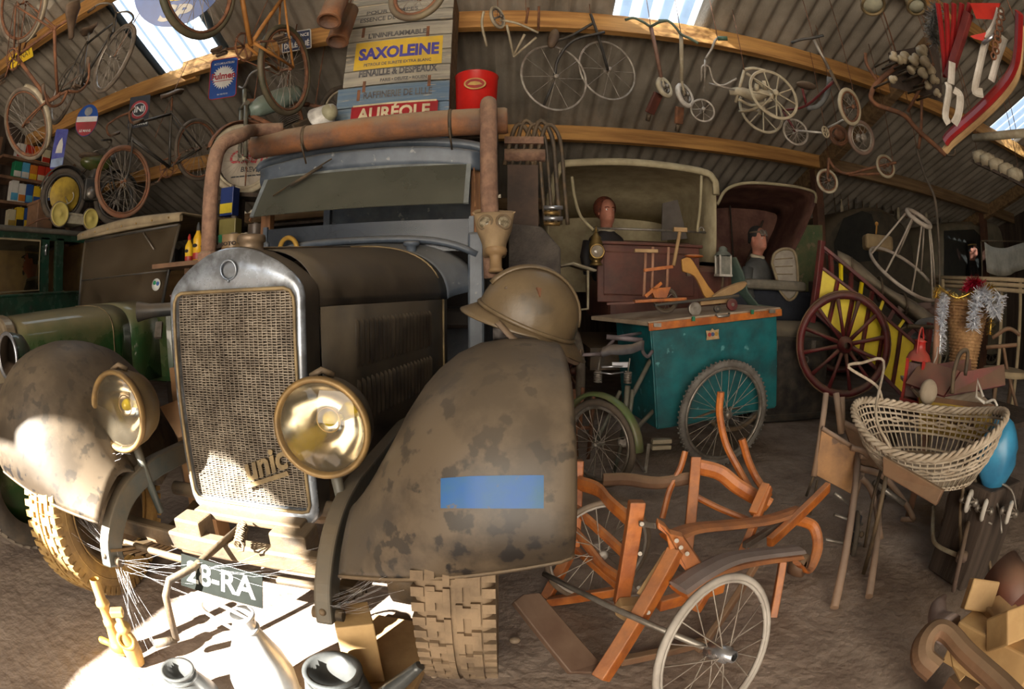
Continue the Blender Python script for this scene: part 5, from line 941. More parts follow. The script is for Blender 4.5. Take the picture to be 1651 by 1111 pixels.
# white lamp-shade shaped thing behind the gas pipe
c = PY(521, 190, 3.12); t = thing('lamp_bowl', 'mottled white enamel lamp bowl behind the gas pipe', 'lamp', loc=c); b = MB(); b.lathe([(0.0, 0.12), (0.03, 0.12), (0.05, 0.09), (0.11, -0.02), (0.115, -0.03), (0.105, -0.035)], c, (0.6, -0.35, 0.35), 28); sh = obj('shade', b, mat('mottled_enamel', (0.62, 0.60, 0.55), (0.35, 0.33, 0.30), 12, 0.4), t); b = MB(); b.ball(c + V((0.05, -0.03, 0.02)), 0.065); obj('globe', b, mat('pale_globe', (0.50, 0.47, 0.30)), t); b = MB(); b.rod(c + V((0, 0, -0.05)), V((c.x, c.y, 2.15)), 0.012); obj('stem', b, m_iron, t)
# helmet on the wing
hb_ = PD(852, 506, 1.52)
m_helm = mat('khaki_helmet', (0.125, 0.088, 0.046), (0.072, 0.051, 0.028), 5, 0.42, dust=0.2, bump=0.15, bscale=25, spots=(7, 0.6, (0.06, 0.045, 0.028)))
HM = frame(hb_ + V((0.0, 0.0, -0.012)), (-0.88, -0.22, 0.36), (0.38, -0.12, 0.92)) @ M4.Scale(1.12, 4)
t = thing('steel_helmet', 'khaki steel helmet with a crest and brim standing on the wing', 'helmet', HM)
rows = []
for i in range(13):
    p = lerp(-0.12, PI / 2, i / 12)
    rows.append([V((0.138 * math.cos(p) * math.cos(a), 0.112 * math.cos(p) * math.sin(a), 0.135 * math.sin(p))) for a in [2 * PI * k / 40 for k in range(40)]])
b = MB(); b.grid(rows, True, True); obj('bowl', b, m_helm, t, local=True)
rows = []
for k in range(4):
    f = k / 3; row = []
    for j in range(40):
        a = 2 * PI * j / 40; ca_ = math.cos(a); ext = 0.030 * max(0, ca_) ** 1.5 + 0.052 * max(0, -ca_) ** 1.5 + 0.012; dz = -0.012 - f * (0.028 * max(0, ca_) + 0.035 * max(0, -ca_) + 0.006)
        row.append(V(((0.137 + ext * f) * ca_, (0.111 + 0.012 * f + 0.012 * f) * math.sin(a), dz)))
    rows.append(row)
b = MB(); b.grid(rows, True, True); obj('brim', b, m_helm, t, local=True, solid=0.004)
b = MB(); pts = [V((0.140 * math.cos(a), 0, 0.137 * math.sin(a) + 0.003)) for a in [lerp(0.35, PI - 0.2, i / 16) for i in range(17)]]; b.tube(pts, [(0.006, 0.018)] * 17, 8, flat=(0, 0, 1)); obj('crest', b, m_helm, t, local=True)
b = MB(); b.torus((0, 0, -0.008), (0, 0, 1), 0.128, 0.006, 40, 6); 
b.v = [V((v.x * 1.09, v.y * 0.90, v.z)) for v in b.v]; obj('rim_fold', b, m_helm, t, local=True)
b = MB(); b.tube(spline([V((0.10, 0.112, -0.02)), V((0.03, 0.14, -0.045)), V((-0.08, 0.125, -0.04)), V((-0.16, 0.05, -0.055)), V((-0.19, -0.02, -0.035))], 6), [(0.003, 0.010)] * 25, 6); obj('chin_strap', b, m_leather, t, local=True)
b = MB(); b.prism([(-0.008, 0.012), (0.007, -0.010), (-0.006, -0.012)], frame((0.03, 0.088, 0.083), (1, 0, 0), (0.1, 0.75, 0.62)), 0.006); obj('rust_chip', b, m_rustt, t, local=True)
b = MB(); b.ball((0.10, 0.055, 0.058), 0.006, n=8, m=6); obj('rivet', b, m_iron, t, local=True)
# gas mask on the down pipe
gm = PD(797, 372, 2.62); m_mask = mat('perished_rubber', (0.36, 0.255, 0.14), (0.26, 0.18, 0.10), 8, 0.75, bump=0.15)
t = thing('gas_mask', 'old khaki gas mask with two round eyepieces tied to the down pipe', 'mask', frame(gm + V((0, -0.035, 0)), (1, 0, 0.02), (0, 0.12, 1)))
rows = []
for z, w, d, cy in ((0.095, 0.108, 0.03, 0.0), (0.085, 0.105, 0.055, 0.0), (0.05, 0.098, 0.08, 0.0), (0.0, 0.09, 0.092, 0.0), (-0.04, 0.074, 0.10, -0.005), (-0.075, 0.062, 0.105, -0.01), (-0.10, 0.058, 0.10, -0.01), (-0.125, 0.062, 0.09, 0.0), (-0.14, 0.05, 0.07, 0.01)):
    rows.append([V((w * math.cos(a), 0.02 + cy - d * max(-0.25, math.sin(a)), z)) for a in [2 * PI * k / 28 for k in range(28)]])
b = MB(); b.grid(rows, True, True); b.add(rows[0], [tuple(range(28))]); b.add(rows[-1], [tuple(range(28))[::-1]]); obj('face_piece', b, m_mask, t, local=True)
for x, ax in ((-0.042, (-0.30, -1, 0.05)), (0.050, (0.42, -1, 0.05))):
    c = V((x, -0.052, 0.028)); b = MB(); b.torus(c, ax, 0.036, 0.007, 28, 8); e = obj('eyepiece_rim', b, mat('rim_brown', (0.20, 0.14, 0.075), (0.13, 0.09, 0.05)), t, local=True); b = MB(); b.lathe([(0.034, 0.0), (0.02, 0.006), (0, 0.008)], c, ax, 24); obj('eyepiece_glass', b, mat('cloudy_eyepiece', (0.10, 0.08, 0.05), (0.34, 0.29, 0.2), 60, 0.15), e, local=True)
b = MB(); b.lathe([(0.055, 0.0), (0.058, -0.012), (0.05, -0.03), (0.034, -0.035), (0.03, -0.045), (0.03, -0.10), (0.036, -0.105), (0.036, -0.12), (0, -0.12)], (0.008, -0.045, -0.11), (0, 0.1, 1), 24); obj('filter_tube', b, mat('tan_tube', (0.30, 0.19, 0.09), (0.2, 0.12, 0.06)), t, local=True)
b = MB(); b.tube(spline([V((-0.105, 0.0, 0.09)), V((-0.08, 0.05, 0.12)), V((0.0, 0.10, 0.13)), V((0.08, 0.05, 0.11)), V((0.105, 0, 0.09))], 5), [(0.003, 0.010)] * 21, 6); obj('head_strap', b, m_mask, t, local=True)
# tins and bottles on the scuttle shelf beside the radiator
sh_ = thing('parts_shelf', 'rough plank shelf behind the radiator that carries tins and bottles', 'shelf', loc=(-1.9, 3.0, 0)); b = MB(); b.box((-2.07, 2.9, 1.389), (0.70, 0.36, 0.03)); obj('plank', b, m_bwood, sh_)
for x in (-2.28, -1.77): b = MB(); b.box((x, 3.0, 0.69), (0.05, 0.05, 1.38)); obj('leg', b, m_bwood, sh_)
ZS = 1.405
def bottle(px, lb, hh, c, capc, d=2.9, r=0.032):
    p = PY(px, 400, d); p.z = ZS; t = thing('oil_bottle', lb, 'bottle', loc=p); b = MB(); b.lathe([(0, 0), (r, 0), (r, hh * 0.55), (r * 0.85, hh * 0.62), (r * 0.4, hh * 0.75), (r * 0.4, hh * 0.8)], p, (0, 0, 1), 16); bo = obj('body', b, mat('bottle_%s' % (c,), c, tuple(q * 0.8 for q in c), 6, 0.4), t); b = MB(); b.lathe([(r * 0.42, hh * 0.78), (r * 0.36, hh * 0.9), (r * 0.12, hh), (0, hh)], p, (0, 0, 1), 12); obj('spout', b, mat('bottle_%s' % (capc,), capc), t)
    b = MB(); b.lathe([(r * 1.02, hh * 0.06), (r * 1.02, hh * 0.22)], p, (0, 0, 1), 16); obj('label_band', b, m_red if c[1] > 0.3 else m_cream, t); F = frame(p + V((0, -r - 0.002, hh * 0.4)), (1, 0, 0), (0, -1, 0)); b = MB(); b.prism(circ(r * 0.55, 16, ry=r * 0.35), F, 0.002); obj('round_mark', b, m_dark, t); return t
bottle(305, 'small yellow oil bottle with a red spout on the plank shelf', 0.20, (0.75, 0.47, 0.02), (0.5, 0.03, 0.02)); bottle(319, 'tall yellow oiler with black hook spout on the plank shelf', 0.27, (0.72, 0.42, 0.02), (0.05, 0.05, 0.05), 2.88, 0.038); bottle(331, 'red and yellow oil bottle beside the down pipe', 0.24, (0.62, 0.06, 0.03), (0.7, 0.4, 0.03), 2.86)
rack2 = thing('tool_shelf', 'dark shelf beside the cab carrying oil tins', 'shelf', loc=(-1.85, 3.3, 0)); b = MB(); b.box((-1.96, 3.25, 1.52), (0.54, 0.3, 0.025)); obj('plank', b, m_plank, rack2)
for x in (-2.2, -1.75): b = MB(); b.box((x, 3.35, 0.755), (0.05, 0.05, 1.515)); obj('leg', b, m_plank, rack2)
def tin(px, lb, w, h, c, c2, y, z, kind='box', tx=None, d=0.10): p = PY(px, 350, y); return oilcan(p.x, p.y, z, w, h, c, c2, lb, tx, kind, d, 'y')
t1 = tin(372, 'square green and ochre oil tin beside the down pipe', 0.155, 0.20, (0.20, 0.17, 0.05), (0.03, 0.22, 0.10), 3.25, 1.533); t2 = tin(369, 'tall dark blue oil tin standing on the square tin', 0.12, 0.215, (0.02, 0.04, 0.16), (0.62, 0.48, 0.03), 3.25, 1.757)
tin(379, 'round brown tin lettered MOTO behind the radiator cap', 0.175, 0.15, (0.34, 0.23, 0.12), (0.28, 0.18, 0.09), 2.86, ZS, 'cyl', 'MOTO', 0.16); tin(413, 'round dark tin with funnel behind the radiator', 0.12, 0.13, (0.12, 0.09, 0.07), (0.2, 0.16, 0.11), 3.2, 1.533, 'cyl'); tin(398, 'small dusty tin at the back of the dark shelf', 0.10, 0.09, (0.30, 0.25, 0.17), (0.2, 0.15, 0.1), 3.32, 1.533, 'cyl')
c = PY(350, 440, 2.6); t = thing('cardboard_box', 'mauve cardboard box behind the left of the radiator', 'box', loc=c); b = MB(); b.box((-1.86, 2.62, 0.82), (0.34, 0.3, 0.72)); obj('carton', b, mat('mauve_card', (0.20, 0.12, 0.12), (0.15, 0.09, 0.09), 4, 0.8), t); b = MB(); b.box((-1.86, 2.62, 0.215), (0.4, 0.36, 0.44)); obj('crate_base', b, m_plank, t); b = MB(); b.box((-1.86, 2.62, 1.182), (0.35, 0.31, 0.008)); obj('lid', b, mat('mauve_card', (0.20, 0.12, 0.12)), t)
# books and boxes on a far dark shelf, seen past the racing bicycle
fs = thing('far_shelf', 'dark far shelf of old tins below the racing bicycle', 'shelf', loc=(-3.4, 5.6, 0)); b = MB(); b.box((-3.55, 5.75, 2.02), (2.9, 0.3, 0.03)); obj('plank', b, m_plank, fs)
for x in (-4.9, -2.2): b = MB(); b.box((x, 5.8, 1.0), (0.05, 0.05, 2.0)); obj('leg', b, m_plank, fs)
for i, (px, c) in enumerate(((283, (0.30, 0.12, 0.06)), (294, (0.25, 0.12, 0.10)), (306, (0.36, 0.28, 0.10)), (316, (0.55, 0.03, 0.04)), (327, (0.3, 0.17, 0.08)), (433, (0.12, 0.09, 0.08)))):
    p = PY(px, 330, 5.72); oilcan(p.x, p.y, 2.037, 0.075, 0.17 + 0.02 * (i % 3), c, tuple(q * 0.6 for q in c), ('rust brown', 'mauve brown', 'ochre', 'bright red', 'tan brown', 'blackish')[i] + ' narrow tin on the far dark shelf' + (', beside the moped wheel' if i == 5 else ''), None, 'box', 0.08, 'y')
# ======================= right background: vintage car, carriage, far cars
m_beige = mat('beige_hood_cloth', (0.46, 0.39, 0.24), (0.34, 0.28, 0.17), 6, 0.85, bump=0.1)
m_redbody = mat('red_brown_coachwork', (0.155, 0.045, 0.028), (0.085, 0.028, 0.02), 5, 0.55, dust=0.4, bump=0.1)
m_rhood = mat('oxblood_leather', (0.085, 0.030, 0.022), (0.16, 0.075, 0.05), 5, 0.7, bump=0.2)
YV = 4.45
vc = thing('veteran_car', 'tall veteran car with beige folding hood and red brown body panel', 'car', loc=(1.05, 5.2, 0))
# hood: beige arch in front, cloth running back
def hood_arch(y, k, zt, x0, x1, zb):
    pts = [V((x0, y, zb)), V((x0 + 0.01, y, zb + (zt - zb) * 0.55)), V((x0 + 0.10, y, zt - 0.06)), V((x0 + 0.28, y, zt)), V(((x0 + x1) / 2, y, zt + 0.03)), V((x1 - 0.16, y, zt)), V((x1 - 0.02, y, zt - 0.07)), V((x1, y, zt - 0.22)), V((x1 - 0.02, y, zb))]
    return spline(pts, 4)
ztop = PY(1020, 266, YV).z; xa, xb = PY(884, 330, YV).x, PY(1153, 300, YV).x
fr = hood_arch(YV, 1, ztop, xa, xb, 1.45)
b = MB(); b.grid([[p + V((0, dy, dz)) for p in fr] for dy, dz in ((0, 0), (0.35, 0.03), (0.8, 0.02), (1.3, -0.08), (1.6, -0.3))]); obj('hood_cloth', b, m_beige, vc, solid=0.012)
hb2 = [p + V((0, 1.6, -0.3)) for p in fr]; b = MB(); b.add(hb2, [tuple(range(len(hb2)))]); obj('hood_back', b, m_beige, vc, solid=0.012)
b = MB(); b.tube([p + V((0, -0.02, -0.01)) for p in fr[3:-4]], [(0.03, 0.045)] * len(fr[3:-4]), 8); obj('hood_front_roll', b, m_beige, vc)
for pts in ([(922, 285), (927, 320), (937, 350), (957, 371)], [(1131, 283), (1129, 330), (1124, 374)]):
    b = MB(); b.tube(spline([PY(x, y, YV - 0.12) for x, y in pts], 5), 0.014, 8); obj('hood_stay', b, m_beige, vc)
b = MB(); b.rod(PY(955, 368, YV - 0.12), PY(1138, 375, YV - 0.12), 0.010); b.torus(PY(1131, 371, YV - 0.12), (0, 1, 0), 0.025, 0.006, 18, 6); obj('cross_rail', b, m_steel, vc)
a, c = PY(963, 393, YV), PY(1128, 490, YV)
b = MB(); b.box(((a.x + c.x) / 2, YV + 0.03, (a.z + c.z) / 2), (c.x - a.x, 0.05, a.z - c.z)); bp_ = obj('front_panel', b, m_redbody, vc, bevel=0.01)
b = MB(); b.tube([V((x, YV - 0.0, z)) for x, z in ((a.x + 0.06, a.z - 0.07), (c.x - 0.06, a.z - 0.07), (c.x - 0.06, c.z + 0.07), (a.x + 0.06, c.z + 0.07))], 0.008, 6, True); obj('panel_bead', b, m_redbody, bp_)
b = MB(); b.box(((a.x + c.x) / 2, YV + 0.01, a.z + 0.01), (c.x - a.x + 0.04, 0.10, 0.03)); obj('panel_cap', b, m_redbody, bp_, bevel=0.008)
b = MB(); b.box(((a.x + c.x) / 2 + 0.25, YV + 0.8, 1.15), (1.25, 1.5, 0.55)); obj('body', b, m_redbody, vc, bevel=0.06)
b = MB(); b.box(((a.x + c.x) / 2 + 0.2, YV + 0.75, 1.5), (1.0, 0.14, 0.4)); obj('seat_back', b, m_rhood, vc, bevel=0.05)
b = MB(); b.slab([PY(1068, 328, YV + 0.5), PY(1092, 322, YV + 0.5), PY(1108, 385, YV + 0.5), PY(1066, 388, YV + 0.5)], 0.02, (0, 1, 0)); obj('side_curtain', b, mat('dull_window_cloth', (0.12, 0.10, 0.085)), vc)
for x_ in (0.55, 1.75):
    wheel(vc, (x_, YV + 0.15, 0.42), (1, 0.1, 0), 0.42, 0.04, 14, m_greytyre, m_redbody, m_redbody, hub=0.06, hw=0.06, sr=0.014, local=False, cross=False)
b = MB(); b.grid([[PY(px, py, YV - 0.15) + V((0, dy, 0)) for px, py in ((905, 428), (925, 424), (950, 432), (962, 436))] for dy in (0, 0.4)]); obj('wing', b, m_cream, vc, solid=0.015)
for px in (948,): b = MB(); b.tube([PY(948, 436, YV - 0.15), PY(948, 498, YV - 0.15), PY(905, 502, YV - 0.15)], 0.012, 8); obj('step_iron', b, m_cream, vc)
b = MB(); b.box((1.1, YV + 0.9, 0.55), (0.8, 1.8, 0.2)); obj('chassis', b, m_iron, vc)
# brass side lamp
lc = PY(961, 406, YV - 0.22); t = thing('carriage_lamp', 'brass carriage lamp with round lens beside the veteran car panel', 'lamp', loc=lc)
b = MB(); b.lathe([(0.0, 0.17), (0.02, 0.165), (0.03, 0.14), (0.045, 0.125), (0.045, 0.10), (0.055, 0.085), (0.058, 0.06), (0.062, 0.05), (0.062, -0.05), (0.05, -0.065), (0.035, -0.08), (0.05, -0.10), (0.058, -0.115), (0.0, -0.12)], lc, (0, 0, 1), 24); obj('body', b, mat('dark_brass', (0.30, 0.20, 0.07), (0.12, 0.08, 0.03), 8, 0.35, 0.7), t)
b = MB(); b.torus(lc + V((0, -0.065, 0)), (0, 1, 0), 0.058, 0.008, 28, 8); obj('lens_rim', b, m_brass, t); b = MB(); b.lathe([(0.056, 0), (0.03, 0.012), (0, 0.016)], lc + V((0, -0.062, 0)), (0, -1, 0), 24); obj('lens', b, mat('lamp_glass', (0.22, 0.18, 0.14), (0.4, 0.34, 0.25), 12, 0.1), t)
b = MB(); b.torus(lc + V((0, 0, 0.19)), (1, 0, 0), 0.03, 0.005, 18, 6); obj('ring_handle', b, m_brass, t); b = MB(); b.rod(lc + V((0.03, 0.04, 0.0)), lc + V((0.06, 0.24, 0.02)), 0.012); obj('bracket', b, m_brass, t)
hp = PY(978, 342, YV + 0.45); bust('mannequin', 'red haired mannequin seated under the beige hood', Tr(hp.x, hp.y, hp.z - 0.48) @ rotm('Z', 0.25), mat('pale_wax', (0.50, 0.20, 0.13)), mat('dark_coat', (0.03, 0.025, 0.025)), mat('auburn_hair', (0.16, 0.035, 0.012), (0.07, 0.018, 0.01), 30, 0.6, bump=0.6), scarf=m_cream, puff=True)
# hooded carriage
YK = 4.9
cg = thing('hooded_carriage', 'open carriage with oxblood folding leather hood and quilted seat', 'carriage', loc=(2.7, 5.2, 0))
pv = PY(1244, 470, YK); xw = 1.25
def bow(px_top, py_top, px2, py2):
    A_, B_ = PY(px_top, py_top, YK), PY(px2, py2, YK); return A_, B_
prof = [PY(1156, 330, YK), PY(1172, 305, YK), PY(1205, 295, YK), PY(1260, 298, YK), PY(1300, 305, YK), PY(1316, 318, YK), PY(1300, 365, YK), PY(1275, 415, YK), PY(1247, 468, YK)]
pr = spline(prof, 4); D = 1.15
b = MB(); b.grid([[p + V((0.10 * f, D * f, -0.10 * f * f)) for p in pr] for f in (0, 0.25, 0.5, 0.75, 1)]); hd = obj('hood', b, m_rhood, cg, solid=0.012)
b = MB(); n = len(pr); b.add([pv + V((0.1, D, -0.1))] + [p + V((0.10, D, -0.10)) for p in pr], [(0, i + 1, i + 2) for i in range(n - 1)]); obj('hood_side', b, m_rhood, cg, solid=0.01)
b = MB(); b.tube(pr[:22], 0.018, 8); obj('hood_piping', b, m_beige, cg)
for q in (PY(1170, 322, YK), PY(1230, 300, YK), PY(1290, 330, YK)):
    b = MB(); b.rod(pv + V((0.02, D * 0.9, 0)), q + V((0.05, D * 0.9, -0.06)), 0.012, 6); obj('hood_bow', b, m_plank, cg)
for q, qq in (((1218, 395), (1247, 468)), ((1240, 420), (1247, 468))): b = MB(); b.rod(PY(*q, YK + 0.05), PY(*qq, YK), 0.007); obj('hood_stay', b, m_plank, cg)
sb = spline([PY(1243, 425, YK - 0.3), PY(1247, 410, YK - 0.3), PY(1262, 402, YK - 0.3), PY(1279, 408, YK - 0.3), PY(1284, 440, YK - 0.3), PY(1283, 472, YK - 0.3), PY(1270, 484, YK - 0.3), PY(1256, 470, YK - 0.3)], 4)
b = MB(); b.slab(sb, 0.09, (-0.35, -1, 0.15)); ql = obj('quilted_back', b, mat('quilted_grey', (0.42, 0.37, 0.31), (0.32, 0.28, 0.23), 8, 0.8), cg, bevel=0.025, bseg=3)
b = MB(); b.tube([p + V((-0.02, -0.06, 0.0)) for p in sb], 0.016, 6, True); obj('seat_piping', b, m_tan, ql)
for i in range(5):
    b = MB(); b.rod(PY(1250, 418 + 12 * i, YK - 0.36), PY(1278, 416 + 13 * i, YK - 0.36), 0.005, 5); obj('quilt_seam', b, m_tan, ql)
b = MB(); b.box((PY(1290, 440, YK).x - 0.02, YK - 0.3, 1.2), (0.05, 0.12, 0.28)); obj('arm_pad', b, m_bframe, cg, bevel=0.01)
b = MB(); b.grid([[PY(px, py, YK - 0.5) + V((0, dy, 0)) for px, py in ((1186, 415), (1198, 440), (1205, 470), (1222, 492), (1262, 498))] for dy in (0, 0.5, 1.0)]); obj('body_side', b, mat('sage_panel', (0.10, 0.15, 0.12), (0.05, 0.08, 0.065), 4, 0.5, dust=0.3), cg, solid=0.02)
b = MB(); b.box((2.6, YK + 0.2, 1.05), (1.2, 1.0, 0.35)); obj('seat_box', b, mat('blue_black', (0.03, 0.035, 0.05)), cg, bevel=0.05)
b = MB(); b.box((2.62, YK - 0.2, 1.27), (0.75, 0.5, 0.10)); obj('seat_cushion', b, mat('pale_cushion', (0.24, 0.21, 0.16)), cg, bevel=0.04)
for x_ in (2.2, 3.25): wheel(cg, (x_, YK + 0.38, 0.5), (1, 0.2, 0), 0.5, 0.02, 12, m_iron, m_bwood, m_bwood, hub=0.06, hw=0.07, sr=0.016, local=False, cross=False)
b = MB(); b.box((2.7, YK + 0.3, 0.8), (1.0, 0.08, 0.08)); b.box((2.7, YK + 0.0, 0.7), (0.1, 1.0, 0.4)); obj('axle_frame', b, m_bwood, cg)
hp = PY(1222, 385, YK - 0.12); bust('mannequin', 'mannequin in dark flying helmet and goggles seated in the hooded carriage', Tr(hp.x, hp.y, hp.z - 0.49) @ rotm('Z', 0.5), mat('pale_wax', (0.50, 0.20, 0.13)), mat('grey_coat', (0.10, 0.10, 0.095)), m_dark, goggles=True, scarf=m_cream)
# lantern on a bracket
lc = PY(1166, 428, 4.2); t = thing('stable_lantern', 'pale square tin lantern in front of the hooded carriage', 'lantern', loc=lc)
b = MB(); b.box(lc, (0.10, 0.10, 0.16)); obj('glass_body', b, mat('lantern_glass', (0.20, 0.20, 0.17), (0.30, 0.29, 0.25), 14, 0.15), t)
for sx in (-1, 1):
    for sy in (-1, 1): b = MB(); b.box(lc + V((sx * 0.054, sy * 0.054, 0)), (0.014, 0.014, 0.18)); obj('corner_post', b, m_white, t)
b = MB(); b.lathe([(0.085, 0), (0.06, 0.03), (0.04, 0.045), (0.04, 0.07), (0.02, 0.085), (0, 0.09)], lc + V((0, 0, 0.085)), (0, 0, 1), 16); obj('cap', b, mat('green_grey_tin', (0.16, 0.17, 0.14), None, 8, 0.6), t); b = MB(); b.box(lc + V((0, 0, -0.09)), (0.13, 0.13, 0.02)); obj('base', b, m_white, t); b = MB(); b.rod(lc + V((0, 0, -0.1)), lc + V((0.0, 0.1, -0.45)), 0.012); b.rod(lc + V((0, 0.1, -0.45)), lc + V((-0.15, 0.25, -0.5)), 0.012); obj('bracket', b, m_iron, t)
# far cars under the lower purlin
def far_car(lb, pts, Y, dep, m, wins, mw, nm='parked_car'):
    t = thing(nm, lb, 'car', loc=(PY(*pts[0], Y).x, Y + dep / 2, 0)); pr = spline([PY(x, y, Y) for x, y in pts], 4); low = [V((p.x, p.y, 0.35)) for p in (pr[-1], pr[0])]
    b = MB(); sl = []
    for f, k in ((0.0, 0.93), (0.04, 0.99), (0.15, 1.0), (0.85, 1.0), (0.97, 0.98), (1.0, 0.92)):
        cx = sum(p.x for p in pr) / len(pr); sl.append([V((cx + (p.x - cx) * k, Y + dep * f, 0.35 + (p.z - 0.35) * (k * 0.5 + 0.5))) for p in pr + low])
    b.grid(sl, True, True); b.add(sl[0], [tuple(range(len(sl[0])))]); b.add(sl[-1], [tuple(range(len(sl[0])))[::-1]]); obj('bodywork', b, m, t)
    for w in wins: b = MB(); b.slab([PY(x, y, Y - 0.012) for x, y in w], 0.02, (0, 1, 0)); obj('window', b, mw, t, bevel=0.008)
    x0, x1 = pr[0].x, pr[-1].x
    for x_ in (lerp(x0, x1, 0.15), lerp(x0, x1, 0.85)): wheel(t, (x_, Y + 0.3, 0.36), (1, 0, 0), 0.36, 0.06, 12, m_tyred, m, m_steel, hub=0.08, local=False, sr=0.008)
    return t
far_car('black rounded saloon with a khaki roof in the dark behind the yellow cart', [(1318, 470), (1325, 400), (1345, 355), (1385, 335), (1430, 338), (1470, 380), (1480, 470)], 6.1, 1.6, mat('khaki_roof', (0.10, 0.085, 0.06), (0.06, 0.05, 0.04), 4, 0.8, dust=0.5), [[(1345, 390), (1360, 352), (1390, 340), (1405, 345), (1415, 380), (1416, 420), (1345, 425)]], mat('shaded_interior_pane', (0.04, 0.042, 0.04), (0.055, 0.055, 0.05), 5, 0.1))  # window slabs of both far cars: opaque near-black, painting in the shaded interior
fc = far_car('beige rounded car with black windows far behind the basket', [(1515, 480), (1517, 400), (1528, 362), (1575, 356), (1612, 362), (1622, 400), (1632, 480)], 5.9, 1.8, mat('beige_bodywork', (0.26, 0.23, 0.165), (0.17, 0.15, 0.11), 4, 0.7, dust=0.3), [[(1522, 372), (1570, 370), (1585, 385), (1590, 420), (1592, 450), (1522, 450)]], mat('shaded_interior_pane', (0.04, 0.042, 0.04), (0.055, 0.055, 0.05), 5, 0.1))
0 and far_car('dark covered car against the right wall behind the white cloth', [(1618, 450), (1622, 380), (1640, 355), (1680, 352), (1700, 400), (1705, 460)], 5.6, 1.8, mat('dark_bodywork', (0.035, 0.035, 0.03)), [[(1622, 372), (1648, 362), (1648, 395), (1624, 405)]], mat('shaded_interior_pane', (0.04, 0.042, 0.04), (0.055, 0.055, 0.05), 5, 0.1))
hp = PY(1568, 402, 5.72); bust('mannequin', 'small mannequin in a dark cap before the beige car window', Tr(hp.x, hp.y, hp.z - 0.49) @ rotm('Z', 0.5), mat('pale_wax', (0.50, 0.20, 0.13)), m_dark, m_dark, cap=m_dark)
# white cloth draped over a rail
t = thing('draped_cloth', 'off-white cloth draped over a rail beside the small mannequin', 'cloth', loc=PY(1615, 420, 4.6)); b = MB(); tops = [PY(1587, 390, 4.6), PY(1600, 398, 4.6), PY(1620, 400, 4.6), PY(1640, 394, 4.6), PY(1660, 388, 4.6)]; tops = spline(tops, 4)
b.grid([[p + V((0.0, 0.03 * math.sin(i * 1.3) * f - 0.03 * f, -0.42 * f)) for i, p in enumerate(tops)] for f in (0, 0.25, 0.5, 0.75, 1)]); obj('cloth', b, mat('ivory_cloth', (0.55, 0.52, 0.44), (0.42, 0.40, 0.33), 6, 0.9), t, solid=0.006); b = MB(); b.rod(tops[0] + V((-0.1, 0, 0)), tops[-1] + V((0.2, 0, 0)), 0.014); obj('rail', b, m_iron, t)
for p in (tops[0] + V((-0.08, 0.02, 0)), tops[-1] + V((0.18, 0.02, 0))): b = MB(); b.rod(p, V((p.x, p.y, -0.02)), 0.014); obj('rail_post', b, m_iron, t)
# yellow-green picture panel and a round bin in the dark
t = thing('picture_panel', 'mottled green and ochre painted panel beside the hooded carriage', 'panel', loc=PY(1295, 440, 5.6)); b = MB(); b.slab([PY(1278, 470, 5.6), PY(1325, 470, 5.6), PY(1325, 363, 5.6), PY(1278, 363, 5.6)], 0.03, (0, 1, 0)); obj('board', b, mat('landscape', (0.20, 0.19, 0.09), (0.10, 0.15, 0.07), 5, 0.8, spots=(7, 0.58, (0.28, 0.22, 0.13))), t)
for px in (1280, 1323): p = PY(px, 470, 5.62); b = MB(); b.rod(p, V((p.x, p.y, -0.02)), 0.02); obj('leg', b, m_plank, t)
p = PY(1312, 480, 5.0); t = thing('oil_drum', 'pale green drum standing behind the trunk', 'drum', loc=(p.x, p.y, 0)); b = MB(); b.lathe([(0, 0), (0.2, 0), (0.2, 1.05), (0.185, 1.07), (0, 1.06)], (p.x, p.y, 0), (0, 0, 1), 28); obj('shell', b, mat('grey_green_drum', (0.13, 0.15, 0.13), (0.09, 0.1, 0.09), 5, 0.6), t)
for z in (0.35, 0.7): b = MB(); b.torus((p.x, p.y, z), (0, 0, 1), 0.2, 0.012, 28, 6); obj('hoop', b, m_iron, t)
# tools and bottles hung along the dark back wall
rnd = random.Random(5)
for i in range(22):
    px = 1345 + i * 11.3; p = PY(px, 318 + 0.07 * (px - 1345) + rnd.uniform(-4, 4), 6.4); L = rnd.uniform(0.18, 0.42); k = i % 4
    t = thing('hung_tool', ['long handled tool', 'narrow bottle', 'hook', 'flat blade'][k] + ' hung in the row along the dark back wall', 'tool', loc=p, group='tools hung along the back wall')
    b = MB()
    if k == 1: b.lathe([(0, -L), (0.03, -L), (0.032, -0.12), (0.012, -0.06), (0.012, 0), (0, 0)], p, (0, 0, 1), 12)
    elif k == 2: b.tube([p, p + V((0, 0, -L)), p + V((0.03, 0, -L - 0.03)), p + V((0.06, 0, -L))], 0.009, 6)
    elif k == 3: b.box(p + V((0, 0, -L / 2)), (0.05, 0.01, L))
    else: b.rod(p, p + V((0.02, 0, -L)), 0.012); b.box(p + V((0.02, 0, -L)), (0.07, 0.03, 0.05))
    obj('tool_body', b, [m_iron, m_cream, m_rustt, m_steel][k], t)
    b = MB(); b.rod(p, p + V((0, 0, 0.12)), 0.003, 4); obj('loop', b, m_rustt, t)
rl = thing('tool_rail', 'dark wooden rail with hanging tools along the back', 'rail', loc=(6, 6.45, 2.3)); za = PY(1345, 318, 6.4).z + 0.16; zb = PY(1593, 335, 6.4).z + 0.16
b = MB(); b.beam((PY(1335, 318, 6.4).x, 6.4, za), (PY(1600, 336, 6.4).x, 6.4, zb), 0.04, 0.08); obj('rail', b, m_plank, rl)
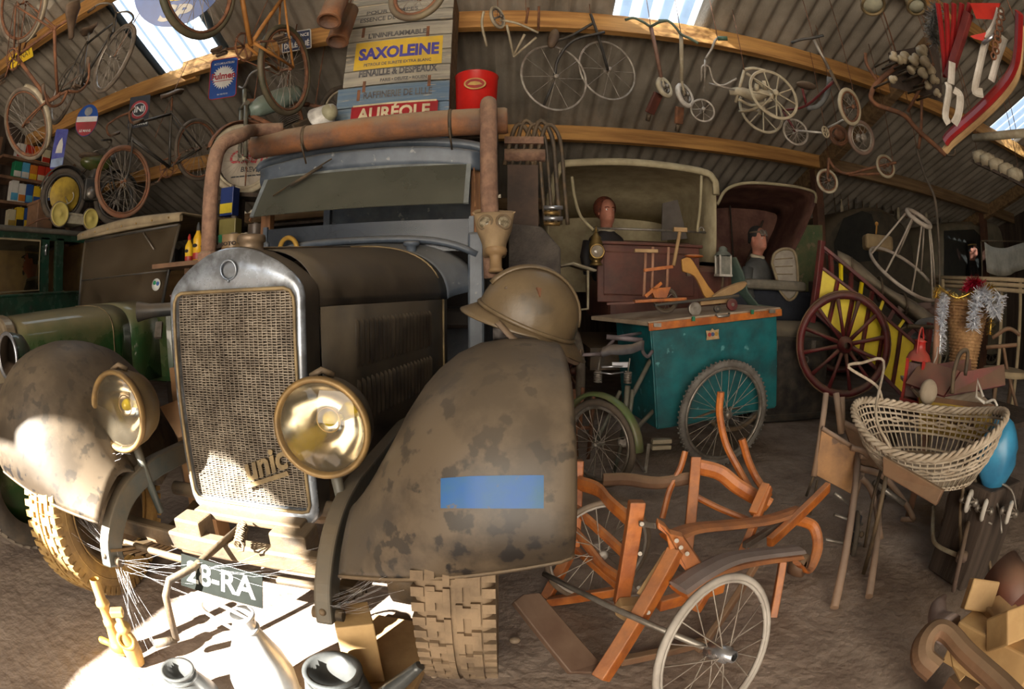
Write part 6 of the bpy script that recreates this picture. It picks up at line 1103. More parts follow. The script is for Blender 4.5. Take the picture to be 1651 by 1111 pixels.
# ======================= teal delivery tricycle, toys on its lid, trunk
YT = 3.18
tk = thing('delivery_tricycle', 'delivery tricycle with a teal wooden box between two spoked wheels', 'tricycle', loc=(1.4, 3.2, 0))
tl, tr, br, bl = PY(1050, 527, YT), PY(1250, 503, YT + 0.06), PY(1250, 655, YT + 0.06), PY(1060, 690, YT)
bk = V((-0.10, 0.62, 0.0))
for q, nm in (([tl, tr, br, bl], 'box_side'), ([tl + bk, tr + bk, br + bk, bl + bk], 'box_side'), ([tl, tl + bk, bl + bk, bl], 'box_end'), ([tr, tr + bk, br + bk, br], 'box_end'), ([bl, br, br + bk, bl + bk], 'box_floor')):
    b = MB(); b.slab(q, 0.022); obj(nm, b, m_teal, tk, bevel=0.004)
up = V((0, 0, 0.022)); o_ = V((-0.16, -0.03, 0)); o2 = V((0.03, -0.03, 0))
b = MB(); b.slab([tl + V((-0.03, -0.03, 0.02)), tr + o2 + up, tr + bk + V((0.03, 0.03, 0.02)), tl + bk + V((-0.2, 0.03, 0.02))], 0.03); lid = obj('lid', b, mat('lid_wood', (0.45, 0.36, 0.26), (0.30, 0.22, 0.15), 5, 0.7), tk, bevel=0.005)
b = MB(); b.beam(tl + V((-0.03, -0.04, 0.0)), tr + V((0.03, -0.04, 0.0)), 0.02, 0.05); obj('lid_rail', b, m_owood, lid, bevel=0.004)
for px, py in ((1060, 524), (1245, 502)): b = MB(); p = PY(px, py, YT - 0.06); b.box(p, (0.05, 0.012, 0.025)); obj('corner_iron', b, m_steel, lid)
for px, py in ((1118, 514), (1213, 503)): b = MB(); p = PY(px, py, YT - 0.065); b.box(p, (0.02, 0.014, 0.03)); obj('green_catch', b, mat('catch_green', (0.02, 0.25, 0.12)), lid)
b = MB(); q = PY(1165, 508, YT - 0.065); b.tube([q + V((-0.05, 0, 0.0)), q + V((-0.04, -0.02, -0.01)), q + V((0.04, -0.02, 0.0)), q + V((0.05, 0, 0.01))], 0.008); obj('lid_handle', b, m_steel, lid)
# coat of arms transfer
q = PY(1149, 539, YT - 0.014); F = frame(q, (1, 0.05, 0.1), (0, -1, 0)); b = MB(); b.prism([(-0.05, -0.035), (0.05, -0.035), (0.045, 0.0), (0.05, 0.03), (0.015, 0.025), (0, 0.04), (-0.015, 0.025), (-0.05, 0.03), (-0.045, 0)], F, 0.002); em = obj('crest_transfer', b, mat('crest_cream', (0.48, 0.36, 0.20), (0.4, 0.25, 0.12), 40), tk)
for x, c in ((-0.025, (0.45, 0.05, 0.03)), (0.028, (0.50, 0.28, 0.04)), (0.0, (0.08, 0.12, 0.25))): b = MB(); b.prism(circ(0.014, 12, x, 0.0), F @ Tr(0, 0, 0.002), 0.002); obj('crest_shield', b, mat('crest_%.2f' % x, c), em)
wc = G(1152, 747); Rw = 0.365; wc = V((wc.x + 0.02, wc.y - 0.05, Rw))
m_gtyre = mat('grey_ribbed_tyre', (0.20, 0.185, 0.165), (0.12, 0.105, 0.09), 10, 0.8)
w = wheel(tk, wc, (-0.18, 1, 0.04), Rw, 0.024, 32, m_gtyre, m_steel, hub=0.03, hw=0.06, sr=0.0024, local=False)
b = MB(); ax = V((-0.18, 1, 0.04)).normalized(); u = ax.orthogonal().normalized(); v = ax.cross(u)
for i in range(64):
    a = 2 * PI * i / 64; d = u * math.cos(a) + v * math.sin(a); b.box(wc + d * (Rw - 0.004) - ax * 0.016, (0.012, 0.012, 0.012)); b.box(wc + d * (Rw - 0.004) + ax * 0.016, (0.012, 0.012, 0.012))
tag(obj('tread_blocks', b, m_gtyre, w), kind='stuff')
w2 = wc + V((0.46, 0.78, 0)); wheel(tk, w2, (-0.18, 1, 0.04), Rw, 0.024, 32, mat('tan_tyre', (0.30, 0.215, 0.13), (0.2, 0.14, 0.085)), m_steel, hub=0.03, hw=0.06, sr=0.0024, local=False)
b = MB(); b.rod(wc + V((0, -0.06, 0)), w2 + V((0, 0.06, 0)), 0.014); obj('axle', b, m_iron, tk)
for q in (bl + V((0.1, 0.05, 0)), br + V((-0.1, 0.05, 0))): b = MB(); b.beam(q, V((wc.x, wc.y + 0.12, Rw)), 0.03, 0.012); obj('axle_bracket', b, m_iron, tk)
# the riding half
m_tg = mat('grey_green_frame', (0.13, 0.14, 0.11), (0.07, 0.07, 0.06), 8, 0.5, dust=0.3)
rw = PD(965, 728, 3.0); rw.z = 0.27; axr = V((0.75, 0.66, 0)); wheel(tk, rw, axr, 0.27, 0.022, 24, m_rubber, m_steel, sr=0.0022, local=False)
fw_ = V((0, 0, 1)).cross(axr).normalized(); b = MB(); b.grid([[rw + (fw_ * math.cos(a) + V((0, 0, 1)) * math.sin(a)) * (0.31 - 0.02 * k * k) + axr.normalized() * (0.035 * k) for k in (-1, -0.6, 0, 0.6, 1)] for a in [lerp(0.5, 3.1, i / 18) for i in range(19)]]); obj('mudguard', b, mat('green_mudguard', (0.10, 0.15, 0.05), (0.17, 0.15, 0.08), 6, 0.4), tk, solid=0.004)
yB = 2.95; P_ = lambda x, y, d=yB: PY(x, y, d)
b = MB(); b.rod(P_(1012, 622), P_(1003, 712), 0.018); b.rod(P_(1000, 630), P_(985, 665), 0.012); b.rod(P_(985, 665), P_(960, 712), 0.012); b.rod(P_(1020, 628), P_(1012, 700), 0.013); b.rod(P_(988, 662), P_(1016, 664), 0.010); b.rod(P_(1003, 712), P_(990, 762), 0.012); b.rod(P_(1005, 712), tl + V((0.2, 0.2, -0.5)), 0.016); b.rod(P_(1018, 640), tl + V((0.12, 0.2, -0.12)), 0.016); obj('frame', b, m_tg, tk)
b = MB(); b.torus(P_(1005, 712), (0.3, 1, 0), 0.03, 0.009, 20, 8); b.cyl(P_(1005, 712, yB - 0.02), P_(1005, 712, yB + 0.05), 0.024); obj('bottom_bracket', b, m_steel, tk)
b = MB(); b.beam(P_(1046, 715), P_(1040, 762), 0.014, 0.02); b.rod(P_(1005, 712), P_(1040, 760), 0.010); cr = obj('crank', b, m_steel, tk)
for dy, dz in ((0, 0.02), (0, -0.02)): b = MB(); q = P_(1066, 716); b.box(q + V((0, dy, dz)), (0.13, 0.05, 0.028)); obj('pedal_block', b, mat('pedal_rubber', (0.34, 0.29, 0.20), (0.25, 0.2, 0.13)), cr, bevel=0.006)
sp = P_(1003, 566, 2.9); rows = []
for x, wv, h in ((-0.13, 0.02, 0), (-0.125, 0.09, 0.0), (-0.07, 0.10, 0.012), (0.0, 0.065, 0.006), (0.07, 0.032, 0.01), (0.13, 0.028, 0.028), (0.15, 0.01, 0.03)):
    rows.append([sp + V((x * 0.95 + 0.3 * wv * math.cos(a), wv * math.cos(a) * 0.8 + x * 0.3, h + 0.03 * math.sin(a))) for a in [2 * PI * k / 14 for k in range(14)]])
b = MB(); b.grid(rows, True, True); b.add(rows[0], [tuple(range(14))]); b.add(rows[-1], [tuple(range(14))[::-1]]); sd = obj('saddle', b, mat('grey_saddle', (0.16, 0.15, 0.16), (0.09, 0.085, 0.09), 8, 0.6, dust=0.5), tk)
for px, py in ((964, 607), (1012, 609)):
    q = PY(px, py, 2.88); b = MB(); b.tube([q + V((0.022 * math.cos(t * 40), 0.022 * math.sin(t * 40), lerp(-0.035, 0.035, t))) for t in [i / 60 for i in range(61)]], 0.004, 5); b.cyl(q + V((0, 0, -0.035)), q + V((0, 0, 0.035)), 0.016); b.rod(q + V((0, 0, 0.03)), q + V((0.01, 0, 0.115)), 0.005); obj('saddle_spring', b, m_steel, sd)
b = MB(); b.rod(PY(970, 592, 2.88), PY(1012, 590, 2.9), 0.007); b.box(PY(1000, 588, 2.9), (0.10, 0.02, 0.03)); b.tube([PY(965, 600, 2.87), PY(985, 603, 2.85), PY(1005, 600, 2.87)], 0.005); obj('saddle_clamp', b, m_chrome, sd)
b = MB(); b.rod(PY(978, 543, 3.1), PY(1036, 549, 3.05), 0.016, 10); b.tube(spline([PY(1036, 549, 3.05), PY(1036, 566, 3.05), PY(1044, 575, 3.1), PY(1052, 566, 3.14)], 4), 0.012); b.rod(PY(925, 573, 3.15), PY(968, 571, 3.1), 0.012); b.rod(PY(990, 545, 3.1), tl + V((0.02, 0.2, -0.05)), 0.012); b.rod(PY(968, 571, 3.1), PY(990, 548, 3.1), 0.011); obj('handlebar', b, mat('grey_bar', (0.20, 0.16, 0.17), (0.12, 0.10, 0.10), 9, 0.5), tk)
# small wooden chair pieces just left of it, behind the wing
t = thing('rush_chair', 'small broken brown chair in the dark behind the wing', 'chair', loc=G(945, 700))
for a, c in (((925, 628), (930, 745)), ((958, 632), (948, 740)), ((925, 690), (952, 690)), ((924, 655), (955, 652)), ((940, 625), (935, 690))): b = MB(); b.rod(PY(*a, 3.35), PY(*c, 3.35), 0.014, 8); obj('leg' if a[1] < 640 else 'rung', b, m_rustt, t)
# toys on the lid
def lidz(p): return tl.z + 0.035 + (p.x - tl.x) / (tr.x - tl.x) * (tr.z - tl.z)
YL = 3.42
def L3(x, y, d=0.0): return PY(x, y, YL + d)
dc = thing('doll_chair', 'small pinkish wooden doll chair standing on the tricycle lid', 'toy chair', loc=L3(1060, 480))
for q in (((1041, 405), (1038, 478)), ((1053, 398), (1051, 468)), ((1078, 398), (1075, 468))): b = MB(); b.rod(L3(*q[0]), L3(*q[1]), 0.011, 8); obj('spindle', b, mat('pink_wood', (0.42, 0.22, 0.14), (0.3, 0.15, 0.09)), dc)
for q in (((1023, 404), (1060, 405)), ((1038, 436), (1084, 430)), ((1040, 478), (1066, 456))): b = MB(); b.beam(L3(*q[0], -0.03), L3(*q[1], -0.03), 0.03, 0.022); obj('rail', b, m_owood if q[0][1] > 420 else m_lwood, dc)
b = MB(); b.slab([L3(1048, 465, -0.02), L3(1080, 463, -0.02), L3(1073, 480, -0.02), L3(1054, 480, -0.02)], 0.05, (0, 1, 0)); obj('seat_board', b, m_owood, dc)
ht = thing('push_horse', 'orange wooden push-along horse toy with seat on the tricycle lid', 'toy horse', loc=L3(1120, 480))
b = MB(); b.rod(L3(1096, 374), L3(1086, 428), 0.014, 8); b.beam(L3(1086, 370), L3(1107, 371), 0.03, 0.03); obj('handle', b, m_lwood, ht)
b = MB(); b.slab(spline([L3(1098, 418, 0.1), L3(1112, 416, 0.1), L3(1128, 440, 0.1), L3(1142, 462, 0.1), L3(1155, 480, 0.1), L3(1138, 481, 0.1), L3(1128, 462, 0.1), L3(1118, 445, 0.1), L3(1100, 438, 0.1)], 3), 0.03, (0, 1, 0)); obj('horse_body', b, mat('yellow_wood', (0.55, 0.28, 0.06), (0.42, 0.2, 0.05)), ht, bevel=0.006)
b = MB(); b.ball(L3(1119, 413, 0.1), 0.075, 0.06, 0.014); obj('seat', b, m_owood, ht); b = MB(); b.beam(L3(1110, 445, 0.1), L3(1106, 415, 0.1), 0.02, 0.03); obj('strap', b, m_leather, ht)
b = MB(); b.slab(spline([L3(1148, 478, 0.05), L3(1165, 466, 0.05), L3(1190, 456, 0.05), L3(1204, 455, 0.05), L3(1196, 466, 0.05), L3(1175, 477, 0.05)], 3), 0.04, (0.2, 1, 0.3)); obj('rocker', b, m_lwood, ht, bevel=0.006)
sc_ = thing('wooden_scooter', 'low wooden scooter board on small wheels on the tricycle lid', 'scooter', loc=L3(1100, 492))
b = MB(); b.beam(L3(1022, 486, -0.02), L3(1105, 482, -0.02), 0.07, 0.022); obj('deck', b, m_owood, sc_, bevel=0.004); b = MB(); b.beam(L3(1055, 492, -0.1), L3(1190, 477, -0.1), 0.05, 0.018); obj('long_board', b, m_bframe, sc_, bevel=0.004); b = MB(); b.beam(L3(978, 490, -0.02), L3(1022, 488, -0.02), 0.03, 0.014); obj('rear_bar', b, m_redbody, sc_)
for px, py, R, mm in ((1120, 498, 0.048, m_steel), (1180, 491, 0.042, m_maroon), (1156, 498, 0.024, m_bframe)):
    b = MB(); c = L3(px, py, -0.14); c.z = max(c.z, lidz(c) + R - 0.01); b.cyl(c + V((0, -0.014, 0)), c + V((0, 0.014, 0)), R, 24); wv = obj('wheel', b, mm, sc_, bevel=0.004); b = MB(); b.cyl(c + V((0, -0.02, 0)), c + V((0, 0.02, 0)), R * 0.3, 12); obj('hub', b, m_steel, wv)
wheel(sc_, L3(1073, 484, 0.06), (0.1, 1, 0), 0.095, 0.012, 10, m_rubber, m_iron, local=False)
b = MB(); b.beam(L3(1128, 489, -0.05), L3(1180, 484, -0.05), 0.045, 0.03); obj('axle_block', b, m_lwood, sc_, bevel=0.005)
# black trunk
m_blk = mat('black_trunk_leather', (0.018, 0.016, 0.016), (0.035, 0.03, 0.027), 6, 0.6, dust=0.8, dustc=(0.26, 0.21, 0.14), bump=0.15)
g0 = G(1300, 690); tx0, ty0 = 2.05, 3.72
tkn = thing('travel_trunk', 'large black travel trunk with dusty domed lid behind the tricycle', 'trunk', loc=(2.5, 3.95, 0))
b = MB(); b.box((2.58, 4.3, 0.40), (0.86, 0.52, 0.80)); tb = obj('body', b, m_blk, tkn, bevel=0.015)
b = MB(); rows = [[V((x, 4.3 + 0.27 * math.cos(a), 0.80 + 0.13 * math.sin(a))) for a in [PI * i / 12 for i in range(13)]] for x in (2.14, 2.16, 3.0, 3.02)]; b.grid(rows); b.add(rows[0], [tuple(range(13))]); b.add(rows[-1], [tuple(range(13))[::-1]]); obj('domed_lid', b, m_blk, tkn)
for x in (2.36, 2.81): b = MB(); b.box((x, 4.035, 0.72), (0.05, 0.012, 0.10)); obj('hasp', b, m_steel, tkn)
for z in (0.06, 0.78): b = MB(); b.box((2.58, 4.035, z), (0.88, 0.014, 0.03)); obj('edge_batten', b, m_bframe, tkn)
b = MB(); b.torus((2.72, 4.03, 0.58), (0, 1, 0), 0.035, 0.006, 16, 6); obj('ring_handle', b, m_steel, tkn)
# ======================= yellow hand cart and the things heaped around it
m_mar = m_maroon
ct = thing('hand_cart', 'two wheeled hand cart with maroon rails and bright yellow side panels', 'cart', loc=PD(1400, 600, 4.6))
def C3(x, y): # near side plane of the cart: from far left to near right
    n = V((-0.45, -0.89, 0.0)); return PP(x, y, PD(1320, 450, 4.75), n)
rails = [((1322, 394), (1493, 546)), ((1326, 432), (1478, 556)), ((1310, 500), (1465, 648))]
for (a, c), w in zip(rails, (0.035, 0.03, 0.035)): b = MB(); b.beam(C3(*a), C3(*c), 0.04, w); obj('rail', b, m_mar if w < 0.04 else m_bwood, ct, bevel=0.006)
b = MB(); b.beam(C3(1325, 388), C3(1308, 520), 0.06, 0.06); obj('corner_post', b, m_mar, ct, bevel=0.008)
b = MB(); b.beam(C3(1500, 520), C3(1476, 655), 0.06, 0.06); obj('corner_post', b, m_mar, ct, bevel=0.008)
def on(r, t): a, c = r; return (lerp(a[0], c[0], t), lerp(a[1], c[1], t))
for i in range(9):
    t = (i + 1) / 10; p, q = on(rails[0], t), on(rails[1], t); b = MB(); b.beam(C3(*p) + V((0.02, 0.03, 0)), C3(*q) + V((0.02, 0.03, 0)), 0.03, 0.03 if i % 2 else 0.04); obj('slat', b, m_yellow if i % 2 == 1 else m_mar, ct)
for i in range(6):
    t0, t1 = i / 6 + 0.01, (i + 1) / 6 - 0.01; pts = [C3(*on(rails[1], t0)), C3(*on(rails[1], t1)), C3(*on(rails[2], t1)), C3(*on(rails[2], t0))]; b = MB(); b.slab([p + V((0.02, 0.03, 0)) for p in pts], 0.02); obj('side_panel', b, m_yellow, ct)
    t = (i + 0.98) / 6; b = MB(); b.beam(C3(*on(rails[1], t)), C3(*on(rails[2], t)), 0.035, 0.035); obj('panel_post', b, m_mar, ct, bevel=0.004)
far = V((0.55, 0.75, 0.06))
for a, c in rails[:1] + rails[2:]: b = MB(); b.beam(C3(*a) + far, C3(*c) + far, 0.04, 0.035); obj('rail', b, m_mar, ct)
fl = [C3(*rails[2][0]), C3(*rails[2][1]), C3(*rails[2][1]) + far, C3(*rails[2][0]) + far]
for k in range(5):
    f0, f1 = k / 5 + 0.005, (k + 1) / 5 - 0.005; b = MB(); b.slab([fl[0] + far * f0, fl[1] + far * f0, fl[1] + far * f1, fl[0] + far * f1], 0.025); obj('floor_board', b, m_bwood, ct)
wcn = C3(1362, 555) + V((-0.10, -0.15, 0)); wn = V((-0.45, -0.89, 0.02)); Rc = 0.47
wcn.z = Rc
wcn = PP(1362, 556, wcn, wn); wcn.z = max(wcn.z, Rc)
b = MB(); b.torus(wcn, wn, Rc - 0.04, 0.035, 56, 8, 0.03); w = obj('wheel_rim', b, m_mar, ct); b = MB(); b.torus(wcn, wn, Rc - 0.004, 0.007, 56, 6, 0.03); obj('iron_tyre', b, m_bwood, w)
b = MB(); b.lathe([(0.03, -0.13), (0.05, -0.12), (0.075, -0.03), (0.08, 0.0), (0.075, 0.03), (0.05, 0.10), (0, 0.10)], wcn, -wn, 20); obj('hub', b, m_mar, w)
u = wn.orthogonal().normalized(); v = wn.normalized().cross(u)
for i in range(12): a = 2 * PI * i / 12; d = u * math.cos(a) + v * math.sin(a); b = MB(); b.tube([wcn + d * 0.07, wcn + d * 0.25, wcn + d * (Rc - 0.06)], [0.02, 0.016, 0.022], 8); obj('spoke', b, m_mar, w)
w2 = wcn + far + V((0.12, 0.2, 0)); b = MB(); b.torus(w2, wn, Rc - 0.04, 0.035, 44, 8, 0.03); obj('wheel_rim', b, m_mar, ct); b = MB(); b.rod(wcn, w2, 0.03); obj('axle', b, m_iron, ct)
b = MB(); b.tube(spline([C3(1450, 545), C3(1455, 530), C3(1480, 528), C3(1500, 530)], 4), 0.012); obj('brake_iron', b, m_iron, ct); b = MB(); b.rod(C3(1460, 525) + V((-0.05, -0.08, 0)), C3(1505, 527) + V((-0.05, -0.08, 0)), 0.02); obj('brake_handle', b, m_iron, ct)
# load on the cart: boards, dusty bundle, box, spool, red chair back
def C4(x, y, f): return PP(x, y, PD(1320, 450, 4.75) + far * f, V((-0.45, -0.89, 0.0)))
ld = thing('canvas_bundle', 'dusty canvas covered bundle lying on the yellow cart', 'bundle', loc=C4(1440, 450, 0.5))
rows = []
for t in [i / 8 for i in range(9)]:
    c = C4(lerp(1350, 1500, t), lerp(412, 515, t), 0.55); h = 0.10 + 0.03 * math.sin(t * 9); rows.append([c + V((0.20 * math.cos(a), 0.27 * math.cos(a), -0.05 + h * math.sin(a) * (1 if math.sin(a) > 0 else 0.6))) for a in [2 * PI * k / 16 for k in range(16)]])
b = MB(); b.grid(rows, True, True); b.add(rows[0], [tuple(range(16))]); b.add(rows[-1], [tuple(range(16))[::-1]]); obj('canvas', b, mat('grey_tan_canvas', (0.34, 0.28, 0.20), (0.24, 0.19, 0.13), 5, 0.9, bump=0.3), ld)
for t in (0.15, 0.45, 0.7): c = C4(lerp(1350, 1500, t), lerp(412, 515, t), 0.55); b = MB(); b.tube([c + V((0.215 * math.cos(a), 0.29 * math.cos(a), -0.05 + 0.12 * math.sin(a))) for a in [2 * PI * k / 20 for k in range(20)]], 0.012, 6, True); obj('binding', b, m_leather, ld)
q0 = C4(1415, 392, 0.65); t = thing('wooden_trough', 'pale tan wooden block box with a knobbed stick on the cart', 'box', loc=q0)
b = MB(); F = frame(q0, (0.85, -0.35, -0.02), (0.1, 0, 1)); b.prism([(-0.17, -0.09), (0.17, -0.09), (0.17, 0.09), (-0.17, 0.09)], F, 0.16); obj('block', b, mat('tan_block', (0.40, 0.29, 0.15), (0.3, 0.21, 0.11), 6, 0.8), t, bevel=0.035, bseg=2); b = MB(); b.rod(q0 + V((-0.02, 0, 0.08)), q0 + V((0.0, 0, 0.20)), 0.010); b.ball(q0 + V((0, 0, 0.2)), 0.022); obj('knob_stick', b, mat('yellow_wood', (0.55, 0.28, 0.06)), t)
q0 = C4(1500, 497, 0.4); t = thing('wooden_spool', 'brown wooden clamp and spool lying on the cart load', 'spool', loc=q0); b = MB(); b.beam(C4(1446, 498, 0.4), C4(1500, 492, 0.4), 0.10, 0.07); obj('clamp_board', b, mat('mauve_wood', (0.20, 0.13, 0.105), (0.13, 0.08, 0.065)), t, bevel=0.01); b = MB(); b.cyl(C4(1504, 500, 0.4) + V((-0.05, 0.05, 0)), C4(1504, 500, 0.4) + V((0.05, -0.05, 0)), 0.055); obj('roller', b, mat('mauve_wood', (0.20, 0.13, 0.105)), t)
q0 = C4(1500, 530, 0.25); t = thing('padded_chair', 'grey rounded chair back with red top rail behind the basket', 'chair back', loc=q0); b = MB(); b.slab(spline([C4(1467, 545, 0.2), C4(1475, 520, 0.2), C4(1495, 512, 0.2), C4(1515, 516, 0.2), C4(1520, 545, 0.2), C4(1500, 552, 0.2)], 3), 0.03, (0.45, 0.89, 0)); obj('padded_panel', b, mat('slate_pad', (0.13, 0.125, 0.125), (0.09, 0.09, 0.09)), t, bevel=0.008); b = MB(); b.beam(C4(1510, 516, 0.2), C4(1552, 520, 0.15), 0.03, 0.025); obj('top_rail', b, m_red, t)
# baby walker: small ring on splayed legs over a wide hoop
tc_ = PD(1481, 352, 4.3); t = thing('baby_walker', 'old baby walker with padded ring, splayed legs and wide wooden hoop', 'baby walker', loc=tc_)
m_walk = mat('grey_white_wood', (0.42, 0.36, 0.30), (0.30, 0.24, 0.19), 8, 0.75)
nn = V((0.10, -0.75, 1)); b = MB(); b.torus(tc_, nn, 0.12, 0.02, 36, 10); obj('padded_ring', b, m_walk, t)
hc_ = PD(1458, 440, 4.3); n2 = V((0.12, -0.72, 1)).normalized(); u = n2.orthogonal().normalized(); v = n2.cross(u); b = MB(); b.torus(hc_, n2, 0.345, 0.015, 48, 8); obj('hoop', b, m_walk, t)
u1 = V(nn).normalized().orthogonal().normalized(); v1 = V(nn).normalized().cross(u1)
for i in range(8): a = 2 * PI * i / 8 + 0.2; b = MB(); b.rod(tc_ + (u1 * math.cos(a) + v1 * math.sin(a)) * 0.12, hc_ + (u * math.cos(a) + v * math.sin(a)) * 0.345, 0.009, 6); obj('leg', b, m_walk, t)
# tall basket with tinsel
bc = PD(1556, 548, 3.3); t = thing('tall_basket', 'tall brown wicker basket dressed with white and gold tinsel', 'basket', loc=bc + V((0, 0, -0.3)))
ax = V((0.04, 0.02, 1)).normalized(); prof = [(0.085, -0.26), (0.09, -0.24), (0.095, -0.1), (0.112, 0.0), (0.125, 0.08), (0.15, 0.19), (0.158, 0.22)]
def brad(h):
    for (r0, h0), (r1, h1) in zip(prof, prof[1:]):
        if h0 <= h <= h1: return lerp(r0, r1, (h - h0) / (h1 - h0))
    return prof[-1][0]
u = ax.orthogonal().normalized(); v = ax.cross(u)
b = MB(); b.lathe([(r * 0.95, h) for r, h in prof] + [(0.15, 0.2), (0.08, -0.2), (0, -0.22)], bc, ax, 28); obj('lining', b, m_basket, t)
for i in range(26):
    h = lerp(-0.255, 0.215, i / 25); n = 40; b = MB(); b.tube([bc + ax * h + (u * math.cos(2 * PI * j / n) + v * math.sin(2 * PI * j / n)) * (brad(h) + 0.006 * (1 if (j + i) % 2 else -1)) for j in range(n)], 0.0085, 5, True); obj('weaver', b, m_basket, t)
for j in range(20): b = MB(); a = 2 * PI * (j + 0.5) / 20; b.tube([bc + ax * h + (u * math.cos(a) + v * math.sin(a)) * brad(h) for h in (-0.26, -0.1, 0.05, 0.22)], 0.005, 5); obj('stake', b, m_basket, t)
b = MB(); b.torus(bc + ax * 0.22, ax, 0.158, 0.014, 36, 8); obj('rim', b, m_basket, t)
def tinsel(nm, lb, pts, r, m, n=700, cat='tinsel'):
    pts = spline(pts, 8); t = thing(nm, lb, cat, loc=pts[0]); rr = random.Random(len(lb)); b = MB(); core = MB(); core.tube(pts, r * 0.15, 5); obj('cord', core, m, t)
    for i in range(n):
        k = rr.random() * (len(pts) - 1); i0 = int(k); p = pts[i0].lerp(pts[i0 + 1], k - i0); d = V((rr.gauss(0, 1), rr.gauss(0, 1), rr.gauss(0, 1))).normalized(); e = d.orthogonal().normalized() * (r * 0.06); L = r * rr.uniform(0.6, 1.1); b.add([p - e, p + e, p + d * L + e * 0.6, p + d * L - e * 0.6], [(0, 1, 2, 3)])
    tag(obj('foil_strands', b, m, t, fix=False), kind='stuff'); return t
m_tw = mat('white_tinsel', (0.82, 0.84, 0.88), (0.62, 0.65, 0.72), 40, 0.25, 0.35); m_tg_ = mat('gold_tinsel', (0.72, 0.50, 0.12), (0.5, 0.32, 0.06), 40, 0.25, 0.8); m_tr = mat('red_tinsel', (0.55, 0.02, 0.06), (0.4, 0.01, 0.03), 40, 0.25, 0.5)
tinsel('tinsel_garland', 'long white tinsel garland hanging down the basket beside the red lantern', [PD(1524, 470, 3.12), PD(1520, 500, 3.08), PD(1517, 530, 3.06), PD(1515, 570, 3.06)], 0.05, m_tw)
tinsel('tinsel_garland', 'thick white tinsel garland looping over the basket rim', [PD(1570, 530, 3.05), PD(1573, 495, 3.05), PD(1585, 470, 3.08), PD(1597, 490, 3.06), PD(1606, 505, 3.08), PD(1612, 475, 3.1)], 0.06, m_tw, 1100)
tinsel('tinsel_garland', 'gold tinsel garland around the basket rim', [PD(1508, 480, 3.1), PD(1516, 465, 3.1), PD(1545, 480, 3.1), PD(1590, 460, 3.14), PD(1600, 475, 3.1), PD(1596, 540, 3.1)], 0.035, m_tg_, 900)
tinsel('tinsel_ball', 'red tinsel bow topping the basket', [PD(1560, 465, 3.15), PD(1570, 455, 3.15), PD(1580, 460, 3.15)], 0.06, m_tr, 500)
# red lantern and maroon box
lc = PD(1477, 612, 2.75); t = thing('red_lantern', 'red painted oil lantern standing behind the wicker bassinet', 'lantern', frame(lc, (0.9, 0.4, 0), (0.12, 0, 1)))
b = MB(); b.box((0, 0, 0), (0.085, 0.085, 0.17)); obj('glass', b, mat('smoky_pane', (0.10, 0.06, 0.06), (0.2, 0.14, 0.13), 12, 0.15), t, local=True)
for sx in (-1, 1):
    for sy in (-1, 1): b = MB(); b.box((sx * 0.05, sy * 0.05, 0), (0.016, 0.016, 0.21)); obj('frame_post', b, m_red, t, local=True)
b = MB(); b.lathe([(0.075, 0), (0.06, 0.03), (0.035, 0.05), (0.03, 0.09), (0.04, 0.095), (0, 0.11)], (0, 0, 0.10), (0, 0, 1), 18); obj('chimney', b, m_red, t, local=True); b = MB(); b.box((0, 0, -0.11), (0.125, 0.125, 0.03)); obj('base', b, m_red, t, local=True); b = MB(); b.tube(spline([V((-0.05, 0, 0.12)), V((-0.04, 0, 0.22)), V((0, 0, 0.26)), V((0.04, 0, 0.22)), V((0.05, 0, 0.12))], 5), 0.006); obj('bail', b, m_red, t, local=True)
bx = thing('maroon_box', 'flat maroon wooden box tipped up behind the bassinet', 'box', loc=PD(1570, 615, 2.6)); pts = [PD(1522, 640, 2.55), PD(1620, 622, 2.7), PD(1618, 588, 2.75), PD(1548, 600, 2.6)]
b = MB(); b.slab(pts, 0.03); obj('lid_panel', b, m_maroon, bx, bevel=0.005); b = MB(); b.slab([pts[0], pts[0] + V((-0.05, 0.25, 0.02)), pts[3] + V((-0.05, 0.25, 0.02)), pts[3]], 0.02); obj('side_panel', b, m_maroon, bx); b = MB(); b.slab([p + V((-0.05, 0.22, 0.0)) for p in pts], 0.02); obj('back_panel', b, m_maroon, bx)
b = MB(); b.tube(spline([PD(1535, 635, 2.5), PD(1538, 600, 2.52), PD(1548, 570, 2.55), PD(1560, 568, 2.58), PD(1556, 605, 2.6)], 5), 0.012); obj('iron_hoop', b, m_iron, bx)
t = thing('broom_handle', 'reddish wooden pole leaning behind the lantern', 'pole', loc=PD(1505, 625, 2.9)); b = MB(); b.rod(PD(1503, 632, 2.9), PD(1512, 470, 3.2), 0.022, 10); obj('pole', b, mat('pink_wood', (0.42, 0.22, 0.14)), t); b = MB(); b.tube([PD(1499, 600, 2.86), PD(1510, 575, 2.86), PD(1512, 560, 2.9)], 0.004); obj('string', b, m_white, t); b = MB(); b.rod(PD(1503, 632, 2.9), V((PD(1503, 632, 2.9).x, PD(1503, 632, 2.9).y, 0)), 0.022, 10); obj('pole_foot', b, mat('pink_wood', (0.42, 0.22, 0.14)), t)
# low table that carries lantern, boxes and bassinet
tb = thing('low_table', 'dark low table under the bassinet and the boxes', 'table', loc=(2.6, 1.75, 0))
c0 = [PD(1440, 650, 2.85), PD(1600, 660, 2.75)]; zt = min(p.z for p in c0) - 0.06
for k in range(4): b = MB(); b.box((2.62, 1.52 + 0.2 * k, zt), (0.95, 0.19, 0.03)); obj('plank', b, m_plank, tb)
for x in (2.2, 3.05):
    for y in (1.45, 2.15): b = MB(); b.box((x, y, zt / 2), (0.05, 0.05, zt)); obj('leg', b, m_plank, tb)
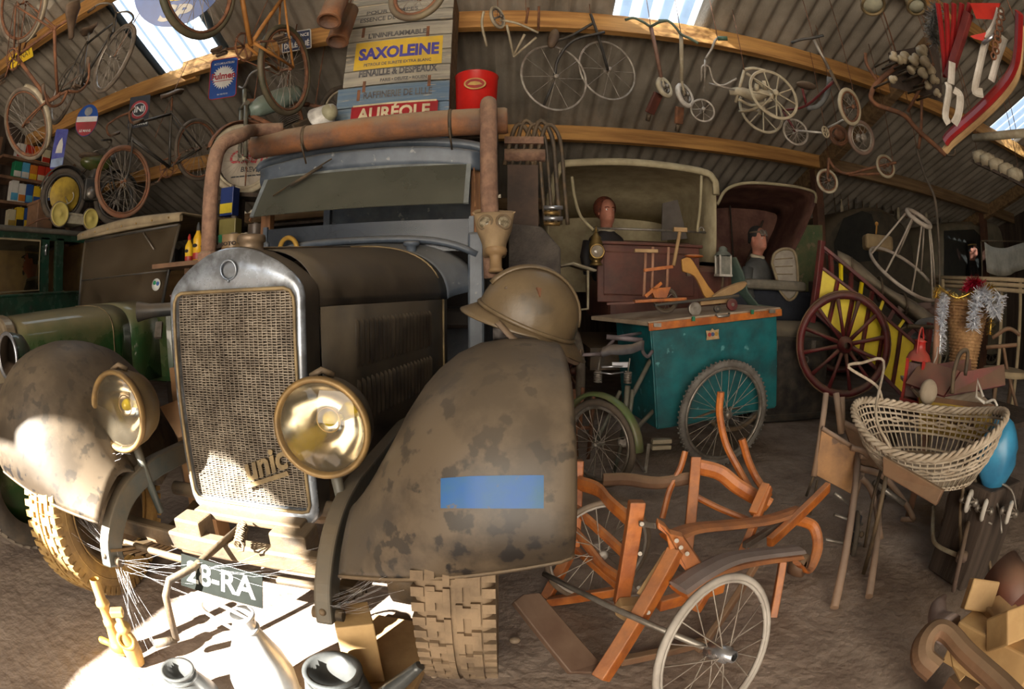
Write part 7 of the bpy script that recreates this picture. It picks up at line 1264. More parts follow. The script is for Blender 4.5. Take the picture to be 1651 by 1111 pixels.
# wicker bassinet
bc = PD(1496, 690, 2.25); bd = thing('wicker_bassinet', 'boat shaped grey wicker bassinet with braided rim', 'bassinet', loc=bc)
LX = (PD(1628, 676, 2.10) - PD(1380, 640, 2.32)).normalized(); UP = V((-0.22, -0.34, 0.9)); LY = UP.cross(LX).normalized(); UP = LX.cross(LY).normalized(); A_, B_ = 0.385, 0.19
def bas(a, f):
    """f = 0 rim, 1 bottom"""
    ca, sa = math.cos(a), math.sin(a); k = lerp(1.0, 0.66, f); zr = 0.10 * abs(ca) ** 2.2 - 0.02; z = lerp(zr + 0.02 * ca, -0.21, f); sw = math.sin(PI * f) * 0.02
    return bc + LX * ((A_ * k + sw) * ca) + LY * ((B_ * k + sw) * sa) + UP * z
NS = 64
for f in (0.12, 0.24, 0.5, 0.62, 0.92, 1.0):
    b = MB(); b.tube([bas(2 * PI * i / NS, f) for i in range(NS)], 0.006, 5, True); obj('woven_band', b, m_wicker, bd)
b = MB()
for k in range(3): b.tube([bas(2 * PI * i / 180, 0.0) + V((0, 0, 0.010 * math.sin(i * 0.7 + k * 2.1))) + (bas(2 * PI * i / 180, 0.0) - bc).normalized() * (0.010 * math.cos(i * 0.7 + k * 2.1)) for i in range(180)], 0.009, 5, True)
obj('braided_rim', b, m_wicker, bd)
for k in (0, 1): b = MB(); b.tube([bas(2 * PI * i / 120, 0.36 + 0.03 * k) + V((0, 0, 0.006 * math.sin(i * 0.9 + k * PI))) for i in range(120)], 0.006, 5, True); obj('woven_band', b, m_wicker, bd)
for j in range(NS): b = MB(); a = 2 * PI * j / NS; b.tube([bas(a, f) for f in (0, 0.25, 0.5, 0.75, 1)], 0.0038, 5); obj('stake', b, m_wicker, bd)
b = MB(); rows = [[bas(2 * PI * i / 32, 1.0) * (1 - g) + (bc - UP * 0.21) * g for i in range(32)] for g in (0, 0.5, 0.99)]; b.grid(rows, True, True); obj('base', b, m_wicker, bd, solid=0.01)
b = MB(); b.tube(spline([bas(PI - 0.7, 0), bas(PI - 0.6, 0) + V((-0.02, 0.0, 0.07)), PD(1368, 592, 2.3), PD(1390, 585, 2.4), PD(1425, 583, 2.5), bas(PI + 0.9, 0) + V((0.02, 0, 0.1)), bas(PI + 1.3, 0)], 5), 0.007); obj('hood_hoop', b, m_wicker, bd)
# stand under the bassinet
sd_ = thing('plank_stand', 'brown wooden board stand leaning under the bassinet', 'stand', loc=G(1450, 860)); b = MB(); b.slab([PD(1425, 735, 2.15), PD(1522, 790, 2.05), PD(1510, 815, 2.05), PD(1425, 765, 2.15)], 0.03); obj('board', b, m_bwood, sd_, bevel=0.005)
b = MB(); p = PD(1430, 760, 2.2); b.rod(p, V((p.x + 0.02, p.y, 0.0)), 0.012); obj('leg', b, m_iron, sd_)
for p, e in ((bas(0.3, 1), G(1600, 935)), (bas(-0.5, 1), G(1532, 948) + V((0, 0, 0.15))), (bas(PI - 0.3, 1), V((bas(PI - 0.3, 1).x, bas(PI - 0.3, 1).y, 0)))): b = MB(); b.tube(spline([p + V((0, 0, 0.01)), p.lerp(e, 0.5) + V((0.0, 0.03, 0.02)), e], 5), 0.009); obj('prop', b, m_iron, sd_)
# ochre box with script standing in the bassinet
yb = thing('lettered_box', 'ochre wooden box with brown script lettering behind the bassinet rim', 'box', loc=PD(1545, 665, 2.55)); pts = [PD(1482, 640, 2.6), PD(1600, 655, 2.5), PD(1598, 710, 2.5), PD(1482, 700, 2.6)]
b = MB(); b.slab(pts, 0.02); obj('front', b, mat('ochre_paint', (0.50, 0.34, 0.05), (0.38, 0.25, 0.05), 6, 0.6), yb); back = V((0.10, 0.26, 0.05))
b = MB(); b.slab([pts[0], pts[1], pts[1] + back, pts[0] + back], 0.02); obj('top_board', b, mat('bare_grey_board', (0.46, 0.38, 0.28), (0.32, 0.26, 0.19), 5, 0.8, stretch=(1, 6, 1)), yb)
b = MB(); b.beam(pts[0] + V((0, -0.015, -0.005)), pts[1] + V((0, -0.015, -0.005)), 0.012, 0.03); obj('edge_batten', b, m_bwood, yb)
x_ = (pts[1] - pts[0]).normalized(); n_ = x_.cross(V((0, 0, 1))); text('CSarA', frame((pts[0] + pts[1] + pts[2] + pts[3]) / 4 + n_ * 0.013 + V((0, 0, -0.01)), x_, n_), 0.085, mat('script_brown', (0.12, 0.06, 0.03)), yb, 0.22, 0.001, 0.002, 0.3)
q = PD(1497, 632, 2.52); b = MB(); b.ball(q, 0.055, 0.045, 0.06); obj('round_knob', b, mat('bare_grey_board', (0.46, 0.38, 0.28)), yb)
t = thing('folding_rule', 'white bent metal bracket standing beside the lettered box', 'bracket', loc=PD(1582, 620, 2.4)); b = MB(); b.tube([PD(1588, 650, 2.42), PD(1574, 640, 2.42), PD(1576, 612, 2.42), PD(1585, 640, 2.42)], 0.008, 6); b.tube(spline([PD(1588, 650, 2.42), PD(1602, 645, 2.4), PD(1608, 655, 2.4)], 4), 0.006); obj('wire_bracket', b, m_white, t)
# far right: blue bundle, rusty pushchair wheels and wires
t = thing('blue_sack', 'bright blue plastic sack behind the bassinet', 'sack', loc=PD(1610, 745, 2.3)); b = MB(); c = PD(1608, 735, 2.35); b.ball(c, 0.11, 0.10, 0.16, 20, 12); b.v = [p + V((0.02 * NZ.noise(p * 14), 0.02 * NZ.noise(p * 14 + V((5, 0, 0))), 0.03 * NZ.noise(p * 9 + V((0, 7, 0))))) for p in b.v]; obj('bag', b, mat('blue_plastic', (0.05, 0.28, 0.48), (0.03, 0.17, 0.32), 6, 0.35), t); b = MB(); b.box((c.x + 0.05, c.y + 0.05, (c.z - 0.12) / 2), (0.3, 0.26, c.z - 0.12)); bx2 = thing('dark_crate', 'dark crate under the blue sack', 'crate', loc=(c.x, c.y, 0)); obj('crate_body', b, m_plank, bx2, bevel=0.01)
t = thing('wire_pram', 'tangled wire pram frame with small white wheels behind the bassinet', 'pram', loc=G(1590, 830))
for a in ([(1560, 770), (1580, 740), (1600, 760), (1590, 800)], [(1575, 815), (1600, 780), (1630, 790), (1640, 830)], [(1555, 790), (1570, 830), (1600, 845)], [(1590, 770), (1610, 820), (1615, 860)]): b = MB(); b.tube(spline([PD(x, y, 2.35) for x, y in a], 5), 0.006); obj('wire', b, m_steel, t)
for px, py in ((1587, 822), (1627, 826), (1562, 808)): wheel(t, PD(px, py, 2.3), (0.5, -1, 0), 0.05, 0.012, 8, m_white, m_steel, local=False)
t = thing('bentwood_chair', 'old brown bentwood chair in the far right corner', 'chair', loc=PD(1625, 640, 3.7))
for a in ([(1600, 545), (1625, 530), (1645, 540)], [(1618, 560), (1625, 600), (1640, 660)], [(1600, 600), (1604, 660)], [(1590, 560), (1640, 556)]): b = MB(); b.tube(spline([PD(x, y, 3.7) for x, y in a], 5), 0.014); obj('bent_rail', b, m_bwood, t)
b = MB(); p = PD(1620, 600, 3.7); b.cyl(p + V((0, 0, -0.02)), p + V((0, 0, 0.02)), 0.18); obj('seat', b, m_tan, t)
for dx in (-0.12, 0.12): b = MB(); b.rod(p + V((dx, 0, 0)), V((p.x + dx, p.y, 0)), 0.016); obj('leg', b, m_bwood, t)
# rail fence of thin poles in the dark at the right
t = thing('pole_rack', 'rack of thin horizontal poles in front of the beige car', 'rack', loc=PD(1600, 450, 4.4))
for k in range(3): b = MB(); b.rod(PD(1500, 447 + 6 * k, 4.5), PD(1651, 452 + 9 * k, 4.1), 0.016); obj('pole', b, m_tan, t)
for px in (1520, 1615, 1645): p = PD(px, 450, 4.35); b = MB(); b.rod(p, V((p.x, p.y, 0)), 0.018); obj('upright', b, m_tan, t)
# ======================= orange wooden wheeled chair in front, folded pushchairs, wheels, machine
ch = thing('wheeled_chair', 'orange varnished wooden chair carriage on thin spoked wheels', 'wheeled chair', loc=(0.5, 1.4, 0))
def W(x, y, d): return PY(x, y, d)
def bar(nm, a, c, w, h, m=None, up=(0, 0, 1), bev=0.004, **k): b = MB(); b.beam(a, c, w, h, up, **k); return obj(nm, b, m or m_owood, ch, bevel=bev)
def curve(nm, pts, w, h, m=None, k=5):
    pts = spline(pts, k); b = MB(); b.tube(pts, [(h / 2, w / 2)] * len(pts), 8, smooth=False, flat=(0, 0, 1)); return obj(nm, b, m or m_owood, ch)
# near chair back: two posts and three curved rails
bar('back_post', W(1027, 808, 1.42), W(1001, 972, 1.38), 0.042, 0.050); bar('back_post', W(931, 742, 1.80), W(925, 880, 1.75), 0.042, 0.045)
curve('back_rail', [W(930, 778, 1.78), W(965, 790, 1.66), W(985, 812, 1.55), W(1014, 838, 1.43)], 0.024, 0.060)
curve('back_rail', [W(930, 822, 1.76), W(970, 858, 1.6), W(1010, 895, 1.42)], 0.024, 0.048)
curve('back_rail', [W(927, 855, 1.75), W(955, 890, 1.62), W(975, 915, 1.52), W(1005, 936, 1.40)], 0.026, 0.045)
bar('stretcher', W(928, 885, 1.74), W(1004, 952, 1.40), 0.02, 0.026); bar('rear_leg', W(925, 880, 1.75), W(880, 965, 1.65), 0.045, 0.03); bar('cross_bar', W(885, 970, 1.62), W(1000, 952, 1.5), 0.03, 0.035)
# second back
bar('back_post', W(1122, 738, 1.95), W(1106, 905, 1.75), 0.045, 0.05)
curve('back_rail', [W(1122, 752, 1.93), W(1160, 762, 1.9), W(1190, 785, 1.86), W(1240, 815, 1.8)], 0.025, 0.07); curve('back_rail', [W(1120, 800, 1.92), W(1160, 820, 1.88), W(1205, 838, 1.82)], 0.024, 0.03)
curve('top_rail', [W(972, 774, 2.0), W(1010, 773, 2.0), W(1060, 779, 2.0), W(1112, 771, 1.97)], 0.025, 0.06, m_bwood)
curve('back_post', [W(1105, 728, 2.02), W(1097, 755, 2.0), W(1080, 790, 1.98), W(1068, 835, 1.95)], 0.028, 0.035)
bar('back_post', W(1240, 785, 1.75), W(1195, 895, 1.62), 0.03, 0.045); bar('back_post', W(1236, 782, 1.76), W(1215, 830, 1.70), 0.04, 0.05)
# handles curving up
curve('handle', [W(1162, 632, 2.12), W(1160, 668, 2.12), W(1170, 715, 2.1), W(1190, 755, 2.05), W(1215, 800, 1.95)], 0.036, 0.036); curve('handle', [W(1196, 708, 2.05), W(1206, 742, 2.03), W(1220, 772, 2.0), W(1240, 800, 1.9)], 0.038, 0.038)
# diagonal long beam, foot board, hinge piece
bar('long_shaft', W(1090, 888, 1.30), W(968, 1094, 1.10), 0.045, 0.055); bar('long_shaft', W(1085, 895, 1.32), W(1040, 965, 1.25), 0.05, 0.05, m_lwood)
b = MB(); pts = [W(842, 960, 1.30), W(868, 957, 1.32), W(966, 1070, 1.16), W(958, 1086, 1.12), W(917, 1086, 1.11), W(826, 972, 1.27)]; b.slab(pts, 0.025); obj('foot_board', b, mat('dark_varnish', (0.10, 0.055, 0.035), (0.16, 0.10, 0.065), 5, 0.55), ch, bevel=0.004)
b = MB(); b.slab([W(1060, 838, 1.32), W(1072, 846, 1.32), W(1080, 857, 1.32), W(1100, 862, 1.32), W(1133, 910, 1.30), W(1108, 922, 1.28), W(1079, 885, 1.3), W(1072, 858, 1.31), W(1058, 848, 1.32)], 0.028, (0, 1, 0.3)); obj('hinge_piece', b, m_owood, ch, bevel=0.004)
bar('hinge_strap', W(1030, 844, 1.38), W(1058, 848, 1.33), 0.006, 0.02, m_steel); bar('hinge_strap', W(1022, 945, 1.36), W(1062, 912, 1.3), 0.006, 0.016, m_steel)
b = MB(); b.slab([W(990, 985, 1.33), W(1000, 970, 1.34), W(1030, 968, 1.34), W(1040, 980, 1.32), W(1020, 985, 1.31), W(1005, 995, 1.30)], 0.04, (0, 1, 0.3)); obj('notched_block', b, m_lwood, ch, bevel=0.004)
for px, py, d in ((1035, 845, 1.38), (1032, 893, 1.37), (1030, 948, 1.36), (1045, 988, 1.22), (1091, 872, 1.3), (1098, 883, 1.3), (1108, 893, 1.29)): b = MB(); b.cyl(W(px, py, d - 0.035), W(px, py, d), 0.007, 10); obj('bolt', b, m_steel, ch)
# arm rests
def arm(pts, nm, m):
    pts = spline(pts, 5); b = MB(); b.tube(pts, [(0.012, 0.045)] * len(pts), 8, smooth=False, flat=(0, 0, 1)); return obj(nm, b, m, ch)
m_arm = mat('dusty_arm', (0.27, 0.22, 0.20), (0.20, 0.15, 0.13), 5, 0.7)
arm([W(1094, 948, 1.20), W(1130, 924, 1.24), W(1175, 902, 1.30), W(1225, 893, 1.36), W(1288, 886, 1.42)], 'arm_rest', m_arm)
arm([W(1094, 954, 1.205), W(1130, 932, 1.245), W(1175, 912, 1.305), W(1225, 902, 1.365), W(1285, 895, 1.425)], 'arm_underside', m_owood)
arm([W(1075, 868, 1.5), W(1120, 852, 1.55), W(1180, 846, 1.6), W(1240, 838, 1.65), W(1290, 822, 1.7)], 'side_rail', m_owood)
bar('arm_support', W(1160, 915, 1.30), W(1120, 985, 1.25), 0.03, 0.04); bar('arm_support', W(1225, 900, 1.36), W(1125, 1052, 1.24), 0.022, 0.03, m_bwood)
bar('side_beam', W(1062, 975, 1.30), W(1165, 945, 1.36), 0.03, 0.045); bar('low_stretcher', W(1000, 1066, 1.20), W(1135, 1035, 1.26), 0.03, 0.03, m_bwood)
bar('long_shaft', W(1335, 785, 1.75), W(1240, 875, 1.58), 0.03, 0.05); bar('rear_stretcher', W(1290, 822, 1.72), W(1200, 880, 1.6), 0.025, 0.03, m_steel)
curve('seat_bow', [W(1285, 838, 1.68), W(1312, 850, 1.66), W(1318, 885, 1.6), W(1302, 920, 1.54), W(1285, 908, 1.5)], 0.02, 0.05); bar('leg', W(1262, 905, 1.45), W(1245, 1000, 1.36), 0.03, 0.04)
b = MB(); p = W(1288, 910, 1.55); b.lathe([(0.02, -0.03), (0.05, -0.035), (0.055, 0.0), (0.05, 0.035), (0.02, 0.03)], p, (0.6, -0.8, 0), 20); obj('castor', b, m_bwood, ch)
m_thin = mat('chalky_rim', (0.46, 0.42, 0.37), (0.33, 0.29, 0.25), 8, 0.6)
def wheel_at(px, py, R, d_top, ax, ns=20, m=None):
    c = W(px, py, d_top); c.z = R + 0.002; return wheel(ch, c, ax, R, 0.0105, ns, m or m_thin, m_thin, m_spoke, hub=0.02, hw=0.045, sr=0.0022, local=False)
wheel(ch, PZ(1158, 1052, 0.23), (0.40, -0.84, 0.30), 0.23, 0.0105, 20, m_thin, m_thin, m_spoke, hub=0.02, hw=0.045, sr=0.0022, local=False); wheel_at(960, 965, 0.215, 1.62, (0.25, -0.97, 0), 20, mat('umber_rim', (0.22, 0.17, 0.12), (0.14, 0.1, 0.07)))
b = MB(); c1 = W(1152, 1046, 1.20); c1 = PZ(1158, 1052, 0.23); b.rod(c1, c1 + V((-0.44, 0.5, 0)), 0.010); obj('axle', b, m_steel, ch)
b = MB(); b.lathe([(0.012, -0.06), (0.018, -0.058), (0.018, -0.04), (0.026, -0.035), (0.026, 0.035), (0, 0.04)], c1, (-0.42, 0.86, -0.28), 16); obj('hub_cap', b, m_chrome, ch)
# two folded brown pushchairs standing together
m_pw = mat('worn_brown_wood', (0.30, 0.19, 0.12), (0.19, 0.115, 0.07), 5, 0.7, dust=0.4, dustc=(0.36, 0.30, 0.26))
m_ply = mat('worn_plywood', (0.42, 0.22, 0.09), (0.20, 0.11, 0.06), 5, 0.7, bump=0.15, spots=(9, 0.6, (0.16, 0.095, 0.06)))
pa = thing('folded_pushchair', 'folded old wooden pushchair with a worn plywood seat board', 'pushchair', loc=G(1370, 970))
def pbar(par, nm, a, c, r, m=None, r2=None): b = MB(); b.tube([a, a.lerp(c, 0.5), c], [r, (r + (r2 or r)) / 2, r2 or r], 10); return obj(nm, b, m or m_pw, par)
b = MB(); b.slab([W(1325, 688, 1.95), W(1385, 728, 1.85), W(1375, 798, 1.80), W(1313, 765, 1.90)], 0.012); obj('seat_board', b, m_ply, pa, bevel=0.003)
f1 = PZ(1345, 980, 0.02); f2 = PZ(1401, 962, 0.02)
pbar(pa, 'long_leg', W(1384, 728, 1.84), f1, 0.017, None, 0.019); pbar(pa, 'long_leg', W(1420, 800, 1.75), f2, 0.015, None, 0.018)
pbar(pa, 'side_rail', W(1332, 634, 2.02), W(1312, 768, 1.90), 0.016); pbar(pa, 'side_rail', W(1348, 634, 2.06), W(1356, 700, 1.98), 0.018)
pbar(pa, 'front_rail', W(1325, 690, 1.94), W(1392, 732, 1.84), 0.012)
b = MB(); b.tube(spline([W(1372, 722, 1.83), W(1392, 728, 1.80), W(1396, 738, 1.80), W(1386, 736, 1.8)], 4), 0.014, 8); obj('curled_arm', b, m_pw, pa)
b = MB(); b.tube(spline([W(1388, 770, 1.82), W(1402, 785, 1.80), W(1412, 815, 1.75), W(1420, 870, 1.65)], 4), 0.017, 8); obj('bent_leg', b, m_pw, pa)
b = MB(); b.rod(W(1312, 768, 1.92), W(1300, 800, 1.92), 0.008); b.rod(W(1318, 775, 1.92), W(1306, 830, 1.85), 0.007); obj('iron_stay', b, m_iron, pa)
for q in (((1345, 795), (1372, 815)), ((1345, 830), (1390, 845)), ((1330, 870), (1385, 880))): b = MB(); b.rod(W(*q[0], 1.75), W(*q[1], 1.72), 0.009); obj('cross_iron', b, m_steel, pa)
wheel(pa, W(1378, 862, 1.72), (0.8, -0.55, 0.1), 0.12, 0.014, 14, m_tyred, m_iron, local=False, sr=0.003); b = MB(); b.box(W(1376, 850, 1.74), (0.05, 0.06, 0.14)); obj('iron_block', b, mat('blue_black_iron', (0.035, 0.045, 0.06), (0.08, 0.08, 0.085), 9, 0.45, 0.4), pa, bevel=0.01)
pb_ = thing('folded_pushchair', 'second folded wooden pushchair with curled arms, behind the plywood one', 'pushchair', loc=G(1450, 850))
b = MB(); b.slab([W(1357, 678, 2.1), W(1425, 715, 2.0), W(1415, 762, 1.97), W(1380, 745, 2.0)], 0.014); obj('back_board', b, m_bwood, pb_, bevel=0.003)
pbar(pb_, 'top_rail', W(1355, 680, 2.1), W(1424, 714, 2.0), 0.02); pbar(pb_, 'side_rail', W(1357, 640, 2.12), W(1357, 695, 2.08), 0.02)
b = MB(); b.tube(spline([W(1412, 705, 2.0), W(1428, 712, 1.97), W(1429, 724, 1.96), W(1420, 724, 1.97)], 4), 0.017, 8); obj('curled_arm', b, m_pw, pb_)
b = MB(); b.tube(spline([W(1385, 755, 1.95), W(1420, 765, 1.92), W(1440, 785, 1.87), W(1462, 815, 1.8), W(1474, 838, 1.75)], 4), [0.018] * 17, 8); obj('bent_leg', b, m_pw, pb_)
pbar(pb_, 'steel_arm', W(1408, 778, 1.9), W(1458, 812, 1.78), 0.016, m_steel); pbar(pb_, 'post', W(1418, 715, 2.0), W(1417, 762, 1.96), 0.013); pbar(pb_, 'leg', W(1474, 838, 1.75), PZ(1478, 862, 0.01) + V((0.05, 0.2, 0)), 0.016); pbar(pb_, 'leg', W(1395, 750, 2.0), PZ(1400, 860, 0.01) + V((0, 0.2, 0)), 0.014)
# old wooden-spoked wheels lying against each other
m_ww = mat('dark_wheel_wood', (0.17, 0.11, 0.085), (0.10, 0.066, 0.05), 6, 0.75, dust=0.4)
ws = thing('pram_undercarriage', 'pair of dark wooden spoked wheels on an axle under the bassinet', 'wheels', loc=G(1530, 948))
def wwheel(c, ax, R, n=10):
    ax = V(ax).normalized(); b = MB(); b.torus(c, ax, R - 0.012, 0.012, 40, 8); w = obj('rim', b, m_ww, ws); b = MB(); b.lathe([(0.016, -0.03), (0.026, -0.02), (0.026, 0.02), (0.016, 0.03)], c, ax, 14, True, True); obj('hub', b, m_ww, w); u = ax.orthogonal().normalized(); v = ax.cross(u)
    for i in range(n): a = 2 * PI * i / n; d = u * math.cos(a) + v * math.sin(a); b = MB(); b.rod(c + d * 0.02, c + d * (R - 0.018), 0.007, 6); obj('spoke', b, m_ww, w)
g = G(1532, 948); c1 = V((g.x, g.y, 0.155)); wwheel(c1, (0.55, -0.83, 0.15), 0.155); c2 = c1 + V((0.20, 0.30, 0.0)); wwheel(c2, (0.55, -0.83, 0.15), 0.155); b = MB(); b.rod(c1, c2, 0.012); obj('axle', b, m_iron, ws)
b = MB(); b.tube(spline([PY(1505, 818, 1.55), PY(1504, 860, 1.4), PY(1512, 880, 1.3), c1 + V((0.0, -0.01, 0))], 5), 0.011, 8); obj('pale_stay', b, m_cream, ws)
# pale wooden machine in the corner
mc = thing('wooden_machine', 'pale wooden machine frame with a curved brown skid in the corner', 'machine', loc=(1.6, 0.85, 0))
m_pale = mat('fresh_pine', (0.58, 0.38, 0.17), (0.42, 0.26, 0.11), 4, 0.65, bump=0.15)
def mbar(nm, a, c, w, h, m=None, up=(0, 0, 1)): b = MB(); b.beam(a, c, w, h, up); return obj(nm, b, m or m_pale, mc, bevel=0.006)
mbar('main_beam', PD(1548, 1022, 1.62), PD(1665, 1085, 1.55), 0.12, 0.14); mbar('upright_block', PD(1588, 935, 1.62), PD(1572, 985, 1.62), 0.10, 0.08); mbar('upright_block', PD(1625, 985, 1.5), PD(1625, 1040, 1.5), 0.10, 0.10); mbar('saddle_block', PD(1596, 975, 1.66), PD(1625, 1010, 1.6), 0.12, 0.06, m_lwood)
b = MB(); b.cyl(PD(1612, 918, 1.75), PD(1645, 975, 1.7), 0.075, 24); obj('dark_roller', b, m_redbody, mc)
for px, py in ((1556, 1047), (1591, 1067), (1628, 1088)): b = MB(); p = PD(px, py, 1.535); b.cyl(p + V((-0.02, 0.03, 0)), p + V((0.02, -0.03, 0.0)), 0.014, 14); obj('bolt', b, m_dark, mc)
b = MB(); pts = spline([PD(1508, 1082, 1.42), PD(1488, 1062, 1.42), PD(1490, 1035, 1.43), PD(1508, 1016, 1.45), PD(1530, 1022, 1.45), PD(1560, 1055, 1.42), PD(1610, 1100, 1.38), PD(1640, 1130, 1.35)], 5); b.tube(pts, [(0.038, 0.03)] * len(pts), 10, smooth=False, flat=(0, 0, 1)); obj('curved_skid', b, m_bwood, mc)
b = MB(); b.tube(spline([PD(1524, 960, 1.7), PD(1514, 975, 1.68), PD(1512, 1000, 1.64), PD(1530, 1015, 1.6)], 4), [0.008, 0.012, 0.016, 0.022, 0.028, 0.03, 0.032, 0.034, 0.036, 0.04, 0.044, 0.048, 0.05], 10); obj('horn_tip', b, mat('grey_mauve_wood', (0.30, 0.24, 0.22), (0.17, 0.11, 0.09)), mc)
p = PD(1580, 1060, 1.6); b = MB(); b.box((p.x + 0.02, p.y, p.z / 2 - 0.04), (0.14, 0.1, max(0.05, p.z - 0.08))); obj('foot', b, m_bwood, mc); b = MB(); b.slab([PD(1532, 1052, 1.45), PD(1556, 1090, 1.42), PD(1548, 1098, 1.4), PD(1536, 1075, 1.43)], 0.01); obj('pale_wedge', b, m_pale, mc)
# foreground left: water stand pipes, pitchers, planks
m_hyd = mat('ochre_brass_pipe', (0.46, 0.28, 0.07), (0.28, 0.17, 0.06), 9, 0.55, 0.25, dust=0.3)
g = G(196, 1050); t = thing('stand_pipe', 'tall ochre brass stand pipe with elbow foot on the ground', 'pipe', loc=g)
b = MB(); b.lathe([(0.018, 0.30), (0.02, 0.295), (0.02, 0.22), (0.028, 0.21), (0.028, 0.20), (0.02, 0.19), (0.021, 0.14), (0.026, 0.135), (0.026, 0.12), (0.022, 0.11), (0.034, 0.03), (0.036, 0.0)], g, (0.0, 0.05, 1), 18); obj('riser', b, m_hyd, t)
b = MB(); b.ball(g + V((0.0, 0, 0.03)), 0.042, 0.04, 0.032); b.cyl(g + V((-0.02, -0.01, 0.03)), g + V((-0.075, -0.02, 0.035)), 0.014, 12); b.ball(g + V((-0.075, -0.02, 0.035)), 0.014); obj('elbow_foot', b, mat('gold_brass', (0.60, 0.38, 0.05), (0.4, 0.25, 0.05), 8, 0.4, 0.4), t)
g = G(222, 1068); t = thing('stand_pipe', 'short brass valve with a square head beside the tall stand pipe', 'pipe', loc=g); b = MB(); b.lathe([(0, 0.21), (0.014, 0.21), (0.016, 0.17), (0.03, 0.165), (0.03, 0.15), (0.022, 0.14), (0.034, 0.10), (0.036, 0.05), (0.028, 0.0)], g, (0.05, 0, 1), 16); obj('valve_body', b, m_hyd, t); b = MB(); b.box(g + V((0.01, 0, 0.22)), (0.05, 0.035, 0.025), rotm('Z', 0.6).to_3x3()); obj('square_head', b, m_hyd, t, bevel=0.005); b = MB(); b.torus(g + V((0.02, -0.02, 0.12)), (0.5, -0.7, 0.3), 0.03, 0.009, 18, 6); obj('gear_ring', b, m_brass, t)
m_can = mat('silver_grey_enamel', (0.55, 0.55, 0.54), (0.38, 0.38, 0.38), 5, 0.35, 0.3); m_cand = mat('slate_enamel', (0.06, 0.065, 0.065), (0.11, 0.11, 0.105), 5, 0.3, 0.2)
def pitcher(lb, g, H, R, m, neck=0.4, spout=None, bail=True, lid=True):
    t = thing('enamel_jug', lb, 'jug', loc=g); b = MB(); b.lathe([(0, 0), (R * 0.95, 0), (R, H * 0.06), (R, H * 0.35), (R * 0.82, H * 0.55), (R * neck * 1.15, H * 0.82), (R * neck, H * 0.86), (R * neck, H * 0.96), (R * neck * 1.12, H * 0.97), (R * neck * 1.12, H), (R * neck * 0.9, H), (R * neck * 0.9, H * 0.86), (0, H * 0.8)], g, (0, 0, 1), 36); bo = obj('body', b, m, t)
    for z in (0.06, 0.86): b = MB(); b.torus(g + V((0, 0, H * z)), (0, 0, 1), R * (1.0 if z < 0.5 else neck * 1.05), 0.006, 36, 6); obj('hoop', b, m, t)
    if bail: b = MB(); b.tube(spline([g + V((-R * neck * 1.2, 0, H * 0.80)), g + V((-R * 1.25, -0.01, H * 0.95)), g + V((-R * 0.9, -0.03, H * 1.12)), g + V((-R * 0.1, -0.03, H * 1.08)), g + V((R * neck, 0, H * 0.95))], 6), 0.006, 8); obj('bail_handle', b, m_white, t)
    if spout: b = MB(); b.tube(spline([g + V(spout[0]), g + V(spout[1]), g + V(spout[2])], 6), [0.032 - 0.018 * i / 12 for i in range(13)], 12); obj('spout', b, m_cand, t)
    return t
g = G(448, 1075); pitcher('tall grey enamel milk can with a wire bail below the number plate', V((-0.70, 0.93, 0.0)), 0.355, 0.10, m_can, 0.34)
pitcher('wide dark enamel watering jug with a long spout beside the tyre', V((-0.45, 0.90, 0.0)), 0.24, 0.115, m_cand, 0.62, [(0.06, 0.03, 0.06), (0.15, 0.05, 0.16), (0.22, 0.06, 0.24)], False)
pitcher('low slate grey jug cut off at the bottom edge beside the milk can', V((-0.92, 0.80, 0.0)), 0.17, 0.10, m_cand, 0.5, None, False)
t = thing('wooden_block', 'sawn wooden block and plank chocking the lorry wheel', 'block', loc=(-0.42, 1.15, 0)); b = MB(); b.box((-0.40, 1.18, 0.015), (0.26, 0.5, 0.03), rotm('Z', -0.15).to_3x3()); obj('plank', b, m_lwood, t, bevel=0.003); b = MB(); b.box((-0.45, 1.12, 0.15), (0.11, 0.12, 0.24), rotm('Z', 0.4).to_3x3()); obj('upright_block', b, m_pale, t, bevel=0.004)
for i, (px, py, r) in enumerate(((650, 1085, 0.016), (668, 1062, 0.012), (632, 1080, 0.011), (640, 1060, 0.009), (830, 1035, 0.02), (700, 1092, 0.010), (575, 1030, 0.012))):
    g = G(px, py); t = tag(None or thing('pebble', 'small dusty pebble on the earth near the lorry tyre', 'pebble', loc=g, group='pebbles near the tyre')); b = MB(); b.ball(g + V((0, 0, r * 0.4)), r, r * 0.8, r * 0.6, 10, 6); obj('stone', b, mat('stone', (0.36, 0.27, 0.18), (0.25, 0.18, 0.12)), t)
# carton behind the left of the radiator grille
t = thing('cardboard_flap', 'brown cardboard flap sticking out beside the radiator', 'cardboard', loc=PY(275, 660, 1.6)); b = MB(); b.slab([PY(258, 656, 1.62), PY(300, 640, 1.66), PY(305, 700, 1.64), PY(288, 706, 1.62)], 0.008); obj('flap', b, mat('brown_card', (0.30, 0.16, 0.07), (0.22, 0.12, 0.05)), t); b = MB(); b.box((PY(300, 660, 1.72).x + 0.02, 1.74, 0.45), (0.14, 0.1, 0.85)); obj('carton', b, mat('brown_card', (0.30, 0.16, 0.07)), t)
# ======================= things hung under the roof, right half
def HW(p): return V((p.x, p.y, zroof(p.y) - 0.08))
def wire(par, p): b = MB(); b.rod(p, HW(p + V((0, 0.02, 0))), 0.0035, 4); return obj('hanging_wire', b, m_rustt, par)
def tubes(par, nm, L, r, m):
    for pts in L: b = MB(); pts_ = spline(pts, 4) if len(pts) > 2 else pts; b.tube(pts_, r, 8); obj(nm, b, m, par)
D = lambda x, y, d: PD(x, y, d)
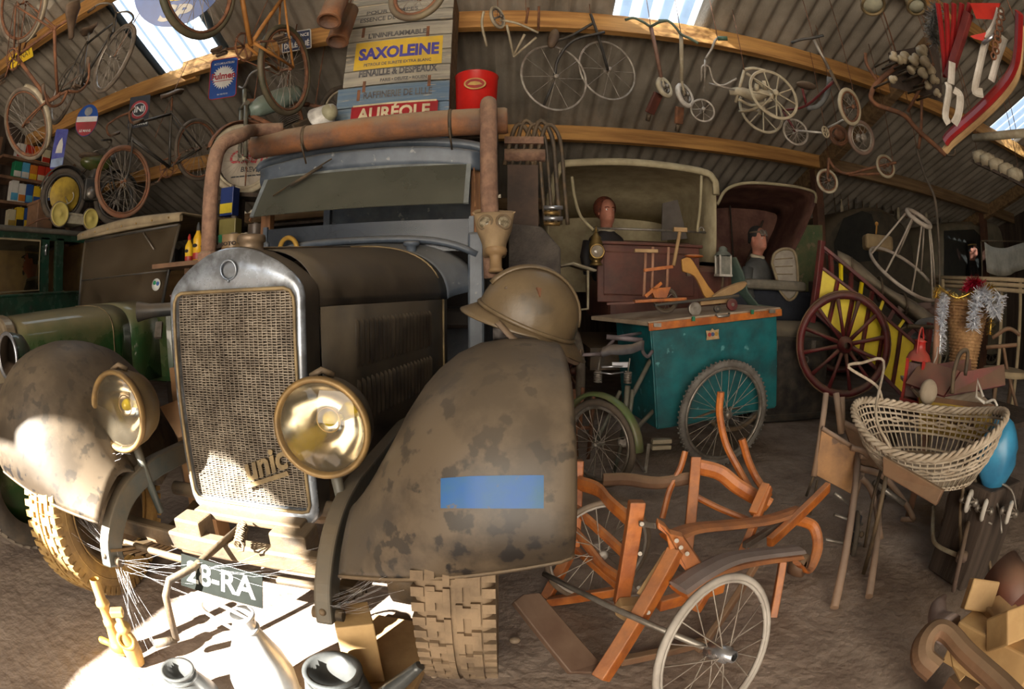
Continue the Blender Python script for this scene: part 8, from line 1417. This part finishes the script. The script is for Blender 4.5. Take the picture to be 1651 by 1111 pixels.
# high wheel tricycle: two large thin wheels, black perch and seat
t = thing('high_tricycle', 'old tricycle with two large thin wire wheels hung from the purlin', 'tricycle', loc=D(940, 110, 4.3))
wheel(t, D(894, 125, 4.25), (0.35, -0.93, -0.1), 0.30, 0.007, 10, m_spoke, m_spoke, m_spoke, hub=0.022, hw=0.05, sr=0.0026, local=False, cross=False); wheel(t, D(980, 113, 4.55), (0.35, -0.93, -0.1), 0.29, 0.007, 10, m_spoke, m_spoke, m_spoke, hub=0.022, hw=0.05, sr=0.0026, local=False, cross=False)
tubes(t, 'perch', [[D(894, 125, 4.25), D(900, 95, 4.3), D(925, 65, 4.35), D(975, 52, 4.4)], [D(952, 22, 4.4), D(965, 60, 4.42), D(980, 113, 4.5)], [D(897, 66, 4.3), D(920, 58, 4.35), D(955, 38, 4.4)]], 0.013, m_bframe)
b = MB(); b.ball(D(892, 62, 4.3), 0.045, 0.05, 0.10, R=rotm('Y', 0.25).to_3x3()); obj('seat', b, m_leather, t); b = MB(); b.rod(D(894, 128, 4.22), D(876, 172, 4.2), 0.012); obj('step', b, m_bframe, t); wire(t, D(952, 22, 4.4))
# scooters
def scooter(lb, stem, bars, wh, R, deck, d, mw, ms, md):
    t = thing('scooter', lb, 'scooter', loc=D(*stem[0], d), group=None); tubes(t, 'stem', [[D(*stem[0], d), D(*stem[1], d)]], 0.018, ms); tubes(t, 'handlebar', [[D(x, y, d - 0.02 * i) for i, (x, y) in enumerate(bars)]], 0.012, mat('green_grey_bar', (0.12, 0.17, 0.11), (0.08, 0.09, 0.06)))
    wheel(t, D(*wh, d), (0.55, -0.8, 0.1), R, 0.022, 12, mw, m_steel, local=False); b = MB(); pts = [D(x, y, d + 0.05) for x, y in deck]; b.beam(pts[0], pts[1], 0.10, 0.03, (0.5, -0.8, 0)); obj('deck', b, md, t, bevel=0.01); tubes(t, 'fork', [[D(*stem[1], d), D(*wh, d)]], 0.012, m_cream); b = MB(); b.rod(pts[1], D(deck[1][0] - 3, deck[1][1] + 12, d + 0.06), 0.02); obj('tail', b, m_iron, t); wire(t, D(*stem[0], d)); return t
scooter('red decked scooter with pale handlebar, hung nose up', ((1049, 42), (1066, 125)), [(1008, 32), (1022, 29), (1038, 36), (1049, 42), (1062, 36), (1075, 33)], (1071, 141), 0.10, ((1062, 150), (1047, 183)), 4.3, m_cream, mat('pink_tube', (0.32, 0.18, 0.13)), m_redbody)
scooter('cream scooter with white tyred wheel, hung nose up', ((1098, 55), (1099, 130)), [(1062, 33), (1078, 34), (1090, 45), (1098, 55), (1112, 62), (1126, 70)], (1104, 154), 0.115, ((1096, 172), (1094, 200)), 4.3, m_white, m_cream, m_rustt)
# crank handle tricycle with small wheel
t = thing('toy_tricycle', 'small toy tricycle with green grip and tiny spoked wheel', 'tricycle', loc=D(1136, 110, 4.3)); tubes(t, 'tube', [[D(1173, 62, 4.3), D(1156, 62, 4.3), D(1147, 80, 4.3), D(1137, 96, 4.3)], [D(1137, 96, 4.3), D(1135, 155, 4.3)], [D(1131, 132, 4.3), D(1132, 108, 4.3), D(1143, 108, 4.3), D(1150, 130, 4.3), D(1165, 138, 4.3), D(1188, 127, 4.3)], [D(1143, 135, 4.3), D(1185, 145, 4.3)]], 0.010, m_spoke); b = MB(); b.rod(D(1157, 62, 4.28), D(1173, 62, 4.28), 0.02, 8); obj('grip', b, mat('grip_green', (0.08, 0.15, 0.09)), t); wheel(t, D(1133, 178, 4.3), (-0.15, -1, 0), 0.108, 0.006, 8, m_spoke, m_spoke, local=False, cross=False, sr=0.003); wire(t, D(1157, 62, 4.3))
# cream horse tricycle with spoked wheels
t = thing('horse_tricycle', 'cream painted horse tricycle with large spoked wheels under the purlin', 'tricycle', loc=D(1235, 150, 4.4)); mcw = mat('old_ivory_paint', (0.50, 0.43, 0.30), (0.36, 0.29, 0.19), 9, 0.7)
wheel(t, D(1248, 152, 4.3), (0.0, -1, 0.1), 0.235, 0.010, 9, mcw, mcw, mcw, hub=0.03, sr=0.008, local=False, cross=False); wheel(t, D(1228, 178, 4.75), (0.0, -1, 0.1), 0.235, 0.010, 9, mcw, mcw, mcw, hub=0.03, sr=0.008, local=False, cross=False)
b = MB(); pts = spline([D(1176, 148, 4.4), D(1196, 148, 4.4), D(1215, 155, 4.4), D(1235, 150, 4.4), D(1248, 152, 4.35)], 5); b.tube(pts, [0.03 + 0.018 * math.sin(PI * i / 20) for i in range(21)], 10); obj('horse_body', b, mcw, t)
tubes(t, 'frame', [[D(1200, 113, 4.4), D(1186, 165, 4.4)], [D(1201, 112, 4.4), D(1215, 110, 4.4), D(1234, 114, 4.4)], [D(1203, 118, 4.4), D(1222, 132, 4.4), D(1232, 142, 4.4)], [D(1192, 180, 4.5), D(1215, 176, 4.4), D(1245, 160, 4.35)], [D(1190, 160, 4.4), D(1212, 170, 4.5), D(1235, 165, 4.4)]], 0.014, mcw); b = MB(); b.rod(D(1221, 135, 4.38), D(1219, 146, 4.38), 0.022); b.rod(D(1232, 130, 4.38), D(1234, 145, 4.38), 0.02); obj('leg', b, mcw, t); wire(t, D(1200, 113, 4.4))
# child bicycles further right
t = thing('child_bicycle', 'dark child bicycle with bent handlebar crossing the rafter', 'bicycle', loc=D(1330, 140, 4.1)); tubes(t, 'handlebar', [[D(1276, 69, 4.1), D(1290, 64, 4.1), D(1310, 61, 4.1), D(1328, 57, 4.1)]], 0.012, m_bframe); tubes(t, 'stem', [[D(1312, 64, 4.1), D(1337, 112, 4.1)]], 0.013, m_spoke); tubes(t, 'fork', [[D(1338, 113, 4.1), D(1366, 172, 4.1)]], 0.014, m_iron); wheel(t, D(1370, 172, 4.1), (0.25, -0.97, -0.2), 0.15, 0.016, 16, mcw, m_rustt, local=False)
tubes(t, 'frame', [[D(1345, 130, 4.12), D(1300, 170, 4.4), D(1262, 178, 4.5)], [D(1300, 170, 4.4), D(1293, 140, 4.4)], [D(1262, 178, 4.5), D(1283, 213, 4.5)]], 0.012, m_maroon); b = MB(); b.ball(D(1300, 138, 4.4), 0.10, 0.06, 0.03); obj('saddle', b, m_leather, t); wheel(t, D(1283, 213, 4.5), (-0.2, -0.95, 0), 0.125, 0.008, 18, m_spoke, m_spoke, local=False, sr=0.0025); tubes(t, 'mudguard', [[D(1302, 175, 4.45), D(1320, 170, 4.4), D(1334, 150, 4.35), D(1337, 125, 4.3)]], 0.022, mat('grey_guard', (0.20, 0.20, 0.19))); wire(t, D(1312, 64, 4.1))
b = MB(); c = D(1331, 213, 4.3); b.torus(c, (0.3, -0.95, 0), 0.045, 0.008, 24, 6)
for i in range(5): a = 2 * PI * i / 5; b.rod(c, c + V((0.95 * math.cos(a), 0.3 * math.cos(a), math.sin(a))) * 0.045, 0.007, 5)
obj('chainring', b, mcw, t); tubes(t, 'chain_bar', [[D(1288, 211, 4.45), D(1325, 214, 4.35)], [D(1335, 206, 4.3), D(1362, 192, 4.2)]], 0.009, m_white)
t = thing('pram_wheel', 'old spoked pram wheel with wooden hub hung below the rafter', 'wheel', loc=D(1389, 222, 4.3)); wheel(t, D(1389, 222, 4.3), (-0.05, -0.95, -0.2), 0.145, 0.017, 16, mat('mauve_tyre', (0.26, 0.17, 0.13), (0.18, 0.12, 0.09)), m_spoke, local=False, hub=0.035); wire(t, D(1389, 222, 4.3))
t = thing('pram_wheel', 'small rusty wheel disc hung beside the post', 'wheel', loc=D(1352, 218, 4.6)); wheel(t, D(1352, 218, 4.6), (-0.4, -0.9, 0), 0.10, 0.014, 10, m_rustt, m_rustt, local=False, hub=0.05); wire(t, D(1352, 218, 4.6))
t = thing('toy_tricycle', 'low brown tricycle with two spoked wheels hung before the back wall', 'tricycle', loc=D(1385, 275, 5.0)); wheel(t, D(1334, 292, 4.9), (-0.2, -0.95, 0), 0.12, 0.014, 14, m_cream, m_rustt, local=False); wheel(t, D(1428, 268, 5.0), (-0.2, -0.95, 0), 0.115, 0.014, 14, mcw, m_rustt, local=False); tubes(t, 'frame', [[D(1334, 292, 4.9), D(1336, 255, 4.9)], [D(1336, 255, 4.9), D(1345, 270, 4.9), D(1365, 280, 4.92), D(1400, 272, 4.96), D(1445, 262, 5.0)], [D(1368, 282, 4.93), D(1425, 280, 4.98)]], 0.014, m_rustt); wire(t, D(1336, 255, 4.9)); wire(t, D(1440, 263, 5.0))
# bent tube frame
t = thing('tube_frame', 'bent rusty tubular plough frame hung at the right rafter', 'frame', loc=D(1450, 180, 3.9)); tubes(t, 'main_tube', [[D(1450, 103, 3.9), D(1415, 133, 3.9), D(1404, 155, 3.9), D(1412, 168, 3.9), D(1430, 175, 3.9), D(1458, 186, 3.9), D(1480, 210, 3.9), D(1525, 250, 3.9)]], 0.02, m_rustt); tubes(t, 'stay', [[D(1505, 102, 3.9), D(1463, 180, 3.9)], [D(1486, 150, 4.0), D(1485, 205, 3.95), D(1481, 240, 3.95)], [D(1415, 131, 3.9), D(1398, 105, 3.9), D(1395, 85, 3.9)]], 0.013, m_rustt); tubes(t, 'tip', [[D(1525, 250, 3.9), D(1538, 250, 3.9), D(1540, 240, 3.9)]], 0.010, m_iron); wire(t, D(1450, 103, 3.9)); wire(t, D(1505, 102, 3.9))
# white porcelain insulators
k = 0
for px, py, r in ((1441, 92, 0.035), (1453, 97, 0.035), (1459, 92, 0.04), (1474, 96, 0.04), (1487, 82, 0.045), (1480, 104, 0.04), (1492, 100, 0.04), (1470, 112, 0.035), (1500, 112, 0.04), (1488, 118, 0.038), (1506, 128, 0.036), (1496, 138, 0.03), (1440, 128, 0.03), (1511, 150, 0.03)):
    p = D(px, py, 3.7 + 0.05 * (k % 3)); t = thing('insulator', 'white porcelain insulator in the cluster beside the red sledge', 'insulator', loc=p, group='porcelain insulators beside the sledge'); ax = V((math.sin(k * 2.1), -0.5, math.cos(k * 1.7))).normalized(); b = MB(); b.lathe([(0, r * 1.2), (r * 0.5, r * 1.15), (r * 0.75, r * 0.7), (r * 0.6, r * 0.4), (r, r * 0.1), (r * 1.05, -r * 0.5), (r * 0.7, -r * 0.9), (0, -r * 0.8)], p, ax, 16); obj('porcelain', b, mat('porcelain', (0.58, 0.50, 0.36), (0.42, 0.34, 0.22), 8, 0.35), t); b = MB(); b.rod(p, p + V((0.02, 0.25, 0.02)), 0.009); obj('pin', b, m_iron, t); k += 1
bk_ = thing('bracket_board', 'dark board that carries the porcelain insulators', 'board', loc=D(1480, 110, 4.0)); b = MB(); b.slab([D(1432, 85, 3.99), D(1512, 70, 3.99), D(1520, 165, 3.99), D(1436, 140, 3.99)], 0.03); obj('board', b, m_plank, bk_); wire(bk_, D(1440, 90, 3.98)); wire(bk_, D(1505, 80, 3.98))
# bell shaped lamps at the top
for i, (px, py, r) in enumerate(((1408, 8, 0.09), (1478, 10, 0.075))):
    p = D(px, py, 3.6); t = thing('bell_lamp', ['brown bell shaped lamp hung under the roof sheets', 'brass rimmed round lamp hung beside the silver tinsel'][i], 'lamp', loc=p); b = MB(); b.lathe([(0, 0.16), (0.03, 0.15), (r * 0.7, 0.1), (r, 0.0), (r * 0.97, -0.01)], p, (0, 0.35, 1), 24); obj('bell', b, m_bwood if i == 0 else m_dullbrass, t, solid=0.004); b = MB(); b.torus(p, (0, 0.35, 1), r, 0.012, 28, 8); obj('rim', b, m_dullbrass, t); b = MB(); b.lathe([(r * 0.9, 0.005), (r * 0.5, -0.02), (0, -0.03)], p, (0, 0.35, 1), 24); obj('lens', b, mat('green_grey_lens', (0.25, 0.26, 0.2), (0.4, 0.38, 0.28), 9, 0.2), t); wire(t, p + V((0, 0.05, 0.15)))
tinsel('tinsel_garland', 'silver tinsel garland hanging beside the red sledge', [D(1512, 10, 3.3), D(1505, 30, 3.3), D(1502, 50, 3.3), D(1509, 70, 3.3)], 0.075, mat('silver_tinsel', (0.60, 0.60, 0.58), (0.4, 0.4, 0.38), 40, 0.25, 0.5), 900); wire(bpy.data.objects['tinsel_garland.003'], D(1512, 10, 3.3))
# red sledge hung upside down
sl = thing('red_sledge', 'red painted wooden sledge with curved runner and white iron brackets', 'sledge', loc=D(1580, 120, 2.9)); m_sr = mat('sledge_red', (0.36, 0.018, 0.018), (0.22, 0.014, 0.016), 6, 0.4)
for i in range(5): b = MB(); b.beam(D(1512 + 13 * i, 5, 3.0), D(1524 + 5 * i, 125 - 10 * i, 3.05), 0.035, 0.02, (0, -1, 0)); obj('slat', b, m_sr, sl, bevel=0.004)
b = MB(); b.beam(D(1562, 20, 2.95), D(1528, 125, 3.0), 0.04, 0.05, (0, -1, 0)); obj('side_rail', b, mat('dull_red', (0.20, 0.03, 0.025)), sl, bevel=0.005)
b = MB(); pts = spline([D(1524, 228, 3.0), D(1535, 215, 2.98), D(1575, 180, 2.9), D(1610, 145, 2.82), D(1632, 115, 2.75), D(1640, 85, 2.7), D(1643, 20, 2.65)], 5); b.tube(pts, [(0.045, 0.02)] * len(pts), 8, smooth=False, flat=(0.4, 0, 0.9)); obj('runner', b, m_sr, sl); b = MB(); b.tube([p + V((0.02, 0.03, -0.045)) for p in pts], [(0.02, 0.025)] * len(pts), 8, smooth=False); obj('runner_shoe', b, m_lwood, sl)
b = MB(); b.slab([D(1565, 5, 2.9), D(1612, 5, 2.85), D(1610, 32, 2.85), D(1575, 30, 2.9)], 0.03); obj('seat_board', b, mat('bright_red', (0.58, 0.03, 0.015), (0.45, 0.02, 0.01)), sl)
for pts in ([(1590, 65), (1583, 90), (1572, 140), (1575, 148), (1585, 150)], [(1620, 60), (1608, 95), (1598, 130)], [(1527, 132), (1530, 145), (1524, 185), (1530, 200)], [(1538, 145), (1548, 155), (1545, 185), (1538, 200)], [(1612, 15), (1604, 40), (1590, 62)], [(1535, 100), (1533, 135)]):
    b = MB(); q = spline([D(x, y, 2.85) for x, y in pts], 4); b.tube(q, [(0.014, 0.03)] * len(q), 8, smooth=False, flat=(0, -1, 0)); obj('iron_bracket', b, m_white, sl)
b = MB(); b.slab([D(1564, 58, 2.83), D(1590, 52, 2.83), D(1585, 66, 2.83), D(1570, 62, 2.83)], 0.015); obj('red_tongue', b, mat('bright_red', (0.58, 0.03, 0.015)), sl); b = MB(); b.rod(D(1585, 70, 2.8), D(1604, 56, 2.8), 0.012); obj('steel_pin', b, m_chrome, sl)
for i in range(9): b = MB(); b.torus(D(1614 - 1.5 * i + 2 * (i % 2), 18 + 9 * i, 2.78), (1, 0.3 * (i % 2), 1 if i % 2 else 0.1), 0.018, 0.006, 14, 5); obj('chain_link', b, m_rustt, sl)
for p in (D(1530, 40, 3.02), D(1640, 40, 2.66)): wire(sl, p)
# white pipe and jars at the right edge
t = thing('white_pole', 'white painted pole fixed under the right skylight', 'pole', loc=D(1600, 220, 4.6)); b = MB(); b.rod(D(1570, 223, 4.6), D(1660, 214, 4.3), 0.035, 12); obj('pole', b, m_cream, t); wire(t, D(1575, 222, 4.58)); wire(t, D(1640, 217, 4.38))
t = thing('wall_shelf', 'narrow dark shelf of white jars under the right skylight', 'shelf', loc=D(1610, 270, 4.8)); b = MB(); b.beam(D(1572, 262, 4.9), D(1660, 305, 4.6), 0.18, 0.025); obj('plank', b, m_plank, t); wire(t, D(1578, 262, 4.88)); wire(t, D(1645, 296, 4.64))
for i, (px, py) in enumerate(((1580, 249), (1592, 254), (1606, 262), (1622, 270), (1636, 278))):
    p = D(px, py, 4.82 - 0.04 * i); p.z -= 0.02; j = thing('stone_jar', 'pale round jar lying on the narrow shelf under the right skylight', 'jar', loc=p, group='pale jars on the narrow shelf'); b = MB(); b.lathe([(0, -0.08), (0.05, -0.075), (0.062, -0.02), (0.06, 0.03), (0.04, 0.06), (0.04, 0.08)], p, (0.5, -0.8, 0.1), 18); obj('vessel', b, m_cream, j); b = MB(); b.lathe([(0.04, 0.08), (0.036, 0.08), (0.034, 0.0), (0, -0.03)], p, (0.5, -0.8, 0.1), 18); obj('mouth', b, m_cream, j)
# long flexible hose hanging in front of the back wall
t = thing('hanging_hose', 'thin dark hose hanging down behind the baby walker', 'hose', loc=D(1500, 330, 4.4)); b = MB(); b.tube(spline([D(1478, 240, 4.6), D(1490, 280, 4.5), D(1507, 320, 4.4), D(1513, 380, 4.35), D(1515, 470, 4.3)], 6), 0.012, 8); obj('hose', b, m_rubber, t); wire(t, D(1478, 240, 4.6))
# small things hung near the crates on the right
t = thing('folding_pram', 'pale tubular pram frame with a small wheel hung beside the crates', 'pram frame', loc=D(830, 50, 4.0)); tubes(t, 'tube', [[D(817, 40, 4.0), D(828, 90, 4.0)], [D(828, 90, 4.0), D(846, 55, 4.0)], [D(865, 60, 4.0), D(828, 92, 4.0)], [D(806, 32, 4.0), D(835, 38, 4.0), D(868, 53, 4.0)], [D(780, 18, 3.9), D(777, 40, 3.9), D(785, 75, 3.9)]], 0.010, m_cream); tubes(t, 'hanger', [[D(848, 38, 4.0), D(852, 12, 4.0)], [D(868, 48, 4.0), D(869, 10, 4.0)]], 0.01, m_rustt); wheel(t, D(802, 28, 3.95), (0.8, -0.5, 0), 0.10, 0.012, 10, m_cream, m_steel, local=False); wire(t, D(848, 20, 4.0)); wire(t, D(802, 28, 3.95))
# ======================= cobwebs strung under the lorry
cw = thing('cobweb', 'white dusty cobwebs strung between the left frame horn and the ground', 'cobweb', loc=(-1.35, 1.1, 0.3)); tag(cw, kind=None)
rr = random.Random(9); b = MB(); m_web = mat('cobweb_silk', (0.75, 0.75, 0.76), (0.6, 0.6, 0.62), 20, 0.5)
for a_, b_, n, s in ((V((-1.36, 1.10, 0.30)), V((-1.62, 1.12, 0.42)), 16, 0.05), (V((-1.34, 1.08, 0.28)), V((-1.20, 0.98, 0.04)), 14, 0.06), (V((-1.33, 1.07, 0.30)), V((-1.02, 1.12, 0.30)), 10, 0.05), (V((-1.36, 1.27, 0.64)), V((-1.56, 1.22, 0.58)), 14, 0.05), (V((-0.55, 1.08, 0.30)), V((-0.28, 1.0, 0.45)), 14, 0.05), (V((-0.9, 1.12, 0.36)), V((-0.62, 1.12, 0.40)), 8, 0.04)):
    for i in range(n):
        p = a_ + V((rr.gauss(0, s), rr.gauss(0, s), rr.gauss(0, s))) * 0.35; q = b_ + V((rr.gauss(0, s), rr.gauss(0, s), rr.gauss(0, s))); md_ = (p + q) / 2 + V((0, 0, -rr.uniform(0, 0.02))); b.tube([p, md_, q], 0.00028, 3, cap=False)
tag(obj('silk_strands', b, m_web, cw, fix=False), kind='stuff')
